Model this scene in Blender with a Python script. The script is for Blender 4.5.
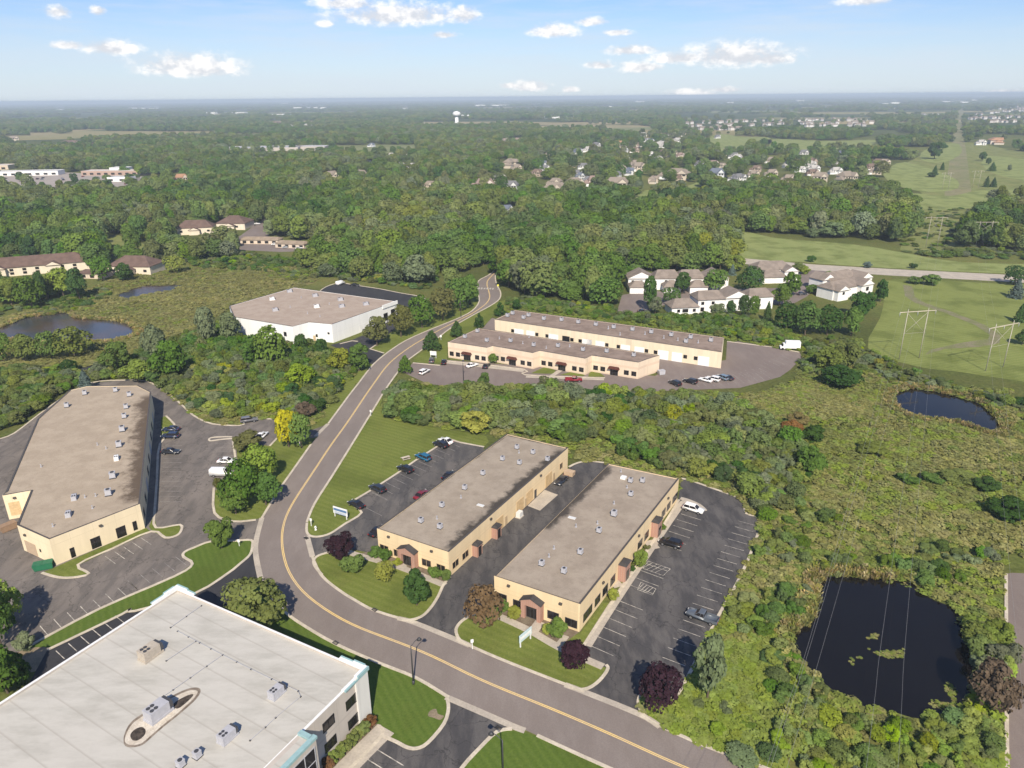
import bpy, bmesh, math, random
import numpy as np
from mathutils import Vector, Matrix
R = math.radians
random.seed(7); rng = np.random.default_rng(7)
for o in list(bpy.data.objects): bpy.data.objects.remove(o)
sc = bpy.context.scene
col = sc.collection

# ------------------------------------------------------------------ camera
CW, CH, F, HZ, SL, H = 1024, 768, 740.0, 97.0, -0.0095, 88.0
ROLL = math.atan(SL); PITCH = math.atan2((CH/2-HZ)*math.cos(ROLL), F)
cr, sr, cp, sp = math.cos(ROLL), math.sin(ROLL), math.cos(PITCH), math.sin(PITCH)
cd = bpy.data.cameras.new('camera'); cam = bpy.data.objects.new('camera', cd); col.objects.link(cam)
cd.sensor_width = 36; cd.lens = 36*F/CW; cd.clip_start = 0.5; cd.clip_end = 90000
down = Vector((0, -sp, -cp)); fwd = Vector((0, cp, -sp)); ex = Vector((1, 0, 0))
xa = cr*ex - sr*down; ya = -(sr*ex + cr*down); za = -fwd
cam.matrix_world = Matrix(((xa.x, ya.x, za.x, 0), (xa.y, ya.y, za.y, 0), (xa.z, ya.z, za.z, H), (0, 0, 0, 1)))
sc.camera = cam

# ------------------------------------------------------------------ sun, sky, exposure
SUN_EL, SUN_AZ = 41.0, 176.8
sd = bpy.data.lights.new('sun', 'SUN'); sun = bpy.data.objects.new('sun', sd); col.objects.link(sun)
sd.energy = 4.1; sd.angle = R(0.55); sd.color = (1.0, 0.90, 0.74)
sun.location = (0, -50, 150)
sdir = Vector((math.sin(R(SUN_AZ))*math.cos(R(SUN_EL)), math.cos(R(SUN_AZ))*math.cos(R(SUN_EL)), math.sin(R(SUN_EL))))
sun.rotation_euler = (-sdir).to_track_quat('-Z', 'Y').to_euler()
sc.view_settings.view_transform = 'Standard'; sc.view_settings.look = 'None'
sc.view_settings.exposure = 0.66; sc.view_settings.gamma = 1.0
sc.view_settings.use_curve_mapping = False
HAZE = 1.4e-4
sc.cycles.max_bounces = 5; sc.cycles.diffuse_bounces = 2; sc.cycles.glossy_bounces = 2
sc.cycles.transmission_bounces = 2; sc.cycles.volume_bounces = 0; sc.cycles.transparent_max_bounces = 6
sc.cycles.sample_clamp_indirect = 4

def ray(px, py):
    u, v = px-CW/2, py-CH/2
    x, y = u*cr+v*sr, -u*sr+v*cr
    return np.array([x, F*cp-y*sp, -F*sp-y*cp])
def G(px, py, z=0.0):
    r = ray(px, py); t = (z-H)/r[2]
    return Vector((r[0]*t, r[1]*t, z))
def PX(x, y, z):
    x = np.asarray(x, float); y = np.asarray(y, float); z = np.asarray(z, float)-H
    dx = x; dn = -y*sp-z*cp; df = y*cp-z*sp
    lu, lv = F*dx/df, F*dn/df
    return CW/2+lu*cr-lv*sr, CH/2+lu*sr+lv*cr
def top_h(bx, by, ty):
    b = G(bx, by); r = ray(bx, ty); t = math.hypot(b.x, b.y)/math.hypot(r[0], r[1])
    return H+r[2]*t
def scale_at(bx, by):
    b = G(bx, by); return F/(b.y*cp+H*sp)       # pixels per metre
def on_wall(px, py, A, B):
    d = Vector((B.x-A.x, B.y-A.y)); L = d.length; d /= L; n = Vector((-d.y, d.x))
    r = ray(px, py); t = (A.x*n.x+A.y*n.y)/(r[0]*n.x+r[1]*n.y)
    return (r[0]*t-A.x)*d.x+(r[1]*t-A.y)*d.y, H+r[2]*t

# ------------------------------------------------------------------ node helpers
class NT:
    def __init__(s, tree): s.t = tree; s.n = tree.nodes; s.l = tree.links
    def new(s, typ, **kw):
        nd = s.n.new(typ)
        for k, v in kw.items():
            if k.startswith('_'): setattr(nd, k[1:], v)
        return nd
    def put(s, sock, v):
        if isinstance(v, bpy.types.NodeSocket): s.l.new(v, sock)
        elif isinstance(v, (tuple, list)) and len(v) == 3 and sock.type == 'RGBA': sock.default_value = (*v, 1)
        else: sock.default_value = v
    def math(s, op, a, b=0.0, clamp=False):
        nd = s.new('ShaderNodeMath', _operation=op, _use_clamp=clamp); s.put(nd.inputs[0], a); s.put(nd.inputs[1], b); return nd.outputs[0]
    def mix(s, f, a, b, blend='MIX'):
        nd = s.new('ShaderNodeMix', _data_type='RGBA', _blend_type=blend); s.put(nd.inputs[0], f); s.put(nd.inputs[6], a); s.put(nd.inputs[7], b); return nd.outputs[2]
    def noise(s, vec, scale, detail=3, rough=.55):
        nd = s.new('ShaderNodeTexNoise'); s.put(nd.inputs['Scale'], scale); nd.inputs['Detail'].default_value = detail; nd.inputs['Roughness'].default_value = rough
        if vec is not None: s.l.new(vec, nd.inputs['Vector'])
        return nd.outputs['Fac']
    def ramp(s, f, a, b, lo=0.0, hi=1.0):
        nd = s.new('ShaderNodeMapRange'); nd.clamp = True; nd.interpolation_type = 'SMOOTHSTEP'
        s.put(nd.inputs[0], f); s.put(nd.inputs[1], a); s.put(nd.inputs[2], b); s.put(nd.inputs[3], lo); s.put(nd.inputs[4], hi); return nd.outputs[0]
    def pos(s): return s.new('ShaderNodeNewGeometry').outputs['Position']
    def mapped(s, vec, scale=(1, 1, 1), rot=0.0, loc=(0, 0, 0)):
        nd = s.new('ShaderNodeMapping'); s.l.new(vec, nd.inputs[0]); nd.inputs['Scale'].default_value = scale; nd.inputs['Rotation'].default_value = (0, 0, rot); nd.inputs['Location'].default_value = loc; return nd.outputs[0]

# ------------------------------------------------------------------ world
w = bpy.data.worlds.new('World'); sc.world = w; w.use_nodes = True
T = NT(w.node_tree); T.n.clear()
sky = T.new('ShaderNodeTexSky'); sky.sky_type = 'NISHITA'; sky.sun_disc = False
sky.sun_elevation = R(SUN_EL); sky.sun_rotation = R(SUN_AZ); sky.altitude = 250; sky.air_density = 1.0; sky.dust_density = 0.3; sky.ozone_density = 3.0
SKY_K = 0.072
tc = T.new('ShaderNodeTexCoord'); sx = T.new('ShaderNodeSeparateXYZ'); T.l.new(tc.outputs['Generated'], sx.inputs[0])
az = T.math('ARCTAN2', sx.outputs[0], sx.outputs[1]); el = T.math('ARCSINE', sx.outputs[2])
cv = T.new('ShaderNodeCombineXYZ'); T.put(cv.inputs[0], az); T.put(cv.inputs[1], el)
wisp = T.noise(T.mapped(cv.outputs[0], (5, 42, 1), 0.06), 1.0, 6, .6)
wisp2 = T.noise(T.mapped(cv.outputs[0], (14, 120, 1), -0.05), 1.0, 5, .65)
fluff = T.noise(T.mapped(cv.outputs[0], (38, 60, 1)), 1.0, 7, .62)
fine = T.noise(T.mapped(cv.outputs[0], (120, 170, 1)), 1.0, 4, .6)
# (px, py, half width px, half height up, half height down)
CL = [(193, 70, 56, 17, 7), (112, 49, 27, 9, 6), (68, 46, 16, 5, 3), (58, 12, 12, 6, 6), (98, 11, 8, 5, 4), (398, 17, 72, 15, 9), (464, 15, 18, 9, 8),
      (345, 4, 34, 8, 6), (325, 24, 10, 4, 3), (444, 35, 16, 4, 3), (553, 33, 28, 10, 5), (592, 22, 18, 5, 4), (618, 33, 16, 4, 3), (632, 51, 30, 7, 4),
      (600, 66, 18, 6, 3), (641, 68, 26, 7, 5), (680, 59, 36, 8, 5), (735, 58, 62, 16, 9), (770, 60, 30, 9, 5), (530, 88, 24, 9, 4), (692, 93, 28, 5, 3),
      (726, 90, 18, 4, 3), (866, 1, 26, 5, 4), (510, 86, 12, 4, 3), (570, 90, 10, 4, 3), (1005, 93, 20, 4, 2)]
def px_dir(px, py):
    r = ray(px, py); r = r/np.linalg.norm(r); return math.atan2(r[0], r[1]), math.asin(r[2])
mask = None
for px, py, hw, hu, hd in CL:
    a0, e0 = px_dir(px, py); k = 1/F
    dx = T.math('MULTIPLY', T.math('SUBTRACT', az, a0), 1/(hw*k))
    de = T.math('SUBTRACT', el, e0)
    up = T.math('MULTIPLY', T.math('MAXIMUM', de, 0.0), 1/(hu*k)); dn = T.math('MULTIPLY', T.math('MINIMUM', de, 0.0), 1/(hd*k))
    dy = T.math('ADD', up, dn)
    q = T.math('SUBTRACT', 1.0, T.math('SQRT', T.math('ADD', T.math('MULTIPLY', dx, dx), T.math('MULTIPLY', dy, dy))))
    mask = q if mask is None else T.math('MAXIMUM', mask, q)
q = T.math('ADD', mask, T.math('MULTIPLY', T.math('SUBTRACT', fluff, 0.47), 1.35))
q = T.math('ADD', q, T.math('MULTIPLY', T.math('SUBTRACT', fine, 0.5), 0.7))
cm = T.ramp(q, 0.0, 0.72)
cm = T.math('MULTIPLY', cm, T.ramp(mask, -0.28, 0.05))
cirr = T.math('ADD', T.math('MULTIPLY', T.ramp(wisp, .38, .72), .50), T.math('MULTIPLY', T.ramp(wisp2, .45, .8), .16))
hazeband = T.ramp(el, 0.0, 0.13, 0.62, 0.0)
cirr = T.math('MULTIPLY', cirr, T.ramp(el, 0.25, 0.5, 1.0, 0.25))
skyc = T.new('ShaderNodeVectorMath', _operation='SCALE'); T.l.new(T.mix(1.0, sky.outputs[0], (.74, .855, 1.12), 'MULTIPLY'), skyc.inputs[0]); skyc.inputs[3].default_value = SKY_K
base = T.mix(cirr, skyc.outputs[0], (.44, .495, .565))
base = T.mix(hazeband, base, (.46, .515, .575))
ccol = T.mix(T.ramp(fluff, .38, .62), (.47, .485, .52), (.74, .72, .70))
base = T.mix(T.math('MULTIPLY', cm, .92), base, ccol)
bg = T.new('ShaderNodeBackground'); T.l.new(base, bg.inputs[0]); bg.inputs[1].default_value = 1.0
wo = T.new('ShaderNodeOutputWorld'); T.l.new(bg.outputs[0], wo.inputs[0])

# ------------------------------------------------------------------ materials
MATS = {}
def newmat(name):
    m = bpy.data.materials.new(name); m.use_nodes = True; t = NT(m.node_tree); t.n.clear()
    out = t.new('ShaderNodeOutputMaterial'); MATS[name] = m
    return m, t, out
def pbsdf(t, out, colr, rough=.8, spec=.3, metal=0.0, normal=None):
    b = t.new('ShaderNodeBsdfPrincipled'); t.put(b.inputs['Base Color'], colr); t.put(b.inputs['Roughness'], rough)
    b.inputs['Specular IOR Level'].default_value = spec; b.inputs['Metallic'].default_value = metal
    if normal is not None: t.l.new(normal, b.inputs['Normal'])
    t.l.new(b.outputs[0], out.inputs[0]); return b
def bump(t, h, strength=.4, dist=.05):
    b = t.new('ShaderNodeBump'); b.inputs['Strength'].default_value = strength; b.inputs['Distance'].default_value = dist; t.l.new(h, b.inputs['Height']); return b.outputs[0]
def noisy(name, c1, c2, scale=.5, fine_scale=6.0, rough=.85, spec=.2, fine_amt=.5, bumpy=0.0, lo=.35, hi=.65):
    m, t, out = newmat(name); p = t.pos()
    f = t.ramp(t.noise(p, scale, 4), lo, hi); c = t.mix(f, c1, c2)
    f2 = t.noise(p, fine_scale, 2); c = t.mix(fine_amt, c, t.mix(t.ramp(f2, .3, .7), (.55, .55, .55), (1.0, 1.0, 1.0)), 'MULTIPLY')
    pbsdf(t, out, c, rough, spec, 0, bump(t, f2, bumpy) if bumpy else None); return m
def plain(name, c, rough=.6, spec=.3, metal=0.0, amt=.12, scale=2.0):
    m, t, out = newmat(name); p = t.new('ShaderNodeTexCoord').outputs['Object']
    f = t.noise(p, scale, 3); k = 1-amt
    pbsdf(t, out, t.mix(t.ramp(f, .3, .7), tuple(v*k for v in c), c), rough, spec, metal); return m

def m_ground():
    m, t, out = newmat('ground'); p = t.pos()
    a = t.ramp(t.noise(p, .03, 5, .6), .36, .64); b = t.ramp(t.noise(p, .11, 5, .65), .38, .66); c_ = t.noise(p, .9, 4, .65); d_ = t.ramp(t.noise(p, .0042, 3), .42, .58)
    c = t.mix(a, (.115, .135, .040), (.190, .180, .060)); c = t.mix(b, c, (.145, .170, .048))
    c = t.mix(t.math('MULTIPLY', d_, .5), c, (.055, .070, .022))
    c = t.mix(.7, c, t.mix(t.ramp(c_, .25, .75), (.42, .45, .42), (1.12, 1.1, 1.05)), 'MULTIPLY')
    # beyond a few kilometres: a patchwork of woods and fields
    sep = t.new('ShaderNodeSeparateXYZ'); t.l.new(p, sep.inputs[0])
    vor = t.new('ShaderNodeTexVoronoi'); t.l.new(t.mapped(p, (.0016, .0030, 1)), vor.inputs['Vector']); vor.inputs['Scale'].default_value = 1.0
    vc = t.new('ShaderNodeSeparateColor'); t.l.new(vor.outputs['Color'], vc.inputs[0])
    field = t.ramp(vc.outputs[0], .70, .74)
    farc = t.mix(t.ramp(t.noise(p, .004, 5, .7), .35, .65), (.032, .054, .018), (.072, .092, .030))
    farc = t.mix(field, farc, t.mix(vc.outputs[1], (.15, .17, .06), (.32, .26, .13)))
    c = t.mix(t.ramp(sep.outputs[1], 1300, 2300), c, farc)
    pbsdf(t, out, c, 1.0, .05, 0, bump(t, c_, .6, .15)); return m
m_ground()
def m_lawn(name, c1, c2, period, rot, dry=.15):
    m, t, out = newmat(name); p = t.pos()
    wv = t.new('ShaderNodeTexWave'); t.l.new(t.mapped(p, (1, 1, 1), rot), wv.inputs['Vector']); wv.inputs['Scale'].default_value = 1/period; wv.inputs['Distortion'].default_value = 2.2; wv.inputs['Detail'].default_value = 2; wv.inputs['Detail Scale'].default_value = .6
    c = t.mix(t.math('MULTIPLY', wv.outputs['Fac'], .55), c1, c2)
    n = t.noise(p, .22, 5, .65); c = t.mix(t.math('MULTIPLY', t.ramp(n, .48, .75), dry*4), c, (.15, .16, .045))
    n3 = t.noise(p, .07, 4, .6); c = t.mix(t.math('MULTIPLY', t.ramp(n3, .45, .65), .45), c, (.075, .10, .02))
    n2 = t.noise(p, 2.6, 4, .7); c = t.mix(.6, c, t.mix(t.ramp(n2, .25, .75), (.55, .58, .5), (1.1, 1.08, 1.0)), 'MULTIPLY')
    pbsdf(t, out, c, 1.0, .05, 0, bump(t, n2, .5, .06)); return m
m_lawn('lawn', (.150, .182, .040), (.200, .225, .064), 5.0, R(121), .16)
m_lawn('bank_grass', (.165, .225, .034), (.215, .265, .055), 9.0, R(40), .05)
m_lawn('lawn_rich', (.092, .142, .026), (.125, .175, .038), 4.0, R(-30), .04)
m_lawn('lawn_wide', (.195, .235, .068), (.265, .280, .100), 6.0, R(70), .12)
m_lawn('golf_grass', (.245, .285, .105), (.280, .310, .122), 40, R(10), .10)
m_lawn('rough_grass', (.205, .230, .082), (.255, .250, .105), 60, R(15), .22)
noisy('field_tan', (.36, .29, .15), (.28, .24, .11), .01, .1)
noisy('field_green', (.21, .22, .085), (.17, .19, .065), .01, .1)
noisy('corridor', (.25, .225, .115), (.185, .195, .075), .02, .15)
noisy('marsh_gold', (.22, .195, .068), (.165, .17, .052), .05, 1.0, fine_amt=.7)
noisy('mulch', (.16, .12, .085), (.22, .18, .13), .7, 5)
noisy('track', (.235, .21, .125), (.18, .19, .075), .2, 2)
noisy('dirt', (.30, .235, .16), (.22, .18, .12), .4, 4)
def m_asphalt(name, c1, c2, streak=.5, cracks=True, rot=0.0):
    m, t, out = newmat(name); p = t.pos()
    n = t.ramp(t.noise(t.mapped(p, (.6, .18, 1), rot), .55, 6, .68), .38, .62); n2 = t.noise(p, 5, 3, .7); n3 = t.ramp(t.noise(p, .06, 3), .35, .65)
    c = t.mix(t.math('MULTIPLY', n, streak), c1, c2); c = t.mix(t.math('MULTIPLY', n3, .35), c, tuple(v*.72 for v in c1))
    c = t.mix(.6, c, t.mix(t.ramp(n2, .25, .75), (.78, .78, .78), (1.1, 1.1, 1.1)), 'MULTIPLY')
    if cracks:
        v = t.new('ShaderNodeTexVoronoi', _feature='DISTANCE_TO_EDGE'); v.inputs['Scale'].default_value = .16
        wob = t.new('ShaderNodeVectorMath', _operation='ADD'); t.l.new(p, wob.inputs[0])
        nz = t.new('ShaderNodeTexNoise'); nz.inputs['Scale'].default_value = .5; nz.inputs['Detail'].default_value = 4; t.l.new(p, nz.inputs['Vector'])
        s4 = t.new('ShaderNodeVectorMath', _operation='SCALE'); t.l.new(nz.outputs['Color'], s4.inputs[0]); s4.inputs[3].default_value = 4.0; t.l.new(s4.outputs[0], wob.inputs[1]); t.l.new(wob.outputs[0], v.inputs['Vector'])
        c = t.mix(t.math('MULTIPLY', t.ramp(v.outputs['Distance'], .0, .02, 1, 0), .75), c, tuple(q*.5 for q in c1))
    pbsdf(t, out, c, .9, .25, 0, bump(t, n2, .15, .02)); return m
m_asphalt('road', (.215, .180, .160), (.252, .216, .194), .6, False, R(25))
m_asphalt('lot_dark', (.064, .061, .063), (.165, .152, .142), .55, True, R(31))
m_asphalt('lot_worn', (.140, .124, .112), (.255, .220, .192), .62, True, R(-22))
m_asphalt('lot_brown', (.205, .165, .148), (.245, .205, .18), .6, False)
m_asphalt('lot_pale', (.34, .295, .26), (.42, .375, .335), .6, False)
m_asphalt('lot_mid', (.082, .078, .078), (.185, .165, .148), .6, True, R(31))
m_asphalt('lot_new', (.038, .038, .043), (.055, .054, .056), .6, False)
noisy('concrete', (.50, .44, .36), (.42, .37, .31), .3, 3, .85, .2, .35)
noisy('kerb', (.62, .55, .44), (.50, .44, .35), .4, 3, .85, .2, .35)
noisy('paint_white', (.62, .57, .49), (.30, .28, .25), .9, 4, .7, .2, .4, 0, .40, .62)
noisy('paint_faded', (.38, .355, .33), (.20, .185, .175), .7, 4, .8, .2, .4)
noisy('paint_yellow', (.82, .58, .22), (.74, .54, .26), .2, 3, .7, .2, .25)
def m_water():
    m, t, out = newmat('water'); p = t.pos(); n = t.noise(p, .9, 3)
    pbsdf(t, out, (.007, .006, .006), .04, .28, 0, bump(t, n, .06, .05)); return m
m_water()
def m_water2():
    m, t, out = newmat('water_muddy'); p = t.pos(); n = t.noise(p, .9, 3); k = t.ramp(t.noise(p, .05, 3), .42, .6)
    pbsdf(t, out, t.mix(k, (.075, .050, .036), (.045, .045, .052)), .22, .6, 0, bump(t, n, .05, .05)); return m
m_water2()
noisy('algae', (.16, .17, .05), (.08, .10, .03), .8, 4)

def m_wall(name, c, band=None, amt=.10):
    m, t, out = newmat(name); p = t.pos(); n = t.noise(t.mapped(p, (1, 1, .18)), .6, 4); f = t.noise(p, 7, 2)
    cc = t.mix(t.ramp(n, .3, .7), tuple(v*(1-amt) for v in c), c)
    ax = R(30.5); uv = t.new('ShaderNodeSeparateXYZ'); t.l.new(t.mapped(p, (1, 1, 1), ax), uv.inputs[0]); st = t.noise(t.mapped(p, (1.2, 1.2, .05)), 1.0, 3)
    jn = None
    for k_, per in ((0, 6.1), (1, 4.4)):
        q_ = t.math('LESS_THAN', t.math('FRACT', t.math('DIVIDE', uv.outputs[k_], per)), .045/per*1.6); jn = q_ if jn is None else t.math('MAXIMUM', jn, q_)
    cc = t.mix(t.math('MULTIPLY', jn, .35), cc, tuple(v*.55 for v in c)); cc = t.mix(t.math('MULTIPLY', t.ramp(st, .55, .8), .28), cc, tuple(v*.70 for v in c))
    if band:
        sep = t.new('ShaderNodeSeparateXYZ'); t.l.new(p, sep.inputs[0])
        for z0, z1, bc in band:
            k = t.math('MULTIPLY', t.math('GREATER_THAN', sep.outputs[2], z0), t.math('LESS_THAN', sep.outputs[2], z1)); cc = t.mix(k, cc, bc)
    pbsdf(t, out, cc, .85, .2, 0, bump(t, f, .1, .02)); return m
m_wall('wall_gold', (.76, .60, .375), [(2.95, 3.07, (.65, .50, .31)), (3.78, 3.9, (.67, .52, .32))])
m_wall('wall_cream', (.78, .66, .46), [(4.5, 4.62, (.68, .57, .39))])
m_wall('wall_pinkcream', (.73, .60, .46), [(3.3, 4.1, (.64, .50, .375)), (.0, .5, (.60, .48, .37))])
m_wall('wall_rearcream', (.76, .65, .48), None)
m_wall('wall_white', (.82, .82, .80), [(3.6, 3.68, (.70, .71, .71))], .06)
m_wall('wall_panel', (.50, .45, .40), [(4.35, 4.6, (.42, .375, .335))])
m_wall('wall_panel_white', (.68, .665, .63), None, .06)
m_wall('house_white', (.80, .79, .77), None, .06)
m_wall('house_tan', (.62, .52, .42), None, .08)
m_wall('house_brick', (.42, .30, .24), None, .08)
m_wall('house_cream', (.70, .62, .50), None, .08)
def m_brick(name, c1, c2):
    m, t, out = newmat(name); p = t.pos()
    b = t.new('ShaderNodeTexBrick'); b.inputs['Scale'].default_value = 3.2; t.put(b.inputs['Color1'], c1); t.put(b.inputs['Color2'], c2); t.put(b.inputs['Mortar'], (.42, .36, .32))
    t.l.new(t.mapped(p, (1, 1, 1)), b.inputs['Vector']); pbsdf(t, out, b.outputs[0], .85, .2); return m
m_brick('brick', (.42, .22, .16), (.34, .17, .12))
def m_roof(name, c1, c2, edge=None, ew=2.0):
    """flat ballast / felt roof, with an optional soot stain along the line edge=(A,B)"""
    m, t, out = newmat(name); p = t.pos()
    n = t.ramp(t.noise(p, .25, 6, .65), .35, .65); f = t.noise(p, 5, 3, .7); g = t.ramp(t.noise(p, 1.1, 4), .52, .74)
    c = t.mix(n, c1, c2); c = t.mix(t.math('MULTIPLY', g, .25), c, tuple(v*.62 for v in c1))
    c = t.mix(.55, c, t.mix(t.ramp(f, .25, .75), (.80, .80, .80), (1.1, 1.1, 1.1)), 'MULTIPLY')
    if edge:
        for A, B, wd, cs in edge:
            d = (B-A).normalized(); nn = Vector((-d.y, d.x, 0))
            sub = t.new('ShaderNodeVectorMath', _operation='SUBTRACT'); t.l.new(p, sub.inputs[0]); sub.inputs[1].default_value = A
            dt = t.new('ShaderNodeVectorMath', _operation='DOT_PRODUCT'); t.l.new(sub.outputs[0], dt.inputs[0]); dt.inputs[1].default_value = nn
            al = t.new('ShaderNodeVectorMath', _operation='DOT_PRODUCT'); t.l.new(sub.outputs[0], al.inputs[0]); al.inputs[1].default_value = d/(B-A).length
            dist = t.math('ABSOLUTE', dt.outputs['Value'])
            wob = t.math('MULTIPLY', t.math('SUBTRACT', t.noise(p, .28, 5, .7), .5), wd*2.6)
            k = t.ramp(t.math('ADD', dist, wob), wd*.35, wd*1.15, 1, 0)
            k = t.math('MULTIPLY', k, t.math('MULTIPLY', t.ramp(al.outputs['Value'], .0, .05), t.ramp(al.outputs['Value'], .93, 1.0, 1, 0)))
            c = t.mix(t.math('MULTIPLY', k, .86), c, cs)
    pbsdf(t, out, c, .95, .1, 0, bump(t, f, .2, .02)); return m
def m_shingle(name, c):
    m, t, out = newmat(name); p = t.pos(); n = t.ramp(t.noise(p, .35, 4), .35, .65); f = t.noise(t.mapped(p, (1, 1, 4)), 2.5, 3, .7)
    cc = t.mix(n, c, tuple(v*.78 for v in c)); cc = t.mix(.6, cc, t.mix(t.ramp(f, .25, .75), (.72, .72, .72), (1.1, 1.1, 1.1)), 'MULTIPLY')
    pbsdf(t, out, cc, .95, .1); return m
m_shingle('shingle_taupe', (.27, .225, .19)); m_shingle('shingle_brown', (.165, .112, .092)); m_shingle('shingle_grey', (.20, .20, .215)); m_shingle('shingle_dark', (.07, .065, .065))
m_shingle('shingle_tan', (.34, .27, .20)); m_shingle('shingle_pink', (.36, .235, .20)); m_shingle('shingle_orange', (.42, .22, .13)); m_shingle('awning_brown', (.12, .045, .035))
m_shingle('shingle_blue', (.16, .19, .25))
def m_membrane():
    m, t, out = newmat('membrane'); p = t.pos(); q = t.mapped(p, (1, 1, 1), R(31))
    w1 = t.new('ShaderNodeTexWave', _wave_profile='SAW'); t.l.new(q, w1.inputs['Vector']); w1.bands_direction = 'Y'; w1.inputs['Scale'].default_value = .085; w1.inputs['Distortion'].default_value = .0
    seam = t.ramp(w1.outputs['Fac'], .0, .10, 1, 0)
    n = t.ramp(t.noise(t.mapped(p, (.3, 1, 1), R(31)), .5, 6, .7), .35, .7); n2 = t.ramp(t.noise(p, .16, 4), .4, .65); f = t.noise(p, 4, 3)
    c = t.mix(n, (.51, .49, .442), (.405, .388, .345)); c = t.mix(t.math('MULTIPLY', n2, .5), c, (.52, .495, .45)); c = t.mix(t.math('MULTIPLY', seam, .5), c, (.33, .30, .26))
    c = t.mix(.3, c, t.mix(f, (.8, .8, .8), (1.05, 1.05, 1.05)), 'MULTIPLY')
    pbsdf(t, out, c, .7, .25); return m
m_membrane()
plain('white_metal', (.80, .80, .79), .5, .4); plain('wire', (.30, .30, .30), .6); plain('grey_metal', (.42, .44, .47), .45, .4, .3); plain('unit_grey', (.44, .44, .47), .5, .4); plain('dark_metal', (.06, .06, .065), .5, .4)
plain('black', (.012, .012, .013), .6, .3); plain('coping_dark', (.085, .075, .068), .6); plain('teal_trim', (.30, .46, .47), .5); plain('green_bin', (.02, .14, .07), .5, .4)
plain('door_white', (.84, .84, .83), .6); plain('door_cream', (.64, .46, .25), .6, amt=.2); plain('wood_pole', (.46, .42, .36), .8); plain('pale_wood', (.48, .36, .25), .8); plain('frame_tan', (.50, .38, .24), .6)
plain('skylight', (.70, .70, .68), .3, .5); plain('sign_blue', (.10, .19, .36), .5); plain('sign_pale', (.55, .68, .70), .4); plain('yellow_sign', (.75, .65, .05), .5); plain('bark', (.11, .085, .06), .9); plain('tyre', (.015, .015, .016), .8); plain('wheel_rim', (.35, .35, .36), .35, .5, .6); plain('lamp_red', (.35, .02, .015), .3); plain('lamp_clear', (.7, .7, .7), .2); plain('rust', (.30, .20, .13), .8)
def m_glass():
    m, t, out = newmat('glass'); pbsdf(t, out, (.018, .016, .017), .06, .5); return m
m_glass()
def m_paint():
    m, t, out = newmat('car_paint'); oi = t.new('ShaderNodeObjectInfo'); b = pbsdf(t, out, oi.outputs['Color'], .28, .5); b.inputs['Coat Weight'].default_value = .6; return m
m_paint()
def m_objcol(name, rough):
    m, t, out = newmat(name); oi = t.new('ShaderNodeObjectInfo'); p = t.pos(); n = t.noise(p, 1.4, 3)
    pbsdf(t, out, t.mix(.4, oi.outputs['Color'], t.mix(n, (.7, .7, .7), (1.1, 1.1, 1.1)), 'MULTIPLY'), rough, .15); return m
m_objcol('house_paint', .8); m_objcol('house_roof', .95)
def m_leaf(name, vary, fixed=None):
    m, t, out = newmat(name); oi = t.new('ShaderNodeObjectInfo'); at = t.new('ShaderNodeAttribute'); at.attribute_name = 'tint'
    c = oi.outputs['Color']; r = oi.outputs['Random']
    if fixed:
        cn = t.new('ShaderNodeRGB'); cn.outputs[0].default_value = (*fixed, 1); c = cn.outputs[0]
    hs = t.new('ShaderNodeHueSaturation'); t.l.new(c, hs.inputs['Color'])
    t.put(hs.inputs['Hue'], t.math('ADD', .5-.022*vary, t.math('MULTIPLY', r, .044*vary))); t.put(hs.inputs['Saturation'], t.math('ADD', 1.06-.22*vary, t.math('MULTIPLY', t.math('FRACT', t.math('MULTIPLY', r, 7.31)), .34*vary)))
    t.put(hs.inputs['Value'], t.math('MULTIPLY', t.math('ADD', 1-.28*vary, t.math('MULTIPLY', t.math('FRACT', t.math('MULTIPLY', r, 17.7)), .58*vary)), t.math('ADD', .64, t.math('MULTIPLY', at.outputs['Fac'], .9))))
    d = t.new('ShaderNodeBsdfDiffuse'); t.l.new(hs.outputs[0], d.inputs[0]); tr = t.new('ShaderNodeBsdfTranslucent'); t.l.new(hs.outputs[0], tr.inputs[0])
    mx = t.new('ShaderNodeMixShader'); mx.inputs[0].default_value = .22; t.l.new(d.outputs[0], mx.inputs[1]); t.l.new(tr.outputs[0], mx.inputs[2]); t.l.new(mx.outputs[0], out.inputs[0]); return m
m_leaf('leaf', .45); m_leaf('leaf_wild', 1.0)
M = MATS

# ------------------------------------------------------------------ object helpers
def link(name, mesh, m=None, parent=None, shift=None):
    o = bpy.data.objects.new(name, mesh); col.objects.link(o)
    if m is not None:
        for q in (m if isinstance(m, (list, tuple)) else [m]): mesh.materials.append(q)
    if parent is not None:
        o.parent = parent
        root = parent if parent.parent is None else None
        if shift is None and root is not None and root.type == 'EMPTY': o.location = -root.location
    return o
def from_bm(name, bm, m, parent=None, smooth=False, local=False):
    bmesh.ops.recalc_face_normals(bm, faces=bm.faces)
    me = bpy.data.meshes.new(name); bm.to_mesh(me); bm.free()
    if smooth:
        for p in me.polygons: p.use_smooth = True
    return link(name, me, m, parent, True if local else None)
def tag(o, label=None, cat=None, group=None, kind=None):
    for k, v in (('label', label), ('category', cat), ('group', group), ('kind', kind)):
        if v: o[k] = v
    return o
def thing(name, label, cat, loc=(0, 0, 0), group=None, rz=0.0):
    o = bpy.data.objects.new(name, None); col.objects.link(o); o.location = loc; o.rotation_euler = (0, 0, rz); o.empty_display_size = .5
    return tag(o, label, cat, group)
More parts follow.
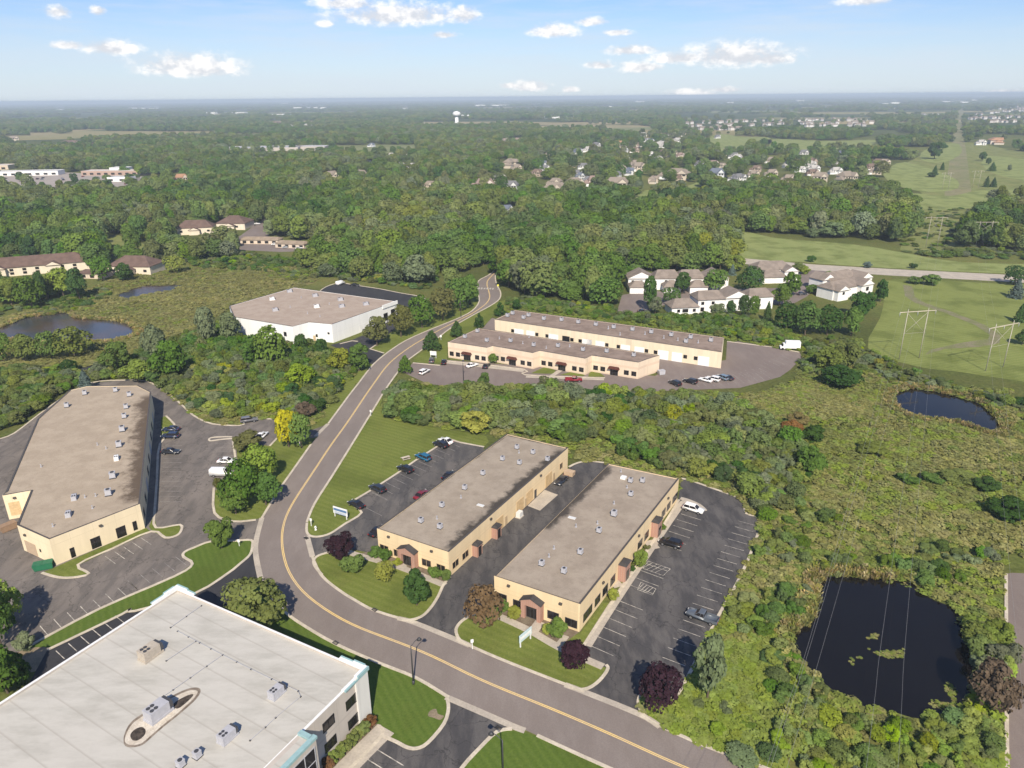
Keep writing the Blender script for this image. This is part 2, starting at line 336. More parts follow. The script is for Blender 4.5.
def dup(root, loc, rz=0.0, scale=None, label=None, group=None, color=None, colored=()):
    r = root.copy(); col.objects.link(r); r.location = loc; r.rotation_euler = (0, 0, rz)
    if scale is not None: r.scale = scale
    if label: r['label'] = label
    if group: r['group'] = group
    for ch in root.children:
        c = ch.copy(); col.objects.link(c); c.parent = r
        if color is not None and c.name.split('.')[0] in colored: c.color = (*color, 1)
        for g in ch.children:
            d = g.copy(); col.objects.link(d); d.parent = c
    return r
def struct(name, bm, m): return tag(from_bm(name, bm, m), kind='structure')
def spline(pts, n=5, closed=False):
    P = [Vector(p) for p in pts]; N = len(P); out = []
    rg = range(N) if closed else range(N-1)
    for i in rg:
        p0 = P[(i-1) % N] if closed or i > 0 else P[0]; p1 = P[i]; p2 = P[(i+1) % N]; p3 = P[(i+2) % N] if closed or i+2 < N else P[-1]
        for k in range(n):
            t = k/n; t2 = t*t; t3 = t2*t
            out.append(.5*((2*p1)+(-p0+p2)*t+(2*p0-5*p1+4*p2-p3)*t2+(-p0+3*p1-3*p2+p3)*t3))
    if not closed: out.append(P[-1])
    return out
def gp(pts, z=0.0): return [G(x, y, 0).xy.to_3d()+Vector((0, 0, z)) for x, y in pts]
def flat(bm, pts):
    f = bm.faces.new([bm.verts.new(p) for p in pts]); f.normal_update(); bmesh.ops.triangulate(bm, faces=[f])
def sheet(name, pts_px, m, z, smooth=0):
    P = gp(pts_px, z)
    if smooth: P = spline(P, smooth, True)
    bm = bmesh.new(); flat(bm, P)
    for f in bm.faces:
        if f.normal.z < 0: f.normal_flip()
    me = bpy.data.meshes.new(name); bm.to_mesh(me); bm.free()
    for p in me.polygons:
        if p.normal.z < 0: p.flip()
    return tag(link(name, me, M[m]), kind='structure')
def box(bm, c, s, rz=0.0, taper=1.0):
    ca, sa = math.cos(rz), math.sin(rz); vs = []
    for z in (-.5, .5):
        k = taper if z > 0 else 1.0
        for x, y in ((-.5, -.5), (.5, -.5), (.5, .5), (-.5, .5)):
            X, Y = x*s[0]*k, y*s[1]*k; vs.append(bm.verts.new((c[0]+X*ca-Y*sa, c[1]+X*sa+Y*ca, c[2]+z*s[2])))
    for f in ((0, 3, 2, 1), (4, 5, 6, 7), (0, 1, 5, 4), (1, 2, 6, 5), (2, 3, 7, 6), (3, 0, 4, 7)): bm.faces.new([vs[i] for i in f])
def tube(bm, pts, r, n=8, r2=None):
    P = [Vector(p) for p in pts]; rings = []
    for i, p in enumerate(P):
        d = (P[min(i+1, len(P)-1)]-P[max(i-1, 0)]).normalized(); u = d.orthogonal().normalized() if abs(d.z) > .95 else d.cross(Vector((0, 0, 1))).normalized(); v = d.cross(u)
        rr = r if r2 is None else r+(r2-r)*i/(len(P)-1)
        rings.append([bm.verts.new(p+u*math.cos(2*math.pi*k/n)*rr+v*math.sin(2*math.pi*k/n)*rr) for k in range(n)])
    for a, b in zip(rings, rings[1:]):
        for k in range(n): bm.faces.new((a[k], a[(k+1) % n], b[(k+1) % n], b[k]))
    bm.faces.new(rings[0]); bm.faces.new(rings[-1])
def strip(bm, P, wd, h, z0=0.0, closed=False):
    """a raised strip (kerb) of width wd and height h along ground points P"""
    n = len(P); L = []; Rr = []
    for i in range(n):
        a = P[(i-1) % n] if closed or i else P[i]; b = P[(i+1) % n] if closed or i < n-1 else P[i]
        d = (b-a); d.z = 0
        if d.length < 1e-6: d = Vector((1, 0, 0))
        d.normalize(); q = Vector((-d.y, d.x, 0))*wd/2
        L.append(P[i]+q); Rr.append(P[i]-q)
    V = [[bm.verts.new((p.x, p.y, z)) for p in S] for S in (L, Rr) for z in (z0, z0+h)]
    l0, l1, r0, r1 = V; rg = range(n) if closed else range(n-1)
    for i in rg:
        j = (i+1) % n
        bm.faces.new((l1[i], r1[i], r1[j], l1[j])); bm.faces.new((l0[i], l1[i], l1[j], l0[j])); bm.faces.new((r0[i], r0[j], r1[j], r1[i]))
    if not closed:
        for e in (0, n-1): bm.faces.new((l0[e], r0[e], r1[e], l1[e]))
# ------------------------------------------------------------------ ground
bm = bmesh.new(); NX = 34
xs = np.concatenate([-np.geomspace(60000, 60, 17), np.geomspace(60, 60000, 17)]); ys = np.concatenate([[-3000, -400, 0], np.geomspace(60, 23500, 28)])
gv = [[bm.verts.new((x, y, 0)) for x in xs] for y in ys]
for i in range(len(ys)-1):
    for j in range(len(xs)-1): bm.faces.new((gv[i][j], gv[i][j+1], gv[i+1][j+1], gv[i+1][j]))
struct('ground', bm, M['ground'])

# fields and lawns (pixel outlines turned into ground points)
OPEN = []      # outlines kept clear of scattered woodland
def field(name, pts, m, z, smooth=3, keep=True):
    if keep: OPEN.append(pts)
    return sheet(name, pts, m, z, smooth)
MARSH_L = [(-60, 322), (0, 318), (60, 305), (105, 282), (150, 272), (200, 268), (245, 260), (300, 268), (318, 280), (300, 287), (255, 299), (228, 308), (205, 325), (165, 338), (140, 348), (110, 372), (60, 384), (0, 408), (-60, 430)]
field('marsh', MARSH_L, 'marsh_gold', .010)
field('marsh', [(190, 338), (232, 330), (245, 345), (215, 356), (185, 352)], 'marsh_gold', .012, 3, False)
MARSH_R = [(745, 398), (790, 382), (850, 378), (880, 388), (900, 408), (950, 425), (1010, 440), (1250, 470), (1250, 572), (1002, 556), (960, 545), (880, 520), (830, 500), (800, 470), (775, 430)]
field('marsh', [(700, 410), (745, 400), (800, 386), (845, 390), (800, 410), (760, 420)], 'marsh_gold', .014, 3, False)
GOLF_A = [(868, 348), (880, 318), (884, 300), (884, 281), (930, 280), (1006, 284), (1300, 297), (1300, 420), (1020, 381), (960, 372), (915, 366)]
field('lawn', GOLF_A, 'lawn_wide', .012)
field('lawn', [(735, 230), (775, 238), (850, 244), (900, 252), (960, 262), (1070, 266), (1070, 276), (1006, 273.5), (889, 268), (800, 262), (740, 257)], 'golf_grass', .014)
field('grass_field', [(885, 176), (918, 157), (945, 142), (975, 143), (1024, 152), (1080, 158), (1080, 190), (1010, 190), (992, 200), (960, 232), (950, 250), (900, 250), (915, 228), (905, 215), (925, 200), (912, 186)], 'rough_grass', .016)
field('fairway', [(884, 172), (905, 162), (950, 176), (958, 188), (930, 192), (905, 188), (890, 182)], 'golf_grass', .020)
field('fairway', [(925, 150), (955, 143), (962, 152), (945, 162), (922, 160)], 'golf_grass', .020)
field('fairway', [(985, 156), (1030, 160), (1070, 170), (1070, 184), (1010, 178), (985, 168)], 'golf_grass', .020)
field('fairway', [(905, 193), (950, 196), (985, 190), (1070, 190), (1070, 200), (1000, 205), (940, 210), (912, 205)], 'golf_grass', .022)
field('fairway', [(752, 143), (776, 139), (830, 141), (878, 140), (880, 147), (857, 149), (820, 150), (779, 151)], 'golf_grass', .02)
field('fairway', [(700, 141), (720, 134), (745, 137), (768, 137), (770, 144), (742, 150), (712, 150)], 'golf_grass', .02)
field('lawn', [(631, 199), (647, 190), (667, 193), (702, 181), (696, 189), (667, 196), (645, 206), (632, 208)], 'golf_grass', .02)
field('lawn', [(560, 214), (585, 206), (600, 207), (575, 219), (561, 222)], 'golf_grass', .02)
field('grass_field', [(332, 145.5), (414, 144.5), (425, 147), (410, 151), (380, 154), (345, 155), (333, 150)], 'field_green', .02, 0)
field('farm_field', [(420, 122), (512, 121.5), (560, 122.5), (640, 121.5), (640, 124), (560, 125), (520, 125), (470, 126.5), (425, 125.5)], 'field_tan', .02, 0)
field('farm_field', [(534, 126), (580, 124.5), (640, 125.5), (660, 127.5), (640, 130), (585, 129), (540, 129.5)], 'field_tan', .02, 0)
field('farm_field', [(600, 128), (655, 127), (660, 129), (620, 132)], 'field_green', .025, 0)
field('farm_field', [(205, 112.5), (250, 112), (255, 113.5), (205, 114)], 'field_tan', .02, 0)
field('farm_field', [(430, 113), (512, 112), (520, 113), (440, 114.4)], 'field_green', .02, 0)
field('farm_field', [(888, 123), (905, 122), (920, 124), (890, 125.5)], 'field_green', .02, 0)
field('farm_field', [(938, 119), (965, 120), (975, 121.5), (938, 121.5)], 'field_tan', .02, 0)
for fx0, fx1, fy, ft, fm in ((55, 140, 118, 2.4, 'field_tan'), (290, 365, 112, 2, 'field_green'), (560, 650, 112, 2, 'field_tan'), (700, 805, 111, 2, 'field_green'), (835, 905, 108, 1.6, 'field_tan'), (120, 200, 125, 2.4, 'field_green'), (215, 270, 134, 3, 'field_green'), (20, 60, 133, 2.5, 'field_tan'), (470, 560, 108, 1.6, 'field_green'), (340, 420, 118, 2, 'field_tan'), (860, 950, 114, 2, 'field_green'), (250, 330, 121, 2.2, 'field_tan'), (650, 700, 118, 2, 'field_green'), (565, 600, 134, 3, 'field_green')):
    field('farm_field', [(fx0, fy), (fx1-8, fy-.4), (fx1, fy+ft*.6), (fx0+12, fy+ft)], fm, .024, 0)
field('service_track', [(944, 198), (949, 165), (953, 135), (955, 120), (958, 112), (962, 105), (964, 105), (963, 116), (963, 130), (966, 150), (970, 180), (972, 198)], 'corridor', .018, 0)
field('grass_field', [(105, 232), (150, 246), (160, 250), (165, 262), (150, 262), (128, 254), (108, 246)], 'rough_grass', .02)
field('lawn', [(78, 226), (105, 220), (106, 223), (82, 229)], 'field_tan', .02, 0)

LAWNS = {
 'upper': [(391, 384), (371, 414), (351, 446.5), (331, 479), (313.5, 506.5), (306.5, 522), (307.5, 533), (318, 536), (331, 533), (361.7, 512.8), (352, 503), (368.8, 491.7), (396.9, 473.7), (415.6, 460.5), (432.8, 449.5), (448.4, 440), (460, 442.5), (484, 446.5), (486, 436), (450, 430), (420, 424), (392, 420), (384, 410), (396, 392)],
 'front_west': [(316, 557), (325, 553), (345, 549), (360, 555), (400, 567), (443, 584), (438, 597), (430, 609), (420.5, 617), (408, 619.5), (390, 615.5), (371, 609), (350, 597), (335, 586), (322, 573)],
 'front_east': [(456.5, 628), (463, 619.7), (478, 613), (500, 617), (530, 631), (561, 648.5), (604, 666), (607, 669), (600, 677), (594, 683.5), (582, 687.5), (572, 686.5), (540, 674.5), (512, 663.5), (481, 650), (460, 640)],
 'side_east': [(559.7, 639), (580, 634), (605, 602.5), (611.5, 603.5), (584, 645), (572, 645)],
 'corner': [(369, 716.5), (378.5, 726), (404, 746.5), (416, 748), (426, 742), (443, 723.5), (447, 709), (446, 697.5), (416, 677.5), (378.5, 662.5), (336, 644), (303.5, 625), (286, 612.5), (273.5, 599), (262, 584), (246, 592), (215, 610), (300, 650)],
 'bottom': [(512, 731), (496, 732), (478.5, 748.5), (461, 768), (445, 792), (640, 800), (612, 768.8), (537, 736)],
 'strip': [(251, 540.5), (235, 541), (211, 541.5), (196, 547), (185, 552), (183.5, 556.5), (192.5, 564), (175, 576), (100, 608.5), (32.5, 643.5), (20, 652), (47.5, 649.8), (120, 614.8), (135, 611), (195, 593), (228, 573), (240, 564), (250.5, 554)],
 'yellow_tree': [(236, 441), (262, 447), (276, 440), (310, 437), (316, 436), (311, 444.5), (293, 469.5), (278, 491), (261, 518.5), (255, 520), (232.5, 521), (215, 513), (215, 491.5), (226, 480), (238, 468)],
 'road_west': [(355, 384), (348, 396.5), (335, 414), (327, 424), (316, 424), (334, 398), (348, 378)],
 'road_curve': [(358.5, 383), (373, 364.3), (388, 352), (400, 342), (390, 344), (373, 352), (360, 366), (352, 380)],
 'road_trees': [(384, 352), (406, 340), (431, 329), (456, 319), (473, 310), (478.5, 300), (475, 290), (460, 300), (440, 315), (420, 322), (400, 328), (376, 342), (375, 350)],
 'strip_west': [(413, 362), (422, 353), (436, 340), (451, 328), (473.5, 315), (491, 305), (505, 300), (510, 306), (493, 316), (490, 320), (478, 330), (462, 338), (447, 348), (446, 362)],
 'strip_island': [(531, 373.5), (545, 367), (556, 370.5), (553, 374)],
 'strip_island_b': [(560, 375), (575, 371), (588, 373), (583, 376.5)],
 'island_front': [(42, 573), (58, 577.3), (73.4, 577.5), (88, 573.8), (78, 565.5), (112, 549.5), (151, 532), (146, 528), (54, 568)], 'island_side': [(152, 531.3), (165, 537.6), (176, 535.8), (180.5, 531.5), (179.5, 525.3), (157, 528), (154, 515), (149, 527)], 'island_back': [(161, 418), (166, 416), (176, 429), (164, 440), (161, 438)],
 'strip_island_c': [(590, 371.5), (600, 373), (605, 377), (588, 377)],
}
sheet('grass_bank', [(684, 694), (700, 655), (722, 618), (742, 585), (758, 590), (766, 630), (768, 690), (790, 768), (800, 790), (766, 767), (705, 745), (662, 726), (650, 712), (660, 700)], 'bank_grass', .018, 2)
for li, (k, p) in enumerate(LAWNS.items()):
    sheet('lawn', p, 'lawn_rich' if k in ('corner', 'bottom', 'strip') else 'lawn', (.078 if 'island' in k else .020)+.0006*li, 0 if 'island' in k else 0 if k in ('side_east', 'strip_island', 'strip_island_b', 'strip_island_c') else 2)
sheet('planting_bed', [(366, 552), (378, 548), (450, 576), (446, 583), (400, 566), (360, 554)], 'mulch', .026)
sheet('planting_bed', [(498, 612), (500, 602), (582, 630), (562, 645), (556, 643), (530, 630)], 'mulch', .026)
sheet('planting_bed', [(611, 602), (648, 545), (655, 545), (617, 605)], 'mulch', .026)
sheet('planting_bed', [(372, 720), (379, 726), (336, 768), (322, 768)], 'mulch', .026)
sheet('bare_earth', [(16, 655), (30, 648), (50, 648), (56, 656), (48, 667), (25, 672)], 'dirt', .028, 3)
sheet('bare_earth', [(430, 711), (436, 709), (438, 714), (444, 716), (440, 720), (434, 718), (428, 716)], 'dirt', .028, 3)

# car parks and roads
LOTS = [
 ('lot_worn', [(-80, 446), (0, 439), (15, 433), (40, 414), (64, 397), (90, 383), (120, 380.5), (145, 381), (160, 388), (175, 399), (185, 408), (195, 416.5), (212.5, 424), (240, 425.5), (246, 421), (257, 419), (277, 419), (300, 430), (312, 430), (326, 425), (315, 438), (300, 437.5), (278, 438.5), (270, 446), (236, 441), (238, 468), (226, 478), (214.5, 491), (214.5, 514), (232.5, 522), (250, 520.5), (262, 518), (258, 528), (255, 541), (251, 540), (211, 541.5), (185, 552), (183, 556.5), (192.5, 564), (175, 576), (100, 608.5), (32.5, 643.5), (0, 665), (-80, 700)]),
 ('lot_new', [(47.5, 650), (122, 614.3), (135, 611), (195, 593.5), (227.5, 573), (240, 564), (251, 554.5), (256, 552), (262, 584), (246, 594), (215, 613), (120, 640), (60, 700), (20, 700)]),
 ('lot_mid', [(307, 537), (322, 536.5), (331, 533.5), (361.7, 513.3), (352, 503), (368.8, 491.7), (396.9, 473.7), (415.6, 460.5), (432.8, 449.5), (448.4, 440), (460, 442.5), (484, 447), (480, 470), (400, 540), (380, 550), (366, 552), (345, 548.5), (325, 553), (315.5, 557), (309, 549)]),
 ('lot_dark', [(414, 622.5), (421, 617), (430, 609), (438, 597), (444, 584), (449, 576), (455, 565), (569, 468), (577, 463.5), (588, 461.5), (604, 463), (612, 470), (600, 500), (500, 590), (490, 606), (478, 613), (465, 619.7), (456.5, 628), (454, 638.5)]),
 ('lot_dark', [(584.5, 692), (597, 684), (604, 676), (608, 668), (584, 646), (650, 545), (678, 500), (680.8, 478), (690, 480.5), (707, 486.5), (734.5, 496.5), (745, 504), (746.5, 513), (759.5, 518.5), (758, 534), (740.8, 576), (738, 578.5), (717, 618.5), (684.5, 683.5), (672, 699), (655, 697), (643, 694), (638.5, 701), (638.5, 713.7)]),
 ('lot_dark', [(382, 736), (396, 742), (407, 747.5), (417, 748.7), (428, 743), (444, 724), (448.5, 709), (447, 698), (480, 713), (513, 728.6), (497, 732), (480, 748), (462, 768), (440, 810), (310, 830), (351, 768)]),
 ('lot_brown', [(402, 372), (413, 363), (440, 365.5), (447, 360), (655, 376), (664, 371), (726, 360), (727, 342), (740, 341.5), (771, 347.5), (800, 353), (802, 358), (790, 370), (780, 377), (740, 388), (640, 392), (520, 389), (430, 385)]),
 ('lot_brown', [(488, 322), (492, 318), (722, 366), (668, 376), (655, 372), (480, 332)]),
 ('lot_new', [(316, 294), (326, 287), (340, 283), (360, 286), (380, 289), (400, 293), (419, 296.5), (426, 299.5), (420, 305), (398, 313), (364, 309)]),
 ('lot_new', [(330, 345), (352, 340), (366, 334), (376, 324), (396, 310), (405, 313), (402, 322), (388, 335), (376, 345), (370, 349), (384, 353.5), (373, 364.5), (362, 361), (345, 352)]),
 ('lot_brown', [(617, 312), (622, 295), (640, 292), (700, 290), (780, 288), (800, 272), (813, 265), (838, 269), (825, 282), (806, 297), (795, 303), (760, 306), (700, 304), (672, 302), (655, 309), (640, 315)]),
 ('lot_pale', [(-20, 184), (0, 173), (60, 172), (130, 176), (180, 178), (185, 182), (120, 186), (105, 192), (60, 189), (0, 191)]),
 ('lot_brown', [(230, 240), (240, 236), (262, 220), (270, 218), (275, 228), (268, 236), (285, 242), (310, 246), (315, 251), (280, 252), (240, 250)]),
]
for i, (m, p) in enumerate(LOTS):
    sheet('parking_lot', p, m, .034+.0011*i, 2 if i in (4, 5) else 0); OPEN.append(p)
sheet('pavement', [(527.5, 506), (540, 510.8), (558, 495), (544.7, 490)], 'concrete', .055)
sheet('road', [(745, 258.5), (813, 264.5), (889, 269), (1006, 274.7), (1300, 290), (1300, 298), (1006, 281.8), (889, 275.5), (815, 270.5), (745, 264)], 'concrete', .06)
OPEN.append([(745, 256), (813, 263), (1100, 277), (1100, 288), (889, 277), (815, 273), (745, 267)])
sheet('road', [(1006, 574), (1012, 573), (1062, 575), (1110, 850), (1015, 850), (1007, 768), (1006.5, 650)], 'lot_brown', .05)
OPEN.append([(1002, 570), (1080, 570), (1080, 800), (1002, 800)])
sheet('path', [(903, 285), (912, 286), (915, 297), (925, 303), (955, 313), (985, 325), (1000, 335), (1000, 343), (980, 347), (945, 349), (925, 355), (930, 350), (960, 343), (988, 339), (990, 335), (975, 325), (945, 313), (915, 303), (905, 296)], 'track', .05)
RE = [(1010, 860), (860, 804), (764.5, 768), (704.5, 746), (662, 727), (639.5, 715), (584.5, 692), (548, 678), (512, 664), (481, 651), (456, 639.5), (416, 623), (376, 611.3), (356, 601), (338.5, 590), (321, 575), (312, 556), (307.5, 537), (307, 522), (314.5, 504), (331, 478), (351, 446), (371, 413.5), (388.5, 385), (406, 361.5), (436, 339.5), (451, 328), (473.5, 315), (491, 305.5), (499.5, 299), (500.5, 292), (496.5, 284), (495.5, 276), (500, 272)]
LE = [(900, 892), (740, 824), (609.5, 768.5), (537, 735.5), (512, 725), (448.5, 697.5), (416, 678), (378.5, 663), (336, 644.3), (303.5, 625.5), (286, 613), (273.5, 599.5), (261, 582), (255.5, 562), (256, 540), (262, 518), (278.5, 491), (293.5, 469.5), (311, 444.5), (328.5, 423.5), (348.5, 396.3), (358.5, 383.5), (373.5, 364.3), (388.5, 351.8), (406, 340.5), (431, 329.3), (456, 319.2), (472, 311), (479.3, 301), (477, 290), (478.5, 281), (488, 275.5), (494, 271)]
RG, LG = spline(gp(RE), 5), spline(gp(LE), 5)
OPEN.append([(x+5, y+2) for x, y in RE]+[(x-5, y-1) for x, y in LE][::-1])
def resample(P, n):
    d = [0]
    for a, b in zip(P, P[1:]): d.append(d[-1]+(b-a).length)
    out = []; j = 0
    for i in range(n):
        s = d[-1]*i/(n-1)
        while j < len(P)-2 and d[j+1] < s: j += 1
        out.append(P[j].lerp(P[j+1], min(1, max(0, (s-d[j])/max(1e-6, d[j+1]-d[j])))))
    return out
ra, la = resample(RG, 170), resample(LG, 170)
bm = bmesh.new(); rv = [bm.verts.new((p.x, p.y, .056)) for p in ra]; lv = [bm.verts.new((p.x, p.y, .056)) for p in la]
for i in range(169): bm.faces.new((lv[i], rv[i], rv[i+1], lv[i+1]))
me = struct('road', bm, M['road'])
bm = bmesh.new(); cl = []
for p in ra:
    q = min(la, key=lambda v: (v-p).length_squared); cl.append(((p+q)/2).xy.to_3d()+Vector((0, 0, .062)))
for _ in range(3): cl = [cl[0]]+[(a+b*2+c)/4 for a, b, c in zip(cl, cl[1:], cl[2:])]+[cl[-1]]
yl = resample(cl, 160)
for a, b in zip(yl, yl[1:]):
    d = (b-a).normalized(); q = Vector((-d.y, d.x, 0))
    for s in (-.14, .14):
        bm.faces.new([bm.verts.new(v) for v in (a+q*(s-.085), a+q*(s+.085), b+q*(s+.085), b+q*(s-.085))])
bmesh.ops.remove_doubles(bm, verts=bm.verts, dist=.02)
struct('road_marking', bm, M['paint_yellow'])
bm = bmesh.new()
ca, cb = G(477.5, 288.5), G(494.5, 288.8); dd = (cb-ca)
for i in range(6):
    c = ca+dd*(i+.5)/6; box(bm, (c.x, c.y, .0635), (dd.length/10, 3.2, .004), math.atan2(dd.y, dd.x))
struct('crosswalk', bm, M['paint_white'])

# kerbs
KERBS = [
 (RE[:6], 0), (RE[6:11], 0), (RE[11:17], 0), (RE[18:25], 0), (RE[24:], 0), (LE[:4], 0), (LE[5:13], 0), (LE[15:19], 0), (LE[19:24], 0), (LE[23:], 0),
 ([(307, 523), (306.8, 532), (311, 536.3), (320, 536.6), (331, 533.3), (345, 524), (361.7, 512.8), (352, 503), (368.8, 491.7), (396.9, 473.7), (415.6, 460.5), (432.8, 449.5), (448.4, 440), (460, 442.5), (484, 447)], 0),
 ([(345, 549), (325, 553.5), (316.5, 557), (313.5, 562), (316, 568), (322, 575)], 0), ([(450, 577), (443.5, 585), (438, 597), (430, 609), (421, 617), (408, 620.5), (398, 619)], 0),
 ([(478, 613), (465, 619), (458, 625.5), (456, 632), (460, 640.5), (470, 646)], 0), ([(606, 665), (608, 668.5), (604, 675.5), (597, 683), (588, 688.5), (578, 689.5), (565, 685)], 0),
 ([(569, 467), (577, 463.3), (588, 461.3), (604, 462.8)], 0), ([(680.8, 478.5), (690, 480.5), (707, 486.5), (734.5, 496.5), (744, 503), (746, 513.5), (759.5, 518.5), (758, 534), (740.8, 576), (717, 618.5), (684.5, 683.5), (672, 699)], 0),
 ([(655, 697), (643, 694), (638.6, 700), (639.5, 708), (646, 718), (660, 727)], 0),
 ([(584, 645.5), (610, 606), (650, 547), (679, 500)], 0),
 ([(382, 736), (396, 742), (407, 747.7), (417, 748.7), (428, 743), (444, 724), (448.5, 709), (447, 698)], 0), ([(512, 729), (497, 732), (480, 748), (462, 768), (448, 792)], 0),
 ([(378.5, 726), (382, 736), (351, 768), (335, 785)], 0),
 ([(32, 645), (100, 608.8), (175, 576.3), (192.5, 564.3), (183.5, 557), (185, 552), (196, 547), (211, 541.7), (235, 541), (251, 540.3), (252.5, 546), (250, 555), (240, 564), (228, 573.5), (195, 593.5), (135, 611.3), (130, 609), (122, 614.5), (47.5, 650.2)], 0),
 ([(0, 439), (15, 433), (40, 414), (64, 397), (90, 383), (120, 380.3), (145, 381), (160, 388), (175, 399), (185, 408), (195, 416.5), (212.5, 424), (240, 425.5), (246, 421)], 0), ([(257, 419), (277, 419)], 0), ([(277, 438.5), (270, 446)], 0),
 ([(233, 441), (236, 462), (238, 468)], 0), ([(233, 438.7), (222, 439.5), (210, 441), (211, 438), (222, 437), (232, 437)], 0), ([(214, 488), (214.5, 513), (232.5, 521.5), (256, 520)], 0),
 ([(42, 573), (58, 577.5), (73.4, 577.7), (89, 573.8), (78, 565), (112, 549), (151.5, 531.6), (165, 537.8), (176, 536), (181, 531.5), (180, 525), (156, 528), (154.5, 514)], 0),
 ([(154.5, 514), (157, 480), (160, 444), (176, 429), (166, 416)], 0),
 ([(318, 293), (326, 287), (340, 283), (360, 286), (380, 289), (400, 293), (419, 296.3), (426, 299.5)], 0), ([(384, 353.3), (370, 349), (376, 345)], 0), ([(340, 344), (352, 341), (358, 341.5)], 0),
 ([(413, 363), (440, 365.5)], 0), ([(447, 361), (524, 369.5), (525, 375), (605, 378)], 0), ([(430, 386), (520, 389.5), (640, 392.5)], 0), ([(727, 341.5), (771, 347), (800, 352.5)], 0),
 ([(1006, 574), (1006.3, 650), (1007, 768), (1010, 790)], 0),
]
bm = bmesh.new()
for ki, (p, c) in enumerate(KERBS):
    P = gp(p)
    if len(P) > 3: P = spline(P, 3, bool(c))
    strip(bm, P, .55, .115+.0012*ki, .0, bool(c))
struct('kerb', bm, M['kerb'])
bm = bmesh.new()     # concrete aprons across the driveway mouths
for gi, p in enumerate(([(398, 618.5), (414, 622.8), (454, 639), (470, 646)], [(565, 685), (584.5, 692.3), (639, 714.3), (660, 727)], [(446, 697.3), (480, 712), (513, 726.5), (525, 731)], [(262, 518), (256.3, 540), (256, 556), (261.5, 583)], [(315.5, 436.5), (328, 424)], [(307, 536), (312.5, 557)])):
    P = spline(gp(p), 4); strip(bm, P, 1.1, .012+.001*gi, .062)
struct('gutter', bm, M['concrete'])
# pavements
SW = [([(345, 551), (360, 556), (400, 567.5), (445, 585.5)], 1.5), ([(396, 562), (404, 568)], 1.6), ([(500, 617), (530, 631), (561, 648.5), (603, 667)], 1.5), ([(540, 622), (533, 632)], 1.8), ([(559, 645), (566, 636)], 1.2),
      ([(587, 646), (613, 605), (652, 547), (683, 503), (692, 505)], 1.6), ([(386, 729), (345, 770), (320, 800)], 3.2), ([(447, 362.3), (524, 371)], 2.4), ([(526, 376.8), (604, 379.5)], 1.6), ([(552, 376), (562, 369.5)], 1.6), ([(655, 549), (648, 541)], 2.2), ([(619, 587), (612, 580)], 2.0), ([(680.5, 498.5), (688, 500.5), (699, 505.5), (705, 511)], 1.1)]
bm = bmesh.new()
for si, (p, wd) in enumerate(SW): strip(bm, spline(gp(p), 4), wd, .06+.003*si, .03)
struct('pavement', bm, M['concrete'])

# parking lines
bw, bf = bmesh.new(), bmesh.new()
def line(bm, a, b, wd=.11, z=.0585):
    d = (b-a).normalized(); q = Vector((-d.y, d.x, 0))*wd/2
    bm.faces.new([bm.verts.new((v.x, v.y, z)) for v in (a+q, a-q, b-q, b+q)])
def stalls(bm, L0, L1, R0, n=None, wd=.11, step=2.74, skip=(), R1=None):
    a, b, c = G(*L0), G(*L1), G(*R0); d = c-a; L = (b-a).length; n = n or int(round(L/step))
    d1 = (G(*R1)-b) if R1 else d
    for i in range(n+1):
        if i in skip: continue
        p = a.lerp(b, i/n); line(bm, p, p+d.lerp(d1, i/n), wd)
stalls(bw, (588.5, 645), (681, 514), (613.3, 656), skip=(6, 11, 12))
stalls(bw, (662.5, 657.5), (738, 521), (685.5, 666.2))
stalls(bw, (105.5, 556.6), (141, 538), (115.6, 564), 4, .13)
stalls(bw, (47.5, 634.8), (138, 589.8), (40, 626), 7, .13); stalls(bf, (138, 589.8), (186, 565), (128, 581), 4)
stalls(bf, (160, 502), (164, 446), (181, 502)); stalls(bf, (215.5, 440), (214, 490), (236, 439))
stalls(bw, (64.5, 659), (124, 623), (56, 651), 5, .14)
stalls(bf, (372, 492), (447, 442), (386, 499)); stalls(bf, (366, 508), (372, 493), (382, 516), 1)
stalls(bw, (372.5, 747), (343, 777), (403.8, 766), 3, .15)
stalls(bf, (690, 379), (760, 371), (700, 388)); stalls(bf, (740, 372), (782, 356), (752, 378))
def hatch(q):
    a, b, c, d = [G(*p) for p in q]
    for s, e in ((a, b), (b, c), (c, d), (d, a)): line(bw, s, e)
    for i in range(1, 5):
        t = i/5; line(bw, a.lerp(b, t), d.lerp(c, max(0, t-.2)))
k = 6.4
hatch([(600+310/k, 550+72/k), (600+450/k, 550+122/k), (600+405/k, 550+165/k), (600+272/k, 550+118/k)])
hatch([(600+262/k, 550+208/k), (600+358/k, 550+250/k), (600+335/k, 550+290/k), (600+240/k, 550+255/k)])
struct('parking_marking', bw, M['paint_white']); struct('parking_marking', bf, M['paint_faded'])

# ponds
POND_R = [(789, 633.5), (805.5, 621), (813, 600), (816, 583), (825.5, 576), (845, 574), (868, 577), (908, 582), (930.5, 598.5), (953, 608.5), (965.5, 628.5), (973, 651), (971, 680), (970.5, 706), (943, 713.5), (918, 718.5), (893, 712), (863, 706), (830.5, 688.5), (815.5, 673.5), (798, 661), (792, 648)]
POND_T = [(893, 394), (913, 388), (943, 393), (980, 403), (998, 418), (1003, 431), (985.5, 433), (958, 423), (923, 419.5), (903, 413.5), (892, 404)]
POND_L = [(2, 327), (25, 318), (50, 315), (68, 312.5), (76, 318), (97.5, 319.5), (120, 322), (136, 328), (135, 335), (107.5, 342), (82, 342), (50, 343), (12, 340), (-20, 335)]
POND_U = [(118, 296), (128, 290), (142.5, 286.5), (165, 285.5), (184, 285.5), (174, 289.5), (160, 292.5), (140, 296), (125, 300)]
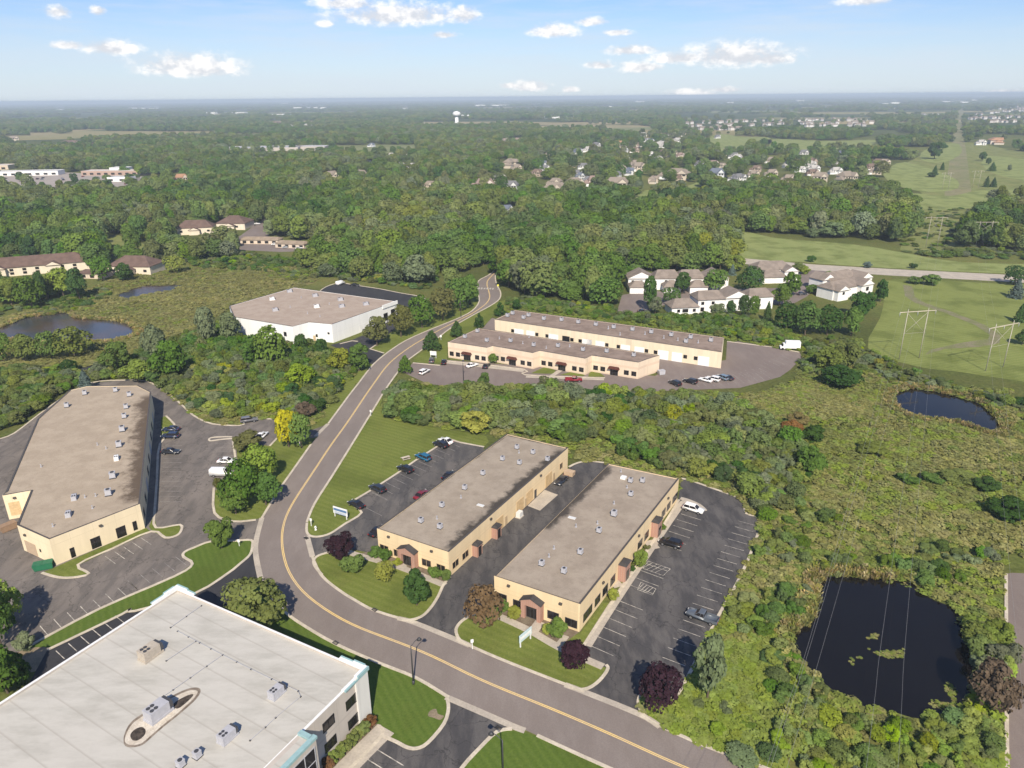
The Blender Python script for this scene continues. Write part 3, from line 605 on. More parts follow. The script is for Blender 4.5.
for i, (p, m) in enumerate(((POND_R, 'water'), (POND_T, 'water'), (POND_L, 'water_muddy'), (POND_U, 'water_muddy'), ([(66, 373), (80, 368), (95, 365), (105, 368), (100, 371), (85, 372)], 'water_muddy'))):
    sheet('pond', p, m, .04+.002*i, 4); OPEN.append(p)

# ------------------------------------------------------------------ flat-roofed buildings
def unit_mesh():
    bm = bmesh.new(); box(bm, (0, 0, .12), (1.25, 1.25, .24)); box(bm, (0, 0, .72), (1.05, 1.05, .96)); box(bm, (0, 0, 1.23), (1.15, 1.15, .06))
    bmesh.ops.create_cone(bm, cap_ends=True, segments=14, radius1=.36, radius2=.36, depth=.10, matrix=Matrix.Translation((0, 0, 1.31)))
    bmesh.ops.recalc_face_normals(bm, faces=bm.faces)
    me = bpy.data.meshes.new('rooftop_unit'); bm.to_mesh(me); bm.free()
    for q in ('unit_grey', 'dark_metal'): me.materials.append(M[q])
    for p in me.polygons:
        if p.center.z > 1.27 or (p.center.z < .25 and abs(p.normal.z) < .5): p.material_index = 1
    return me
def bigunit_mesh(wm='unit_grey'):
    bm = bmesh.new(); box(bm, (0, 0, .15), (3.0, 1.75, .3)); box(bm, (-.15, 0, .95), (2.5, 1.6, 1.3)); box(bm, (1.32, 0, 1.05), (.5, 1.7, .9), 0, .85)
    for x in (-.9, -.35):
        for y in (-.35, .35): bmesh.ops.create_cone(bm, cap_ends=True, segments=12, radius1=.24, radius2=.24, depth=.08, matrix=Matrix.Translation((x, y, 1.64)))
    bmesh.ops.recalc_face_normals(bm, faces=bm.faces)
    me = bpy.data.meshes.new('rooftop_unit'); bm.to_mesh(me); bm.free()
    for q in (wm, 'dark_metal'): me.materials.append(M[q])
    for p in me.polygons:
        if p.center.z > 1.62 or p.center.x > 1.1: p.material_index = 1
    return me
UNIT, BIGUNIT, BIGWHITE, BIGPALE = unit_mesh(), bigunit_mesh(), bigunit_mesh('white_metal'), bigunit_mesh('concrete')
def pipe_mesh():
    bm = bmesh.new(); tube(bm, [(0, 0, 0), (0, 0, .8)], .12, 8); box(bm, (0, 0, .05), (.5, .5, .1)); box(bm, (0, 0, .85), (.3, .3, .12)); bmesh.ops.recalc_face_normals(bm, faces=bm.faces)
    me = bpy.data.meshes.new('vent_pipe'); bm.to_mesh(me); bm.free(); me.materials.append(M['unit_grey']); return me
PIPE = pipe_mesh()
def slab_on(name, A, B, s0, s1, z0, z1, off, th, m, parent):
    d = Vector((B.x-A.x, B.y-A.y, 0)).normalized(); n = Vector((d.y, -d.x, 0))
    if n.dot(Vector((0, 0, 0))-A) < 0: n = -n          # facing the camera side
    c = Vector((A.x, A.y, 0))+d*(s0+s1)/2+n*(off+th/2)
    bm = bmesh.new(); box(bm, (c.x, c.y, (z0+z1)/2), (s1-s0, th, z1-z0), math.atan2(d.y, d.x)); return from_bm(name, bm, m, parent)
def outward(A, B):
    d = Vector((B.x-A.x, B.y-A.y, 0)).normalized(); n = Vector((d.y, -d.x, 0))
    return -n if n.dot(-Vector((A.x, A.y, 0))) < 0 else n
def window(A, B, s0, s1, z0, z1, parent, frame='frame_tan', mull=2, name='window'):
    d = Vector((B.x-A.x, B.y-A.y, 0)).normalized(); n = outward(A, B); a = math.atan2(d.y, d.x); ww = s1-s0
    bm = bmesh.new(); t = .09
    def bar(sa, sb, za, zb):
        c = Vector((A.x, A.y, 0))+d*(sa+sb)/2+n*.035; box(bm, (c.x, c.y, (za+zb)/2), (sb-sa, .07, zb-za), a)
    bar(s0, s1, z0, z0+t); bar(s0, s1, z1-t, z1); bar(s0, s0+t, z0+t, z1-t); bar(s1-t, s1, z0+t, z1-t)
    for i in range(1, mull): bar(s0+ww*i/mull-.03, s0+ww*i/mull+.03, z0+t, z1-t)
    f = from_bm(name, bm, M[frame], parent)
    c = Vector((A.x, A.y, 0))+d*(s0+s1)/2+n*.016; bm = bmesh.new(); box(bm, (c.x, c.y, (z0+z1)/2), (ww-.16, .024, z1-z0-.16), a); from_bm('pane', bm, M['glass'], f, local=True)
    return f
def px_window(A, B, tl, br, parent, **kw):
    s0, z1 = on_wall(*tl, A, B); s1, z0 = on_wall(*br, A, B)
    if s0 > s1: s0, s1 = s1, s0
    if z0 > z1: z0, z1 = z1, z0
    if z1-z0 < 1.7 and s1-s0 > 1.2: zc = (z0+z1)/2; z0, z1 = zc-.85, zc+.85
    return window(A, B, s0, s1, max(.25, z0), z1, parent, **kw)
def flat_building(name, label, fp, h, wall_m, roof_m, coping_m, par=.35, wt=.3, group=None, cat='building'):
    fp = [Vector((p.x, p.y, 0)) for p in fp]
    area = sum(a.x*b.y-b.x*a.y for a, b in zip(fp, fp[1:]+fp[:1]))
    if area < 0: fp = fp[::-1]
    c = sum(fp, Vector())/len(fp); t = thing(name, label, cat, (c.x, c.y, 0), group)
    n = len(fp); ins = []
    for i in range(n):
        a, b, e = fp[i-1], fp[i], fp[(i+1) % n]; d1 = (b-a).normalized(); d2 = (e-b).normalized(); n1 = Vector((-d1.y, d1.x, 0)); n2 = Vector((-d2.y, d2.x, 0)); m_ = (n1+n2); k_ = max(.35, m_.length_squared/2); ins.append(b+m_/k_*wt)
    bm = bmesh.new()
    o0 = [bm.verts.new((p.x, p.y, -.1)) for p in fp]; o1 = [bm.verts.new((p.x, p.y, h)) for p in fp]; i1 = [bm.verts.new((p.x, p.y, h)) for p in ins]; i0 = [bm.verts.new((p.x, p.y, h-par-.2)) for p in ins]
    for i in range(n):
        j = (i+1) % n
        for q in ((o0[i], o0[j], o1[j], o1[i]), (o1[i], o1[j], i1[j], i1[i]), (i1[i], i1[j], i0[j], i0[i])): bm.faces.new(q)
    wall = from_bm('wall', bm, M[wall_m], t)
    bm = bmesh.new(); flat(bm, [Vector((p.x, p.y, h-par)) for p in ins]); 
    me = bpy.data.meshes.new('roof'); bm.to_mesh(me); bm.free()
    for p in me.polygons:
        if p.normal.z < 0: p.flip()
    roof = link('roof', me, M[roof_m], t)
    bm = bmesh.new(); mid = [(a+b)/2 for a, b in zip(fp, ins)]; strip(bm, mid, wt+.08, .07, h+.004, True); from_bm('coping', bm, M[coping_m], t)
    return t, roof
def rooftop(roof, h, items, mesh, yaw, sc_=1.0):
    for (px, py) in items:
        p = G(px, py, h); o = bpy.data.objects.new(mesh.name.split('.')[0], mesh); col.objects.link(o); o.parent = roof; o.location = (p.x, p.y, p.z+.004); o.rotation_euler = (0, 0, yaw); o.scale = (sc_,)*3
def flats(roof, h, items, yaw, s=(1.6, .8, .12), m='skylight'):
    for px, py in items:
        p = G(px, py, h); bm = bmesh.new(); box(bm, (p.x, p.y, h+s[2]/2+.004), s, yaw); from_bm('skylight', bm, M[m], roof, local=True)
def lampbox(A, B, px, py, parent):
    s, z = on_wall(px, py, A, B); slab_on('wall_light', A, B, s-.28, s+.28, z-.2, z+.18, .004, .35, M['coping_dark'], parent)
def porch(A, B, s0, s1, parent, h=3.6, dep=1.3, roof='shingle_dark', side=None):
    """brick entrance bay with a gabled cap and a glazed double door"""
    d = Vector((B.x-A.x, B.y-A.y, 0)).normalized(); n = outward(A, B); a = math.atan2(d.y, d.x); A0 = Vector((A.x, A.y, 0)); ww = s1-s0
    bm = bmesh.new(); pw = ww*.2
    for s in (s0+pw/2, s1-pw/2): c = A0+d*s+n*(dep/2+.003); box(bm, (c.x, c.y, h/2), (pw, dep, h), a)
    c = A0+d*(s0+s1)/2+n*(dep/2+.003); box(bm, (c.x, c.y, h-.42), (ww-2*pw-.004, dep-.01, .83), a)
    # gable prism
    e0, e1 = A0+d*s0+n*(dep+.003), A0+d*s1+n*(dep+.003); mid = (e0+e1)/2; gh = ww*.22
    v = [bm.verts.new((p.x, p.y, z)) for p, z in ((e0, h), (e1, h), (mid, h+gh), (e0-n*dep, h), (e1-n*dep, h), (mid-n*dep, h+gh))]
    bm.faces.new(v[:3]); bm.faces.new(v[3:][::-1])
    pr = from_bm('porch', bm, M['brick'], parent)
    bm = bmesh.new()
    for sa, sb in ((-1, 0), (1, 0)):
        ea = mid+d*sa*(ww/2+.18); za_ = h-.03; q = []
        for off in (.2, -dep+.01):
            q.append((ea+n*off, za_)); q.append((mid+n*off, h+gh+.05))
        lo = [bm.verts.new((p.x, p.y, z)) for p, z in (q[0], q[1], q[3], q[2])]; hi = [bm.verts.new((p.x, p.y, z+.14)) for p, z in (q[0], q[1], q[3], q[2])]
        bm.faces.new(lo); bm.faces.new(hi)
        for i in range(4): bm.faces.new((lo[i], lo[(i+1) % 4], hi[(i+1) % 4], hi[i]))
    from_bm('porch_roof', bm, M[roof], pr, local=True)
    f = window(A0+n*(dep*.5), Vector((B.x,B.y,0))+n*(dep*.5), s0+pw+.01, s1-pw-.01, .05, h-.86, parent, frame='dark_metal', mull=3, name='door')
    return pr
Z = lambda x0, y0, k: (lambda x, y: (x0+x/k, y0+y/k))
# --- west tan building (A)
hA = 5.75
A = [G(376.9, 528.6, hA), G(448.3, 552.3, hA), G(568, 447.8, hA), G(507, 433.8, hA)]
m_roof('roof_a', (0.295, 0.246, 0.193), (0.360, 0.305, 0.243), [(A[1], A[2], 2.7, (.026, .024, .023)), (A[0], A[3], .6, (.09, .08, .07)), (A[3], A[2], .8, (.05, .045, .04))])
tA, rA = flat_building('office_building', 'tan flat-roofed office building with a soot-stained roof edge, between the car lot and the alley', A, hA, 'wall_gold', 'roof_a', 'coping_dark', .12)
z = Z(360, 500, 6.4)
for tl, br in (((127, 287), (185, 332)), ((215, 317), (262, 364)), ((395, 378), (457, 427)), ((490, 410), (548, 462))): px_window(A[0], A[1], z(*tl), z(*br), tA)
s0, _ = on_wall(*z(268, 340), A[0], A[1]); s1, _ = on_wall(*z(372, 370), A[0], A[1]); porch(A[0], A[1], s0, s1, tA, 3.55)
for p in ((185, 233), (460, 325)): lampbox(A[0], A[1], *z(*p), tA)
for tl, br in (((590, 405), (632, 425)), ((653, 345), (695, 366))):
    s0, _ = on_wall(*z(tl[0], tl[1]+20), A[1], A[2]); s1, _ = on_wall(*z(br[0], br[1]), A[1], A[2]); window(A[1], A[2], s0, s1, 1.0, 2.6, tA)
dA = (A[2]-A[1]).length
def small_bay(A_, B_, s, wd, h, dep, parent):
    d = Vector((B_.x-A_.x, B_.y-A_.y, 0)).normalized(); n = outward(A_, B_); a = math.atan2(d.y, d.x); c = Vector((A_.x, A_.y, 0))+d*s+n*(dep/2+.003)
    bm = bmesh.new(); box(bm, (c.x, c.y, h/2), (wd, dep, h), a); b = from_bm('entrance_bay', bm, M['brick'], parent)
    bm = bmesh.new(); c2 = c+n*.06; box(bm, (c2.x, c2.y, h+.24), (wd+.3, dep+.3, .46), a, .62); from_bm('bay_roof', bm, M['shingle_dark'], b, local=True)
    bm = bmesh.new(); c3 = c+n*(dep/2+.03); box(bm, (c3.x, c3.y, 1.15), (wd*.55, .06, 2.2), a); from_bm('door', bm, M['glass'], b, local=True)
for px in ((735, 350), (858, 240)):
    s, _ = on_wall(*z(*px), A[1], A[2]); small_bay(A[1], A[2], s, 1.9, 2.7, 1.3, tA)
for i, s in enumerate((17.5, 26.5, 31.0, 40.5)):
    slab_on('garage_door', A[1], A[2], s, s+3.2, .1, 3.3, .004, .06, M['door_cream'], tA)
    slab_on('steel_door', A[1], A[2], s+3.9, s+4.9, .1, 2.2, .004, .06, M['dark_metal' if i == 2 else 'frame_tan'], tA)
window(A[1], A[2], dA-4.6, dA-3.0, 1.6, 3.2, tA)
z = Z(440, 420, 6.4)
for p in ((642, 354), (322, 632)): lampbox(A[1], A[2], *z(*p), tA)
yA = math.atan2((A[1]-A[0]).y, (A[1]-A[0]).x); hr = hA-.12
rooftop(rA, hr, [(421, 522), (440, 528), (442, 506.5), (464.8, 489), (483, 474.5), (502.5, 460), (517, 448.5), (533, 453.5), (519.5, 464), (547.5, 460.5)], UNIT, yA, .8)
flats(rA, hr, [(480.5, 505.5)], yA); rooftop(rA, hr, [(461, 498), (519, 453), (437, 519)], PIPE, yA, .8)
# --- east tan building (B)
hB = 5.9
B = [G(494, 576, hB), G(580, 604.5, hB), G(679, 478.5, hB), G(608.25, 463.5, hB)]
m_roof('roof_b', (0.290, 0.240, 0.190), (0.356, 0.300, 0.239), [(B[0].lerp(B[3], .35), B[3], 2.2, (.034, .030, .028))])
tB, rB = flat_building('office_building', 'tan flat-roofed office building with two brick side bays facing the lot of the grey pickup', B, hB, 'wall_gold', 'roof_b', 'coping_dark', .12)
z = Z(480, 540, 6.4)
for tl, br in (((108, 347), (172, 388)), ((212, 385), (278, 440)), ((432, 460), (505, 508)), ((545, 500), (622, 560))): px_window(B[0], B[1], z(*tl), z(*br), tB, frame='dark_metal')
s0, _ = on_wall(*z(282, 420), B[0], B[1]); s1, _ = on_wall(*z(408, 460), B[0], B[1]); porch(B[0], B[1], s0, s1, tB, 3.75)
for p in ((185, 290), (518, 405)): lampbox(B[0], B[1], *z(*p), tB)
for xa_, xb_, yy in ((660, 715, 490), (733, 767, 410), (783, 815, 345), (833, 862, 285)):
    s0, _ = on_wall(*z(xa_, yy+18), B[1], B[2]); s1, _ = on_wall(*z(xb_, yy-15), B[1], B[2]); window(B[1], B[2], s0, s1, .9, 2.7, tB, frame='dark_metal')
z5 = Z(570, 480, 6.4)
for xa_, xb_, yy in ((432, 460, 425), (475, 500, 378), (585, 608, 228), (618, 640, 182), (655, 685, 132)):
    s0, _ = on_wall(*z5(xa_, yy+10), B[1], B[2]); s1, _ = on_wall(*z5(xb_, yy-10), B[1], B[2]); window(B[1], B[2], s0, s1, 1.0, 2.7, tB, frame='dark_metal')
for p in ((325, 600), (532, 330)):
    s, _ = on_wall(*z5(*p), B[1], B[2]); small_bay(B[1], B[2], s-.2, 2.6, 3.7, 1.5, tB)
for p in ((208, 655), (437, 355), (625, 115)): lampbox(B[1], B[2], *z5(*p), tB)
hr = hB-.12
rooftop(rB, hr, [(630.5, 482), (642.5, 482), (630.8, 495.5), (599, 532), (580.3, 553.5), (541.7, 565), (564, 572.5)], UNIT, yA, .8)
rooftop(rB, hr, [(614, 515.5)], UNIT, yA, .95); flats(rB, hr, [(572, 518)], yA); flats(rB, hr, [(623.5, 478.5)], yA, (1.2, 1.2, .5), 'white_metal')
rooftop(rB, hr, [(621, 472), (627, 488), (614, 504), (597.5, 524), (549, 557), (554, 549), (576, 527)], PIPE, yA, .8)
# --- far west building (C) with splayed front
hC = 6.2
Cc = [G(49, 539.4, hC), G(139.8, 504, hC), G(151, 392, hC), G(137.5, 385.3, hC), G(87, 386, hC), G(70, 390, hC), G(37.5, 419, hC), G(6, 491.5, hC), G(2.3, 495.6, hC), G(31, 490.6, hC), G(17, 525, hC)]
m_roof('roof_c', (0.355, 0.290, 0.219), (0.417, 0.345, 0.264), [(Cc[1], Cc[2], 4.2, (.075, .052, .036))])
tC, rC = flat_building('industrial_building', 'cream industrial building with splayed front, loading notch and brown roof beside the green skip', Cc, hC, 'wall_cream', 'roof_c', 'coping_dark', .14)
z = Z(0, 480, 6.4)
for tl, br in (((443, 440), (487, 488)), ((575, 380), (652, 420)), ((738, 312), (812, 350)), ((845, 270), (882, 314))): px_window(Cc[0], Cc[1], z(*tl), z(*br), tC, frame='black')
lampbox(Cc[0], Cc[1], *z(640, 290), tC); lampbox(Cc[10], Cc[0], *z(163, 350), tC); lampbox(Cc[8], Cc[9], *z(92, 112), tC)
sA, _ = on_wall(*z(172, 440), Cc[10], Cc[0]); sB, _ = on_wall(*z(243, 480), Cc[10], Cc[0]); slab_on('garage_door', Cc[10], Cc[0], sA, sB, .1, 3.0, .004, .06, M['pale_wood'], tC)
px_window(Cc[10], Cc[0], z(252, 440), z(266, 462), tC, frame='black', mull=1)
sA, _ = on_wall(*z(72, 220), Cc[8], Cc[9]); sB, _ = on_wall(*z(145, 220), Cc[8], Cc[9]); slab_on('dock_door', Cc[8], Cc[9], sA, sB, .9, 4.2, .004, .06, M['door_cream'], tC)
LCr = (Cc[2]-Cc[1]).length
for i in range(9):
    s = 2.5+i*(LCr-6)/9
    slab_on('garage_door' if i % 3 == 2 else 'window', Cc[1], Cc[2], s, s+(3.0 if i % 3 == 2 else 2.2), .1 if i % 3 == 2 else .9, 3.0, .004, .05, M['unit_grey' if i % 3 == 2 else 'glass'], tC)
yC = R(112); hr = hC-.14
z1 = Z(0, 384, 4)
rooftop(rC, hr, [z1(*p) for p in ((340, 42), (463, 30), (518, 48), (505, 97), (498, 135), (268, 92))], UNIT, yC, 1.0)
rooftop(rC, hr, [z1(*p) for p in ((490, 188), (477, 250), (452, 375), (435, 444))], UNIT, yC, 1.15)
rooftop(rC, hr, [z1(*p) for p in ((298, 460), (275, 527))], BIGUNIT, yC, .62); rooftop(rC, hr, [z1(467, 302)], BIGWHITE, yC, .62)
rooftop(rC, hr, [z1(*p) for p in ((370, 498), (383, 449), (390, 245), (165, 332), (212, 571), (425, 260), (340, 455))], PIPE, yC, .8)
# --- white-roofed two-storey building (D)
hD = 8.9
d1, d2, d3 = G(177.5, 588.5, hD), G(366, 670, hD), G(301, 731, hD)
dr = (d3-d2).normalized(); dl = (d2-d1).normalized(); dr = (dr-dl*dr.dot(dl)).normalized()
D = [d1, d2, d2+dr*58, d1+dr*58]
tD, rD = flat_building('office_building', 'large two-storey office building with a wide white membrane roof and teal parapet corners', D, hD, 'wall_panel', 'membrane', 'white_metal', .30, .4)
z = Z(220, 648, 6.4)
for tl, br in (((655, 500), (733, 465)), ((805, 372), (873, 315)), ((670, 645), (745, 580)), ((820, 498), (886, 438))):
    s0, za_ = on_wall(*z(*tl), D[1], D[2]); s1, zb_ = on_wall(*z(*br), D[1], D[2]); zc = (za_+zb_)/2; window(D[1], D[2], min(s0, s1), max(s0, s1), zc-.85, zc+.85, tD, frame='black')
sW, _ = on_wall(*z(868, 300), D[1], D[2]); slab_on('corner_panel', D[1], D[2], .02, sW, .02, hD+.45, .004, .30, M['wall_panel_white'], tD)
slab_on('corner_panel', D[0], D[1], (d2-d1).length-1.9, (d2-d1).length+.2, .02, hD+.45, .004, .25, M['wall_panel_white'], tD)
def cap(P, Q, s0, s1, z0, z1, w_, m, name, off=0.0):
    d = (Q-P); d.z = 0; d.normalize(); n = Vector((d.y, -d.x, 0)); c = Vector((P.x, P.y, 0))+d*(s0+s1)/2+n*off
    sg = 1 if P is D[0] and Q is D[3] else -1
    bm = bmesh.new(); box(bm, (c.x, c.y, (z0+z1)/2), (s1-s0, w_, z1-z0), math.atan2(d.y, d.x)); from_bm('parapet_block', bm, M['white_metal'], tD)
    c = c+n*sg*(w_/2-.10); bm = bmesh.new(); box(bm, (c.x, c.y, (z0+z1)/2+.01), (s1-s0+.03, .27, z1-z0+.06), math.atan2(d.y, d.x)); return from_bm(name, bm, M[m], tD)
LD = (d2-d1).length
for a0, a1, hh in ((-.25, 2.2, .62), (2.2, 5.0, .30)): cap(D[1], D[2], a0, a1, hD+.08, hD+hh, .75, 'teal_trim', 'parapet_trim')
for a0, a1, hh in ((LD-2.4, LD-.38, .63), (LD-5.0, LD-2.4, .31), (-.25, 2.4, .6), (2.4, 4.2, .3)): cap(D[0], D[1], a0, a1, hD+.08, hD+hh, .75, 'teal_trim', 'parapet_trim')
cap(D[0], D[3], .4, 2.5, hD+.08, hD+.61, .75, 'teal_trim', 'parapet_trim'); cap(D[0], D[3], 2.5, 5, hD+.08, hD+.3, .75, 'teal_trim', 'parapet_trim')
# glazed entrance block
nD = outward(D[1], D[2]); so, _ = on_wall(301, 731, D[1], D[2]); dep = 2.6; hE = hD+.35; LE_ = 16
ec = Vector((D[1].x, D[1].y, 0))+dr*(so+LE_/2)+nD*(dep/2+.004); aD = math.atan2(dr.y, dr.x)
bm = bmesh.new(); box(bm, (ec.x, ec.y, hE/2), (LE_, dep, hE), aD); eb = from_bm('entrance_block', bm, M['wall_panel'], tD)
bm = bmesh.new(); q = ec; 
for off, ln, wd, al in ((dep/2-.3, LE_+.5, .7, 0), (-LE_/2+.3, dep-.6, .7, 1)):
    if al == 0: c = q+nD*off; box(bm, (c.x, c.y, hE+.22), (ln, wd, .42), aD)
    else: c = q+dr*off+nD*(-.3); box(bm, (c.x, c.y, hE+.22), (wd, ln, .42), aD)
from_bm('parapet_trim', bm, M['teal_trim'], eb, local=True)
bm = bmesh.new(); c = ec+nD*.2-dr*-.2; box(bm, (c.x, c.y, hE+.06), (LE_-1, dep-1, .1), aD); from_bm('block_roof', bm, M['membrane'], eb, local=True)
bm = bmesh.new(); c = ec+nD*(dep/2+.03); box(bm, (c.x, c.y, hE/2-.2), (LE_-.9, .05, hE-1.2), aD); from_bm('curtain_glass', bm, M['glass'], eb, local=True)
bm = bmesh.new()
for i in range(9): c2 = c+dr*(-LE_/2+.5+i*(LE_-1)/8)+nD*.03; box(bm, (c2.x, c2.y, hE/2-.2), (.12, .10, hE-1.1), aD)
for zz in (.6, 2.2, 4.2, 6.2, hE-.8): c2 = c+nD*.04; box(bm, (c2.x, c2.y, zz), (LE_-1, .07, .12), aD)
from_bm('mullion', bm, M['unit_grey'], eb, local=True)
# roof plant, pipes and the puddle stain
hr = hD-.30
rooftop(rD, hr, [Z(80, 620, 6.4)(505, 610)], BIGUNIT, aD+R(180), 1.15); rooftop(rD, hr, [Z(80, 620, 6.4)(455, 230)], BIGPALE, aD+R(180), 1.1)
rooftop(rD, hr, [Z(220, 648, 6.4)(365, 300)], BIGUNIT, aD+R(180), .8); rooftop(rD, hr, [Z(220, 648, 6.4)(50, 580)], BIGUNIT, aD+R(180), .85); rooftop(rD, hr, [(181, 766), (197.5, 757)], UNIT, aD, .8)
def stain(pts, m, zz, name):
    P = spline([G(*p, hr+zz) for p in pts], 4, True); bm = bmesh.new(); flat(bm, P); o = from_bm(name, bm, M[m], rD, local=True)
    for p in o.data.polygons:
        if p.normal.z < 0: p.flip()
noisy('stain_brown', (.17, .135, .105), (.30, .25, .20), 1.2, 5); noisy('silt_pale', (.66, .60, .51), (.55, .48, .39), 1.0, 5); noisy('debris_dark', (.040, .032, .027), (.10, .08, .065), 1.5, 6)
z = Z(80, 620, 6.4)
stain([z(*p) for p in ((283, 735), (330, 650), (440, 575), (560, 500), (680, 443), (750, 432), (772, 455), (740, 510), (640, 600), (540, 680), (460, 750), (400, 800), (330, 815), (285, 800))], 'stain_brown', .004, 'puddle_stain')
stain([z(*p) for p in ((292, 740), (340, 660), (450, 585), (565, 512), (685, 455), (740, 450), (752, 465), (720, 510), (630, 592), (530, 672), (450, 742), (390, 790), (330, 800), (292, 785))], 'silt_pale', .008, 'puddle_stain')
stain([z(*p) for p in ((600, 535), (650, 500), (710, 475), (725, 482), (690, 520), (640, 560), (610, 565))], 'debris_dark', .012, 'puddle_debris')
stain([z(*p) for p in ((322, 735), (350, 700), (395, 685), (420, 705), (410, 740), (370, 770), (335, 768))], 'debris_dark', .012, 'puddle_debris')
bm = bmesh.new(); bk = bmesh.new()
def pipeline(pts):
    P = [G(*p, hr+.16) for p in pts]; tube(bm, P, .035, 5)
    for a, b in zip(P, P[1:]):
        n_ = max(1, int((b-a).length/2.6))
        for i in range(n_+1): c = a.lerp(b, i/n_); box(bk, (c.x, c.y, hr+.10), (.18, .18, .16), aD)
z5_ = Z(0, 576, 4); z6 = Z(220, 648, 6.4)
pipeline([z5_(805, 118), z5_(682, 205)]); pipeline([z5_(710, 220), z5_(890, 315), z5_(1004, 372), z6(330, 198), z6(500, 275), z6(515, 310), z6(355, 445), z6(290, 505), z6(192, 590)]); pipeline([z5_(890, 315), z5_(620, 505)]); pipeline([z5_(783, 260), z5_(665, 338)])
from_bm('gas_pipe', bm, M['unit_grey'], rD, local=True); from_bm('pipe_support', bk, M['dark_metal'], rD, local=True)
# --- white warehouse (E)
hW = 7.4
E_ = [G(229.4, 306, hW), G(294, 287.5, hW), G(397, 301.4, hW), G(331.7, 324.4, hW), G(309, 322.3, hW), G(292.7, 326.6, hW), G(234, 317, hW)]
m_roof('roof_e', (0.353, 0.280, 0.226), (0.403, 0.330, 0.270))
tE, rE = flat_building('warehouse', 'white warehouse with a tan flat roof beside the bend of the road', E_, hW, 'wall_white', 'roof_e', 'coping_dark', .12)
z = Z(220, 270, 6.4)
px_window(E_[6], E_[5], z(408, 400), z(428, 420), tE, frame='black', mull=1); px_window(E_[4], E_[3], z(612, 410), z(627, 430), tE, frame='black', mull=1); px_window(E_[4], E_[3], z(688, 398), z(702, 412), tE, frame='black', mull=1)
s, _ = on_wall(*z(600, 460), E_[4], E_[3]); slab_on('steel_door', E_[4], E_[3], s, s+1.1, .05, 2.2, .004, .05, M['frame_tan'], tE)
z = Z(360, 260, 6.4)
LEr = (E_[2]-E_[3]).length
window(E_[3], E_[2], LEr-9.2, LEr-6.6, 1.0, 4.2, tE, frame='black'); window(E_[3], E_[2], LEr-4.4, LEr-2.0, .3, 4.8, tE, frame='black')
for i in range(2): slab_on('garage_door', E_[3], E_[2], 15+i*5.5, 18.4+i*5.5, .05, 3.4, .004, .05, M['door_white'], tE)
slab_on('parapet_block', E_[3], E_[2], LEr-9.6, LEr-.02, hW-1.0, hW+.5, .004, .35, M['wall_white'], tE)
z = Z(220, 270, 6.4); hr = hW-.12
rooftop(rE, hr, [z(*p) for p in ((447, 142), (355, 262), (610, 170), (772, 195), (780, 238), (935, 224))], BIGUNIT, R(30), .78); rooftop(rE, hr, [z(335, 192), z(620, 240)], BIGWHITE, R(30), .78)
rooftop(rE, hr, [z(*p) for p in ((520, 180), (450, 240), (700, 220), (560, 280), (640, 300))], PIPE, 0, .9)
# --- front strip with stepped bays (F)
hF = 5.9
F_ = [G(447.8, 342, hF), G(478.3, 328, hF), G(659.8, 355.5, hF), G(646.6, 359.4, hF), G(638.7, 362.5, hF), G(592, 355.5, hF), G(585.6, 358.6, hF), G(540, 350.8, hF), G(533, 353, hF), G(493, 346, hF), G(487, 347.7, hF)]
m_roof('roof_f', (0.215, 0.162, 0.131), (0.292, 0.227, 0.187))
tF, rF = flat_building('shop_row', 'long cream business row with four stepped bays, brown awnings and the red pickup out front', F_, hF, 'wall_pinkcream', 'roof_f', 'coping_dark', .12)
bays = [(F_[0], F_[10]), (F_[9], F_[8]), (F_[7], F_[6]), (F_[5], F_[4])]
for i, (a, b) in enumerate(bays):
    L = (b-a).length-.3
    if L < 6: continue
    for s in (.6, 3.2): window(a, b, s, s+1.7, .9, 2.5, tF, frame='dark_metal')
    for s in (L-4.6, L-2.0): window(a, b, s, s+1.7, .9, 2.5, tF, frame='dark_metal')
    window(a, b, L/2-1.4, L/2+1.4, .05, 2.4, tF, frame='dark_metal', mull=3, name='door')
    d = (b-a).normalized(); n = outward(a, b); c = Vector((a.x, a.y, 0))+d*L/2+n*.65
    bm = bmesh.new(); box(bm, (c.x, c.y, 2.9), (4.0, 1.2, .7), math.atan2(d.y, d.x), .8); from_bm('awning', bm, M['awning_brown'], tF)
z = Z(440, 300, 6.4); zz = Z(570, 300, 6.4); hr = hF-.12
rooftop(rF, hr, [z(*p) for p in ((160, 242), (240, 206), (300, 266), (452, 268), (600, 295), (755, 300), (915, 325))]+[zz(*p) for p in ((235, 335), (408, 360))], UNIT, yA, 1.0)
rooftop(rF, hr, [z(*p) for p in ((380, 250), (530, 280), (680, 310), (830, 300), (570, 240))], PIPE, yA, 1)
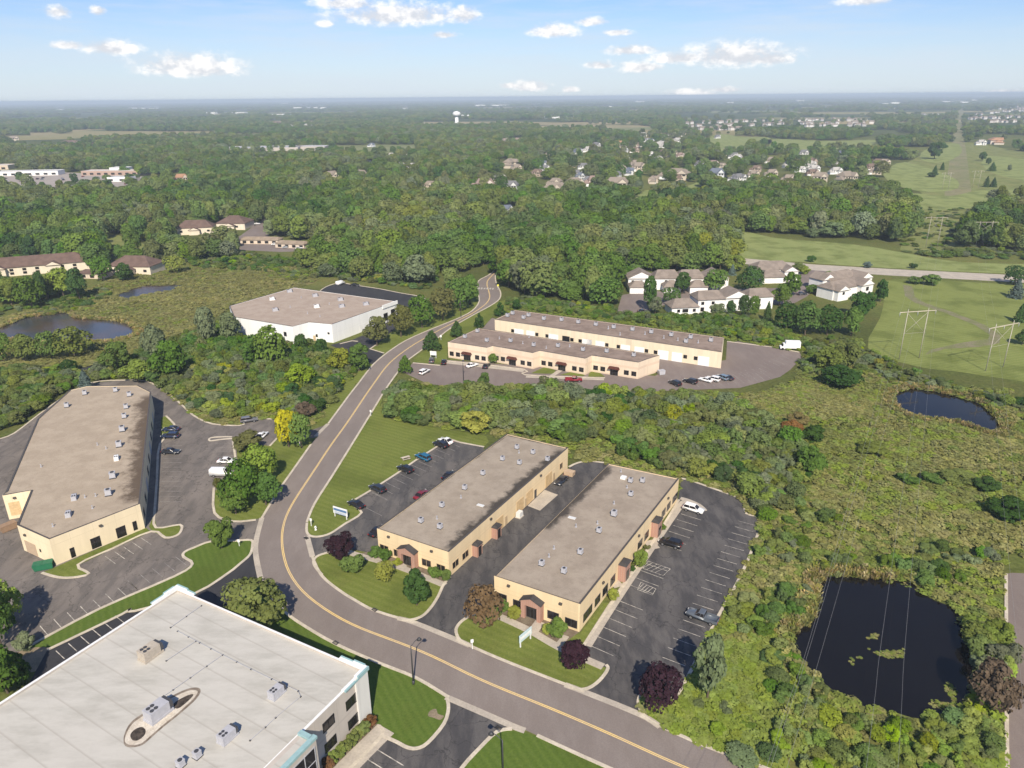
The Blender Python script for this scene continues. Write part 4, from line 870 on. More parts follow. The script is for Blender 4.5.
# --- rear garage row (R)
R_ = [G(494.7, 319.5, hF), G(515, 310, hF), G(724, 337.5, hF), G(722.3, 352.3, hF)]
dl_ = (R_[3]-R_[0]); 
tR, rR = flat_building('garage_row', 'long cream garage row of white overhead doors behind the stepped business row', R_, hF, 'wall_rearcream', 'roof_f', 'coping_dark', .12)
for k_, (q0, q1) in enumerate([(z(475, 195), z(535, 205)), (z(552, 205), z(607, 215)), (z(695, 225), z(757, 237)), (z(912, 255), z(972, 270)), (zz(78, 255), zz(140, 270)), (zz(163, 270), zz(222, 285)), (zz(325, 293), zz(385, 307)), (zz(413, 305), zz(475, 318)), (zz(563, 335), zz(630, 345)), (zz(652, 350), zz(718, 362)), (zz(820, 375), zz(890, 390)), (z(783, 235), z(830, 248))]):
    s0, _ = on_wall(*q0, R_[0], R_[3]); s1, _ = on_wall(*q1, R_[0], R_[3]); slab_on('garage_door', R_[0], R_[3], s0, s1, .06, 3.4, .004, .06, M['black' if k_ == 11 else 'door_white'], tR)  # last one is an open doorway, its inside shade put in as a black slab
for q0 in (z(465, 190), z(620, 215), z(685, 225), z(845, 250), z(898, 257), zz(12, 248), zz(65, 257), zz(236, 283), zz(310, 293), zz(490, 320), zz(548, 328), zz(738, 355), zz(805, 365)):
    s0, z0_ = on_wall(*q0, R_[0], R_[3]); window(R_[0], R_[3], s0-.65, s0+.65, 1.7, 3.0, tR, frame='black', mull=1)
hr = hF-.12
rooftop(rR, hr, [z(*p) for p in ((432, 107), (465, 92), (535, 120), (567, 105), (665, 127), (778, 134), (885, 149), (998, 164))]+[zz(*p) for p in ((165, 163), (280, 181), (400, 196), (520, 213), (648, 231), (772, 246), (742, 273), (902, 266))], UNIT, yA, 1.1)
rooftop(rR, hr, [zz(*p) for p in ((245, 185), (320, 225), (480, 220), (600, 245), (690, 260), (820, 275))], PIPE, yA, 1.2)
FOOT = [[(p.x, p.y) for p in q] for q in (A, B, Cc, D, E_, F_, R_)]

# ------------------------------------------------------------------ pitched-roof houses
def gable(bm, c, L, W, z0, rh, a, over=.5, hip=0.0, th=.22):
    """closed roof solid: ridge along local x, eaves at z0, hip = how far the ridge ends are pulled in"""
    ca, sa = math.cos(a), math.sin(a)
    def V(x, y, zv): return bm.verts.new((c[0]+x*ca-y*sa, c[1]+x*sa+y*ca, zv))
    l, w_ = L/2+over, W/2+over; r = l-hip
    b = [V(-l, -w_, z0), V(l, -w_, z0), V(l, w_, z0), V(-l, w_, z0)]; e = [V(-l, -w_, z0+th), V(l, -w_, z0+th), V(l, w_, z0+th), V(-l, w_, z0+th)]
    t0, t1 = V(-r, 0, z0+th+rh), V(r, 0, z0+th+rh)
    bm.faces.new(b[::-1])
    for i in range(4): bm.faces.new((b[i], b[(i+1) % 4], e[(i+1) % 4], e[i]))
    bm.faces.new((e[0], e[1], t1, t0)); bm.faces.new((e[2], e[3], t0, t1)); bm.faces.new((e[1], e[2], t1)); bm.faces.new((e[3], e[0], t0))
HOUSE_PX = []; HOUSE_STRONG = []
def block_house(name, label, cat, org, a, blocks, wall_m, roof_m, wins=(), doors=(), group=None):
    """blocks: (x, y, L, W, wall height, roof height, hip, ridge turned 90 deg); x,y in the house's own frame"""
    t = thing(name, label, cat, (org.x, org.y, 0), group); ca, sa = math.cos(a), math.sin(a); bw_, br_ = bmesh.new(), bmesh.new()
    W2 = lambda x, y: (org.x+x*ca-y*sa, org.y+x*sa+y*ca)
    for i, (x, y, L, Wd, wh, rh, hip, turn) in enumerate(blocks):
        c = W2(x, y); e = i*.004
        box(bw_, (c[0], c[1], wh/2), (L-e, Wd-e, wh), a)
        if turn: gable(br_, c, Wd-e, L-e, wh-.02+e, rh, a+R(90), .45, hip)
        else: gable(br_, c, L-e, Wd-e, wh-.02+e, rh, a, .45, hip)
        if not hip:      # gable wall infill
            for sgn in (-1, 1):
                hl, hw_ = (Wd/2, L/2) if turn else (L/2, Wd/2); aa = a+R(90) if turn else a; cc, ss = math.cos(aa), math.sin(aa); vs = []
                for dx_, dy_, dz_ in ((sgn*(hl+.46), -hw_, wh+.2), (sgn*(hl+.46), hw_, wh+.2), (sgn*(hl+.46), 0, wh+rh-.05)): vs.append(bw_.verts.new((c[0]+dx_*cc-dy_*ss, c[1]+dx_*ss+dy_*cc, dz_)))
                bw_.faces.new(vs)
    from_bm('wall', bw_, M[wall_m], t); from_bm('roof', br_, M[roof_m], t)
    for x, y, zc, ww, hh, ang in wins:
        c = W2(x, y); bm = bmesh.new(); box(bm, (c[0], c[1], zc), (ww, .1, hh), a+R(ang)); from_bm('window', bm, M['glass'], t)
    for x, y, ww, hh, ang, m in doors:
        c = W2(x, y); bm = bmesh.new(); box(bm, (c[0], c[1], hh/2), (ww, .12, hh), a+R(ang)); from_bm('garage_door', bm, M[m], t)
    px, py = PX(org.x, org.y, 3); rad = max(b[2] for b in blocks)*scale_at(px, py+2)*.5
    HOUSE_STRONG.append((float(px), float(py)+1.0, rad*1.05)); return t
# townhouse rows
o = G(676, 287.5); aT = R(-1.5)
bl = [(-17 + i*11.6+(-1 if i == 0 else 0), 0, 12.4, 10, 5.6, 3.2, 0 if i in (0, 3) else 2.5, i in (0, 3)) for i in range(4)]+[(-20, -8.5, 8.4, 7, 3.0, 2.4, 3.4, False), (-4, -8.5, 8, 7, 3.0, 2.6, 3.4, False), (8.5, -8.5, 8.4, 7, 3.0, 2.6, 3.4, False)]
block_house('townhouse_row', 'white townhouse row with taupe hip roofs and projecting garages beyond the brown court', 'townhouses', o, aT, bl, 'house_white', 'shingle_taupe',
    [(-22, -5.06, 4.2, 1.3, 1.3, 0), (-18, -5.06, 4.2, 1.3, 1.3, 0), (17, -5.06, 4.2, 1.2, 1.3, 0), (20, -5.06, 4.2, 1.2, 1.3, 0), (-6, -5.06, 4.3, 1.2, 1.2, 0), (5, -5.06, 4.3, 1.2, 1.2, 0)],
    [(-22, -12.05, 3.4, 2.3, 0, 'door_white'), (-18, -12.05, 3.4, 2.3, 0, 'door_white'), (-4, -12.05, 5, 2.3, 0, 'door_white'), (8.5, -12.05, 5, 2.3, 0, 'door_white')])
o = G(716, 309); aT = R(8)
bl = [(-16.5, -1.5, 12, 9, 3.0, 2.9, 3.2, False), (-4.5, 0, 12, 10, 5.7, 2.8, 2.0, False), (7.5, .6, 12.4, 10, 5.7, 3.0, 0, True), (19, 1.2, 11, 9.4, 5.4, 2.8, 2.2, False)]
block_house('townhouse_row', 'white two-storey townhouse row with a single-storey end, above the weedy bank', 'townhouses', o, aT, bl, 'house_white', 'shingle_taupe',
    [(-19.5, -6.06, 1.7, 1.3, 1.3, 0), (-16.5, -6.06, 1.7, 2.6, 1.5, 0), (-12.5, -6.06, 1.7, 1.3, 1.3, 0), (-8.5, -5.06, 4.3, 1.3, 1.3, 0), (-3.8, -5.06, 4.3, 1.3, 1.3, 0), (-8.5, -5.06, 1.6, 1.6, 1.8, 0), (-3.8, -5.06, 1.6, 1.6, 1.8, 0), (5, -4.46, 4.3, 1.3, 1.3, 0), (10, -4.46, 4.3, 1.3, 1.3, 0), (5, -4.46, 1.6, 1.6, 1.8, 0), (10, -4.46, 1.6, 1.6, 1.8, 0), (18, -3.55, 4.1, 1.3, 1.3, 0)], [(21, -3.55, 3, 2.3, 0, 'door_white')])
o = G(771, 278); aT = R(4)
block_house('townhouse_row', 'white townhouse pair with taupe roof by the mouth of the brown lane', 'townhouses', o, aT, [(0, 2, 19, 11, 5.2, 3.2, 4, False), (-3, -7, 12, 9, 3.0, 2.8, 3.2, False), (7, -3, 7, 9, 4.8, 2.4, 0, True)], 'house_white', 'shingle_taupe', [(7, -7.56, 3.6, 1.4, 1.2, 0), (-8.0, -3.56, 4, 1.2, 1.2, 0)], [(-5.5, -11.56, 3.2, 2.3, 0, 'door_white'), (-.8, -11.56, 3.2, 2.3, 0, 'door_white')])
o = G(836, 293); aT = R(28)
block_house('townhouse_row', 'white townhouse cluster with broad taupe roofs beside the mown green and pylons', 'townhouses', o, aT, [(9, 8, 20, 9, 5.2, 2.9, 3, False), (-2, -4, 22, 9, 4.8, 2.7, 3, False), (7, -7, 8, 8, 5.3, 2.7, 0, True), (19, 3, 8, 8.4, 5.1, 2.6, 0, True), (-9, -7.5, 7, 7, 4.6, 2.2, 0, True), (0, 9, 8, 8, 5.4, 2.6, 0, True)], 'house_white', 'shingle_taupe', [(7, -11.06, 3.6, 1.8, 1.8, 0), (5.2, -11.06, 1.4, 1.0, 1.4, 0), (8.8, -11.06, 1.4, 1.0, 1.4, 0), (19, -1.26, 3.6, 1.3, 1.3, 0), (-9, -11.06, 3.4, 1.3, 1.3, 0)], [(-9, -11.06, 4.4, 2.2, 0, 'door_white')])
# brown-roofed apartment blocks
for (bx, by), L, Wd, a_, lab in (((32, 272), 58, 15, R(24), 'long brown-roofed apartment block at the edge of the golden marsh'), ((138, 272), 24, 15, R(-6), 'short brown-roofed apartment block standing among trees above the small dark pool'), ((197, 233), 24, 13, R(12), 'brown hip-roofed block half hidden by a bushy tree stand'), ((236, 228), 21, 17, R(-4), 'brown pyramid-roofed block beside a small car park')):
    n_ = int(L/6); hw_ = Wd/2+.06
    block_house('apartment_block', lab, 'apartments', G(bx, by), a_, [(0, 0, L, Wd, 4.6, 4.4, Wd*.45, False)]+([(0, -Wd/2-.5, 7, 5, 3.2, 1.8, 0, True)] if L < 40 else [(-14, -Wd/2-.3, 7, 4, 4.4, 2, 0, True), (12, -Wd/2-.3, 7, 4, 4.4, 2, 0, True)]), 'house_cream', 'shingle_brown', [(-L/2+3+i*6, -hw_, zc, 1.8, 1.3, 0) for i in range(n_) for zc in ((1.5, 3.3) if L > 40 else (2.4,))])
for (bx, by), L, a_, c_ in (((96, 277), 14, R(-10), 'pinkish'), ((262, 243), 26, R(-6), 'tan'), ((293, 247), 20, R(-14), 'tan')):
    block_house('carport', {96: 'low brown-roofed carport at the edge of the marsh', 262: 'low tan-roofed carport below the brown pyramid roof', 293: 'low tan-roofed carport between dark trees'}[bx], 'carport', G(bx, by), a_, [(0, 0, L, 8, 2.6, 1.4, 2, False)], 'house_tan', 'shingle_tan' if c_ == 'tan' else 'shingle_brown', [(-L/2+3+i*5, -4.05, 1.3, 2.4, 1.6, 0) for i in range(int(L/5))])
# detached houses on the wooded slope beyond
HL = [(485, 190, 22, 'pink'), (511, 191, 18, 'grey'), (507, 213, 14, 'blue'), (509.5, 167.5, 17, 'tan'), (556, 186, 14, 'tan'), (556, 195, 26, 'tan'), (574, 188, 18, 'tan'), (582, 179, 12, 'blue'), (595, 186, 18, 'pink'), (505.6, 143, 8, 'tan'), (518, 142.5, 8, 'pink'), (549, 147, 10, 'grey'),
      (617, 189, 26, 'tan'), (606.5, 180, 15, 'pink'), (589, 183, 12, 'grey'), (620, 172.5, 13, 'tan'), (638, 171, 15, 'tan'), (678, 179, 28, 'tan'), (716, 178.5, 18, 'blue'), (736, 181, 12, 'grey'), (700, 166, 10, 'grey'), (713, 166, 10, 'pink'), (722, 168, 9, 'tan'), (595.6, 147.5, 9, 'grey'), (603.5, 154, 10, 'blue'), (622, 147.5, 12, 'orange'), (638.6, 147, 8, 'pink'), (659.7, 147.5, 17, 'white'), (677, 143, 9, 'white'), (666, 140, 9, 'white'), (665, 157, 7, 'tan'), (680, 157, 7, 'pink'), (643, 136.5, 7, 'white'), (647, 142, 7, 'grey'),
      (788.8, 182, 13, 'tan'), (820, 182, 17, 'tan'), (845, 182.5, 20, 'tan'), (801, 172, 10, 'white'), (835.6, 174, 12, 'white'), (809, 166, 14, 'brown'), (803.6, 155.5, 10, 'grey'), (840, 157, 11, 'blue'), (756.7, 171.7, 11, 'brown'), (738, 181.5, 14, 'grey'), (834, 167, 7, 'white'), (721, 177, 8, 'tan'), (994, 144, 24, 'orange'), (981, 145, 9, 'white'), (923, 116.5, 6, 'grey'), (933.5, 116.5, 8, 'white'), (332, 179, 14, 'tan'), (358, 179, 16, 'tan'), (392, 171, 11, 'tan'), (401, 167, 7, 'white'), (431, 189, 14, 'tan'), (15, 141, 10, 'tan'), (70, 146, 18, 'brown'), (92, 148, 9, 'brown'), (182, 182, 14, 'orange'), (277, 124.5, 9, 'brown'), (290, 128, 6, 'white'), (308, 127.5, 9, 'white')]
RC = {'pink': (.27, .20, .175), 'grey': (.17, .17, .175), 'blue': (.13, .15, .19), 'tan': (.255, .215, .175), 'orange': (.36, .21, .13), 'white': (.40, .385, .36), 'brown': (.17, .125, .10)}
WC = {'pink': (.60, .53, .47), 'grey': (.66, .66, .65), 'blue': (.64, .65, .66), 'tan': (.56, .49, .40), 'orange': (.58, .50, .42), 'white': (.74, .74, .73), 'brown': (.44, .36, .29)}
def house_proto():
    t = thing('house', 'x', 'house'); bw_, br_ = bmesh.new(), bmesh.new()
    for i, (x, y, L, Wd, wh, rh, hip, turn) in enumerate([(0, 0, 12, 8, 5.2, 3.4, 2.2, False), (3.2, -3.2, 5.4, 6, 5.0, 3.0, 0, True), (-7, -1.5, 6, 7, 2.8, 2.4, 1.5, False)]):
        box(bw_, (x, y, wh/2), (L-.01*i, Wd-.01*i, wh), 0); gable(br_, (x, y), Wd if turn else L, L if turn else Wd, wh-.02+.006*i, rh, R(90) if turn else 0, .5, hip)
    v = [bw_.verts.new(p) for p in ((.6, -6.71, 5.1), (5.8, -6.71, 5.1), (3.2, -6.71, 7.9))]; bw_.faces.new(v)
    from_bm('wall', bw_, M['house_paint'], t); from_bm('roof', br_, M['house_roof'], t)
    for x, y, zc in ((-4, -4.05, 4), (-1, -4.05, 4), (2.2, -6.22, 4), (4.4, -6.22, 4), (3.2, -6.22, 1.5)):
        bm = bmesh.new(); box(bm, (x, y, zc), (1.5, .1, 1.3)); from_bm('window', bm, M['glass'], t)
    bm = bmesh.new(); box(bm, (-7, -5.05, 1.15), (4.4, .12, 2.2)); from_bm('garage_door', bm, M['door_white'], t)
    return t
HP = house_proto(); first = True; hcount = {}
WHERE = lambda x, y: ('by the far golf fairway' if x > 760 and y < 160 else 'on the slope above the townhouses' if x > 560 and y > 160 else 'in the woods beyond the road bend' if 430 < x <= 570 and y > 160 else 'in the woods toward grey warehouses' if x < 440 else 'in the woods under the far estate')
ORD = 'first second third fourth fifth sixth seventh eighth ninth tenth eleventh twelfth thirteenth fourteenth fifteenth sixteenth seventeenth eighteenth nineteenth twentieth'.split()
_r = random.Random(3)
for bx_, by_, n_ in ((620, 160, 12), (690, 150, 9), (770, 165, 9), (560, 165, 7), (520, 178, 5), (380, 160, 6), (840, 165, 5), (650, 180, 5)):
    for i in range(n_): y_ = by_+_r.uniform(-14, 12); HL.append((round(bx_+_r.uniform(-45, 45), 1), round(y_, 1), round(4.5+(y_-135)*.16+_r.uniform(0, 2.5), 1), _r.choice(['tan', 'tan', 'grey', 'grey', 'brown', 'brown', 'white', 'blue'])))
hgr = {}
for h_ in sorted(HL): hgr.setdefault((h_[3], WHERE(h_[0], h_[1])), []).append(h_)
for hx, hy, wpx, rc in HL:
    p = G(hx, hy); s = wpx/scale_at(hx, hy)/15.5; s = min(2.2, max(.75, s)); w_ = WHERE(hx, hy); key = (rc, w_); hcount[key] = hcount.get(key, 0)+1
    o = dup(HP, p, R(random.choice((-25, -10, 5, 15, 30, 70))), (s, s, min(s, 1.35)), f'{rc}-roofed detached house {w_}'+(f', {ORD[hgr[key].index((hx, hy, wpx, rc))]} from marsh side' if len(hgr[key]) > 1 else ''), f'{rc}-roofed houses {w_}')
    for c in o.children:
        if c.name.startswith('wall'): c.color = (*WC[rc], 1)
        if c.name.startswith('roof'): c.color = (*RC[rc], 1)
    HOUSE_PX.append((hx, hy-5.2*s*scale_at(hx, hy), wpx*.5))
for c in list(HP.children): bpy.data.objects.remove(c)
bpy.data.objects.remove(HP)
# far dense estates: tiny houses, one mesh each
def tiny_house():
    bm = bmesh.new(); box(bm, (0, 0, 2.9), (11, 9, 5.8)); n0 = len(bm.faces); gable(bm, (0, 0), 11, 9, 5.78, 3.6, 0, .5, 1.5); bmesh.ops.recalc_face_normals(bm, faces=bm.faces)
    me = bpy.data.meshes.new('house'); bm.to_mesh(me); bm.free(); me.materials.append(M['house_paint']); me.materials.append(M['shingle_taupe'])
    for i, p in enumerate(me.polygons): p.material_index = 1 if i >= n0 else 0
    return me
TH = tiny_house(); FAR = []
def estate(poly_rows, n, label, group):
    for i in range(n):
        (x0, y0), (x1, y1) = random.choice(poly_rows); t_ = random.random(); px, py = x0+(x1-x0)*t_, y0+(y1-y0)*t_+random.uniform(-.4, .4)
        p = G(px, py); o = bpy.data.objects.new('house', TH); col.objects.link(o); o.location = p; o.rotation_euler = (0, 0, R(random.choice((0, 20, -20, 80, 100)))); k_ = random.uniform(.85, 1.2); o.scale = (k_, k_, k_)
        v = random.uniform(.4, .75); o.color = (v, v*.96, v*.93, 1); tag(o, label, 'house', group); HOUSE_PX.append((px, py-1.0, 3.5))
estate([((682, 124.5), (760, 121.5)), ((690, 127), (790, 125.5)), ((700, 130), (740, 130)), ((760, 121.5), (870, 121)), ((770, 125), (872, 123.5)), ((800, 127), (868, 126)), ((690, 122), (872, 119.5))], 130, 'pale tiny house in the long dense estate under the horizon', 'houses of the long far estate')
estate([((975, 116), (1030, 108)), ((965, 120), (1030, 117)), ((985, 123), (1030, 122)), ((1000, 112), (1030, 111)), ((990, 110), (1030, 106))], 75, 'pale tiny house in the estate beside the power line clearing', 'houses of the estate beside the clearing')
def shed(name, label, px, py, L, Wd, h, a_, wm, rm, group=None):
    p = G(px, py); ca, sa = math.cos(a_), math.sin(a_); fp = [p+Vector((x*ca-y*sa, x*sa+y*ca, 0)) for x, y in ((-L/2, -Wd/2), (L/2, -Wd/2), (L/2, Wd/2), (-L/2, Wd/2))]
    t, r_ = flat_building(name, label, fp, h, wm, rm, 'white_metal', .3, .5, group); HOUSE_PX.append((px, py-2, L*scale_at(px, py)*.5))
    n_ = int(L/9)
    for i in range(n_): slab_on('window', fp[0], fp[1], 2+i*L/n_, 2+i*L/n_+min(5, L/n_*.5), .8, min(3.2, h*.6), .004, .08, M['glass'], t)
    return t
m_roof('roof_grey', (.34, .35, .38), (.42, .43, .45)); m_roof('roof_pale', (.50, .46, .42), (.58, .54, .50))
shed('shopping_block', 'long white shop block across the far car park', 30, 175, 78, 20, 5.5, R(6), 'house_white', 'roof_grey'); shed('shopping_block', 'long tan shop block beside the white shop block', 118, 174.5, 82, 22, 5.5, R(-2), 'house_brick', 'roof_pale')
shed('shopping_block', 'small white pavilion in the far car park', 122, 181, 26, 16, 5, R(-4), 'house_white', 'roof_grey'); shed('shopping_block', 'white corner shop at the picture edge of the far car park', 5, 169, 22, 24, 6, R(5), 'house_tan', 'roof_pale'); shed('shopping_block', 'pale green-roofed shop at the end of the far car park', 122, 173.5, 22, 16, 8, 0, 'wall_white', 'roof_grey')
shed('warehouse', 'wide grey-roofed warehouse in the woods', 265, 152, 130, 60, 9, R(4), 'wall_panel', 'roof_grey'); shed('warehouse', 'smaller grey-roofed warehouse past the wide grey-roofed one', 312, 151, 60, 40, 9, R(-3), 'wall_panel', 'roof_grey')
wl = [(150, 110, 16), (132, 109.5, 6), (140, 109.5, 7), (277, 116, 14), (287, 115.5, 8), (465, 116.5, 8), (300, 109, 20), (320, 109, 12), (285, 104.5, 6), (330, 103.5, 4), (553, 118.5, 16), (568, 118.5, 10), (895, 104, 8), (885, 105, 5), (923, 95.8, 10), (960, 103.5, 14), (974, 101.5, 5), (945, 103, 8), (212, 114, 10), (240, 114, 14), (500, 106.5, 18), (480, 106.6, 10), (983, 98, 5), (730, 104, 6), (800, 102, 7), (612, 108, 6), (405, 110, 5), (60, 111, 7), (640, 103, 9)]
for px, py, wpx in wl:
    s = scale_at(px, py); shed('far_warehouse', 'distant white flat-roofed hall on the plain below the horizon', px, py, wpx/s, min(60, wpx/s*.5), 1.6/s if 1.6/s < 22 else 22, R(random.uniform(-15, 15)), 'wall_white', 'roof_pale', 'distant white halls')
# water tower
p = G(457, 128); t = thing('water_tower', 'white water tower with a flattened bulb rising over the far woods', 'water tower', p)
def lathe(name, prof, m, parent, n=24, at=(0, 0)):
    bm = bmesh.new(); rings = [[bm.verts.new((at[0]+r*math.cos(2*math.pi*k/n), at[1]+r*math.sin(2*math.pi*k/n), zv)) for k in range(n)] for r, zv in prof]
    for a, b in zip(rings, rings[1:]):
        for k in range(n): bm.faces.new((a[k], a[(k+1) % n], b[(k+1) % n], b[k]))
    bm.faces.new(rings[0][::-1]); bm.faces.new(rings[-1]); return from_bm(name, bm, M[m], parent, True, True)
lathe('stem', [(7.5, 0), (5.6, 3), (5.4, 34)], 'white_metal', t); lathe('tank', [(5.4, 33), (10, 35.5), (12.2, 39), (12.2, 42.5), (10, 46), (5, 48.3), (.5, 49)], 'white_metal', t)

# ------------------------------------------------------------------ vehicles
def prism(bm, prof, w0, w1=None, zsplit=None):
    """profile in x,z extruded across y; w narrows with height"""
    w1 = w1 or w0; zs = [q[1] for q in prof]; z0, z1 = min(zs), max(zs)
    def ww(zv): return (w0+(w1-w0)*(zv-z0)/max(1e-6, z1-z0))/2
    a = [bm.verts.new((x, -ww(zv), zv)) for x, zv in prof]; b = [bm.verts.new((x, ww(zv), zv)) for x, zv in prof]
    bm.faces.new(a); bm.faces.new(b[::-1]); n = len(prof)
    for i in range(n): bm.faces.new((a[i], b[i], b[(i+1) % n], a[(i+1) % n]))
def car(name, label, kind):
    t = thing(name, label, 'car' if kind in ('sedan', 'suv') else 'pickup' if kind == 'pickup' else 'van')
    P = {'sedan': dict(L=4.7, body=[(-2.32, .35), (2.30, .32), (2.34, .62), (2.1, .80), (1.0, .92), (-1.55, .97), (-2.25, .92), (-2.36, .6)], cab=[(-1.75, .93), (1.05, .90), (.35, 1.38), (-.1, 1.44), (-.95, 1.42)], top=[(-.97, 1.405), (.33, 1.375), (.15, 1.455), (-.8, 1.465)]),
         'suv': dict(L=4.8, body=[(-2.35, .4), (2.34, .38), (2.38, .75), (2.2, .98), (1.1, 1.08), (-2.2, 1.1), (-2.38, .95)], cab=[(-2.25, 1.06), (1.15, 1.05), (.45, 1.62), (-1.95, 1.66)], top=[(-1.98, 1.645), (.43, 1.61), (.25, 1.72), (-1.8, 1.74)]),
         'pickup': dict(L=5.8, body=[(-2.85, .5), (2.82, .45), (2.9, .85), (2.7, 1.08), (1.3, 1.15), (-.55, 1.16), (-.56, .78), (-2.72, .78), (-2.73, 1.14), (-2.88, 1.14)], cab=[(-.5, 1.12), (1.35, 1.12), (.7, 1.72), (-.4, 1.76)], top=[(-.42, 1.74), (.68, 1.71), (.5, 1.82), (-.3, 1.84)]),
         'van': dict(L=5.4, body=[(-2.65, .4), (2.65, .4), (2.7, .8), (2.5, 1.1), (2.0, 1.2), (1.5, 1.25), (1.2, 1.28), (1.1, 2.1), (-2.6, 2.15), (-2.68, 1.2)], cab=[(1.05, 1.24), (1.95, 1.2), (1.35, 1.95), (1.05, 2.0)], top=[(-2.5, 2.13), (1.25, 2.0), (1.0, 2.16), (-2.4, 2.2)])}[kind]
    W0 = 1.84 if kind != 'pickup' else 1.98
    bm = bmesh.new(); prism(bm, P['body'], W0, W0*.95); bmesh.ops.bevel(bm, geom=list(bm.edges), offset=.05, segments=2, affect='EDGES'); body = from_bm('body', bm, M['car_paint'], t, True, True)
    if kind == 'pickup':
        bm = bmesh.new()
        for y in (-.93, .93): box(bm, (-1.65, y, .97), (2.18, .10, .37))
        from_bm('bed_side', bm, M['car_paint'], body, False, True)
    bm = bmesh.new(); prism(bm, P['cab'], W0*.93, W0*.74); from_bm('glasshouse', bm, M['glass'], t, False, True)
    bm = bmesh.new(); prism(bm, P['top'], W0*.77, W0*.70)
    zt = max(q[1] for q in P['cab']); zb = min(q[1] for q in P['cab']); xs_ = sorted(q[0] for q in P['cab'])
    for y in (-1, 1):      # pillars
        for xb, xt in ((xs_[-1]-.05, P['top'][1][0]), (xs_[0]+.06, P['top'][0][0]+.05), ((xs_[0]+xs_[-1])/2-.1, (P['top'][0][0]+P['top'][1][0])/2)):
            tube(bm, [(xb, y*W0*.465, zb), (xt, y*W0*.38, zt-.02)], .045, 4)
    from_bm('cabin_roof', bm, M['car_paint'], t, False, True)
    wr = .33 if kind == 'sedan' else .38; xw = {'sedan': (1.42, -1.36), 'suv': (1.45, -1.4), 'pickup': (1.85, -1.75), 'van': (1.7, -1.6)}[kind]
    for x in xw:
        for y in (-W0/2+.08, W0/2-.08):
            bm = bmesh.new(); bmesh.ops.create_cone(bm, cap_ends=True, segments=16, radius1=wr, radius2=wr, depth=.24, matrix=Matrix.Translation((x, y, wr)) @ Matrix.Rotation(R(90), 4, 'X')); wo_ = from_bm('wheel', bm, M['tyre'], t, False, True)
            bm = bmesh.new(); bmesh.ops.create_cone(bm, cap_ends=True, segments=12, radius1=wr*.62, radius2=wr*.62, depth=.26, matrix=Matrix.Translation((x, y, wr)) @ Matrix.Rotation(R(90), 4, 'X')); from_bm('rim', bm, M['wheel_rim'], wo_, False, True)
    fx = P['L']/2-.02; fz = .66 if kind == 'sedan' else .82
    for y in (-.66, .66):
        bm = bmesh.new(); box(bm, (fx, y, fz), (.12, .38, .16)); from_bm('headlight', bm, M['lamp_clear'], t, False, True)
        bm = bmesh.new(); box(bm, (-fx, y, fz+.15), (.10, .30, .18)); from_bm('tail_light', bm, M['lamp_red'], t, False, True)
    return t
PC = {k_: car({'sedan': 'parked_car', 'suv': 'parked_car', 'pickup': 'pickup_truck', 'van': 'cargo_van'}[k_], 'x', k_) for k_ in ('sedan', 'suv', 'pickup', 'van')}
CC = {'black': (.012, .012, .014), 'dark': (.022, .026, .036), 'navy': (.02, .03, .07), 'blue': (.015, .12, .22), 'white': (.82, .82, .81), 'silver': (.38, .40, .42), 'red': (.20, .012, .02), 'bluegrey': (.16, .22, .28), 'slate': (.10, .115, .135), 'grey': (.14, .14, .15)}
def heading(p, q):
    a, b = G(*p), G(*q); return math.atan2((b-a).y, (b-a).x)
hv = heading((613, 656), (588, 646)); hA_ = heading((386, 499), (372, 492)); hCw = heading((181, 452), (160, 452)); hP7 = R(31+90-30)
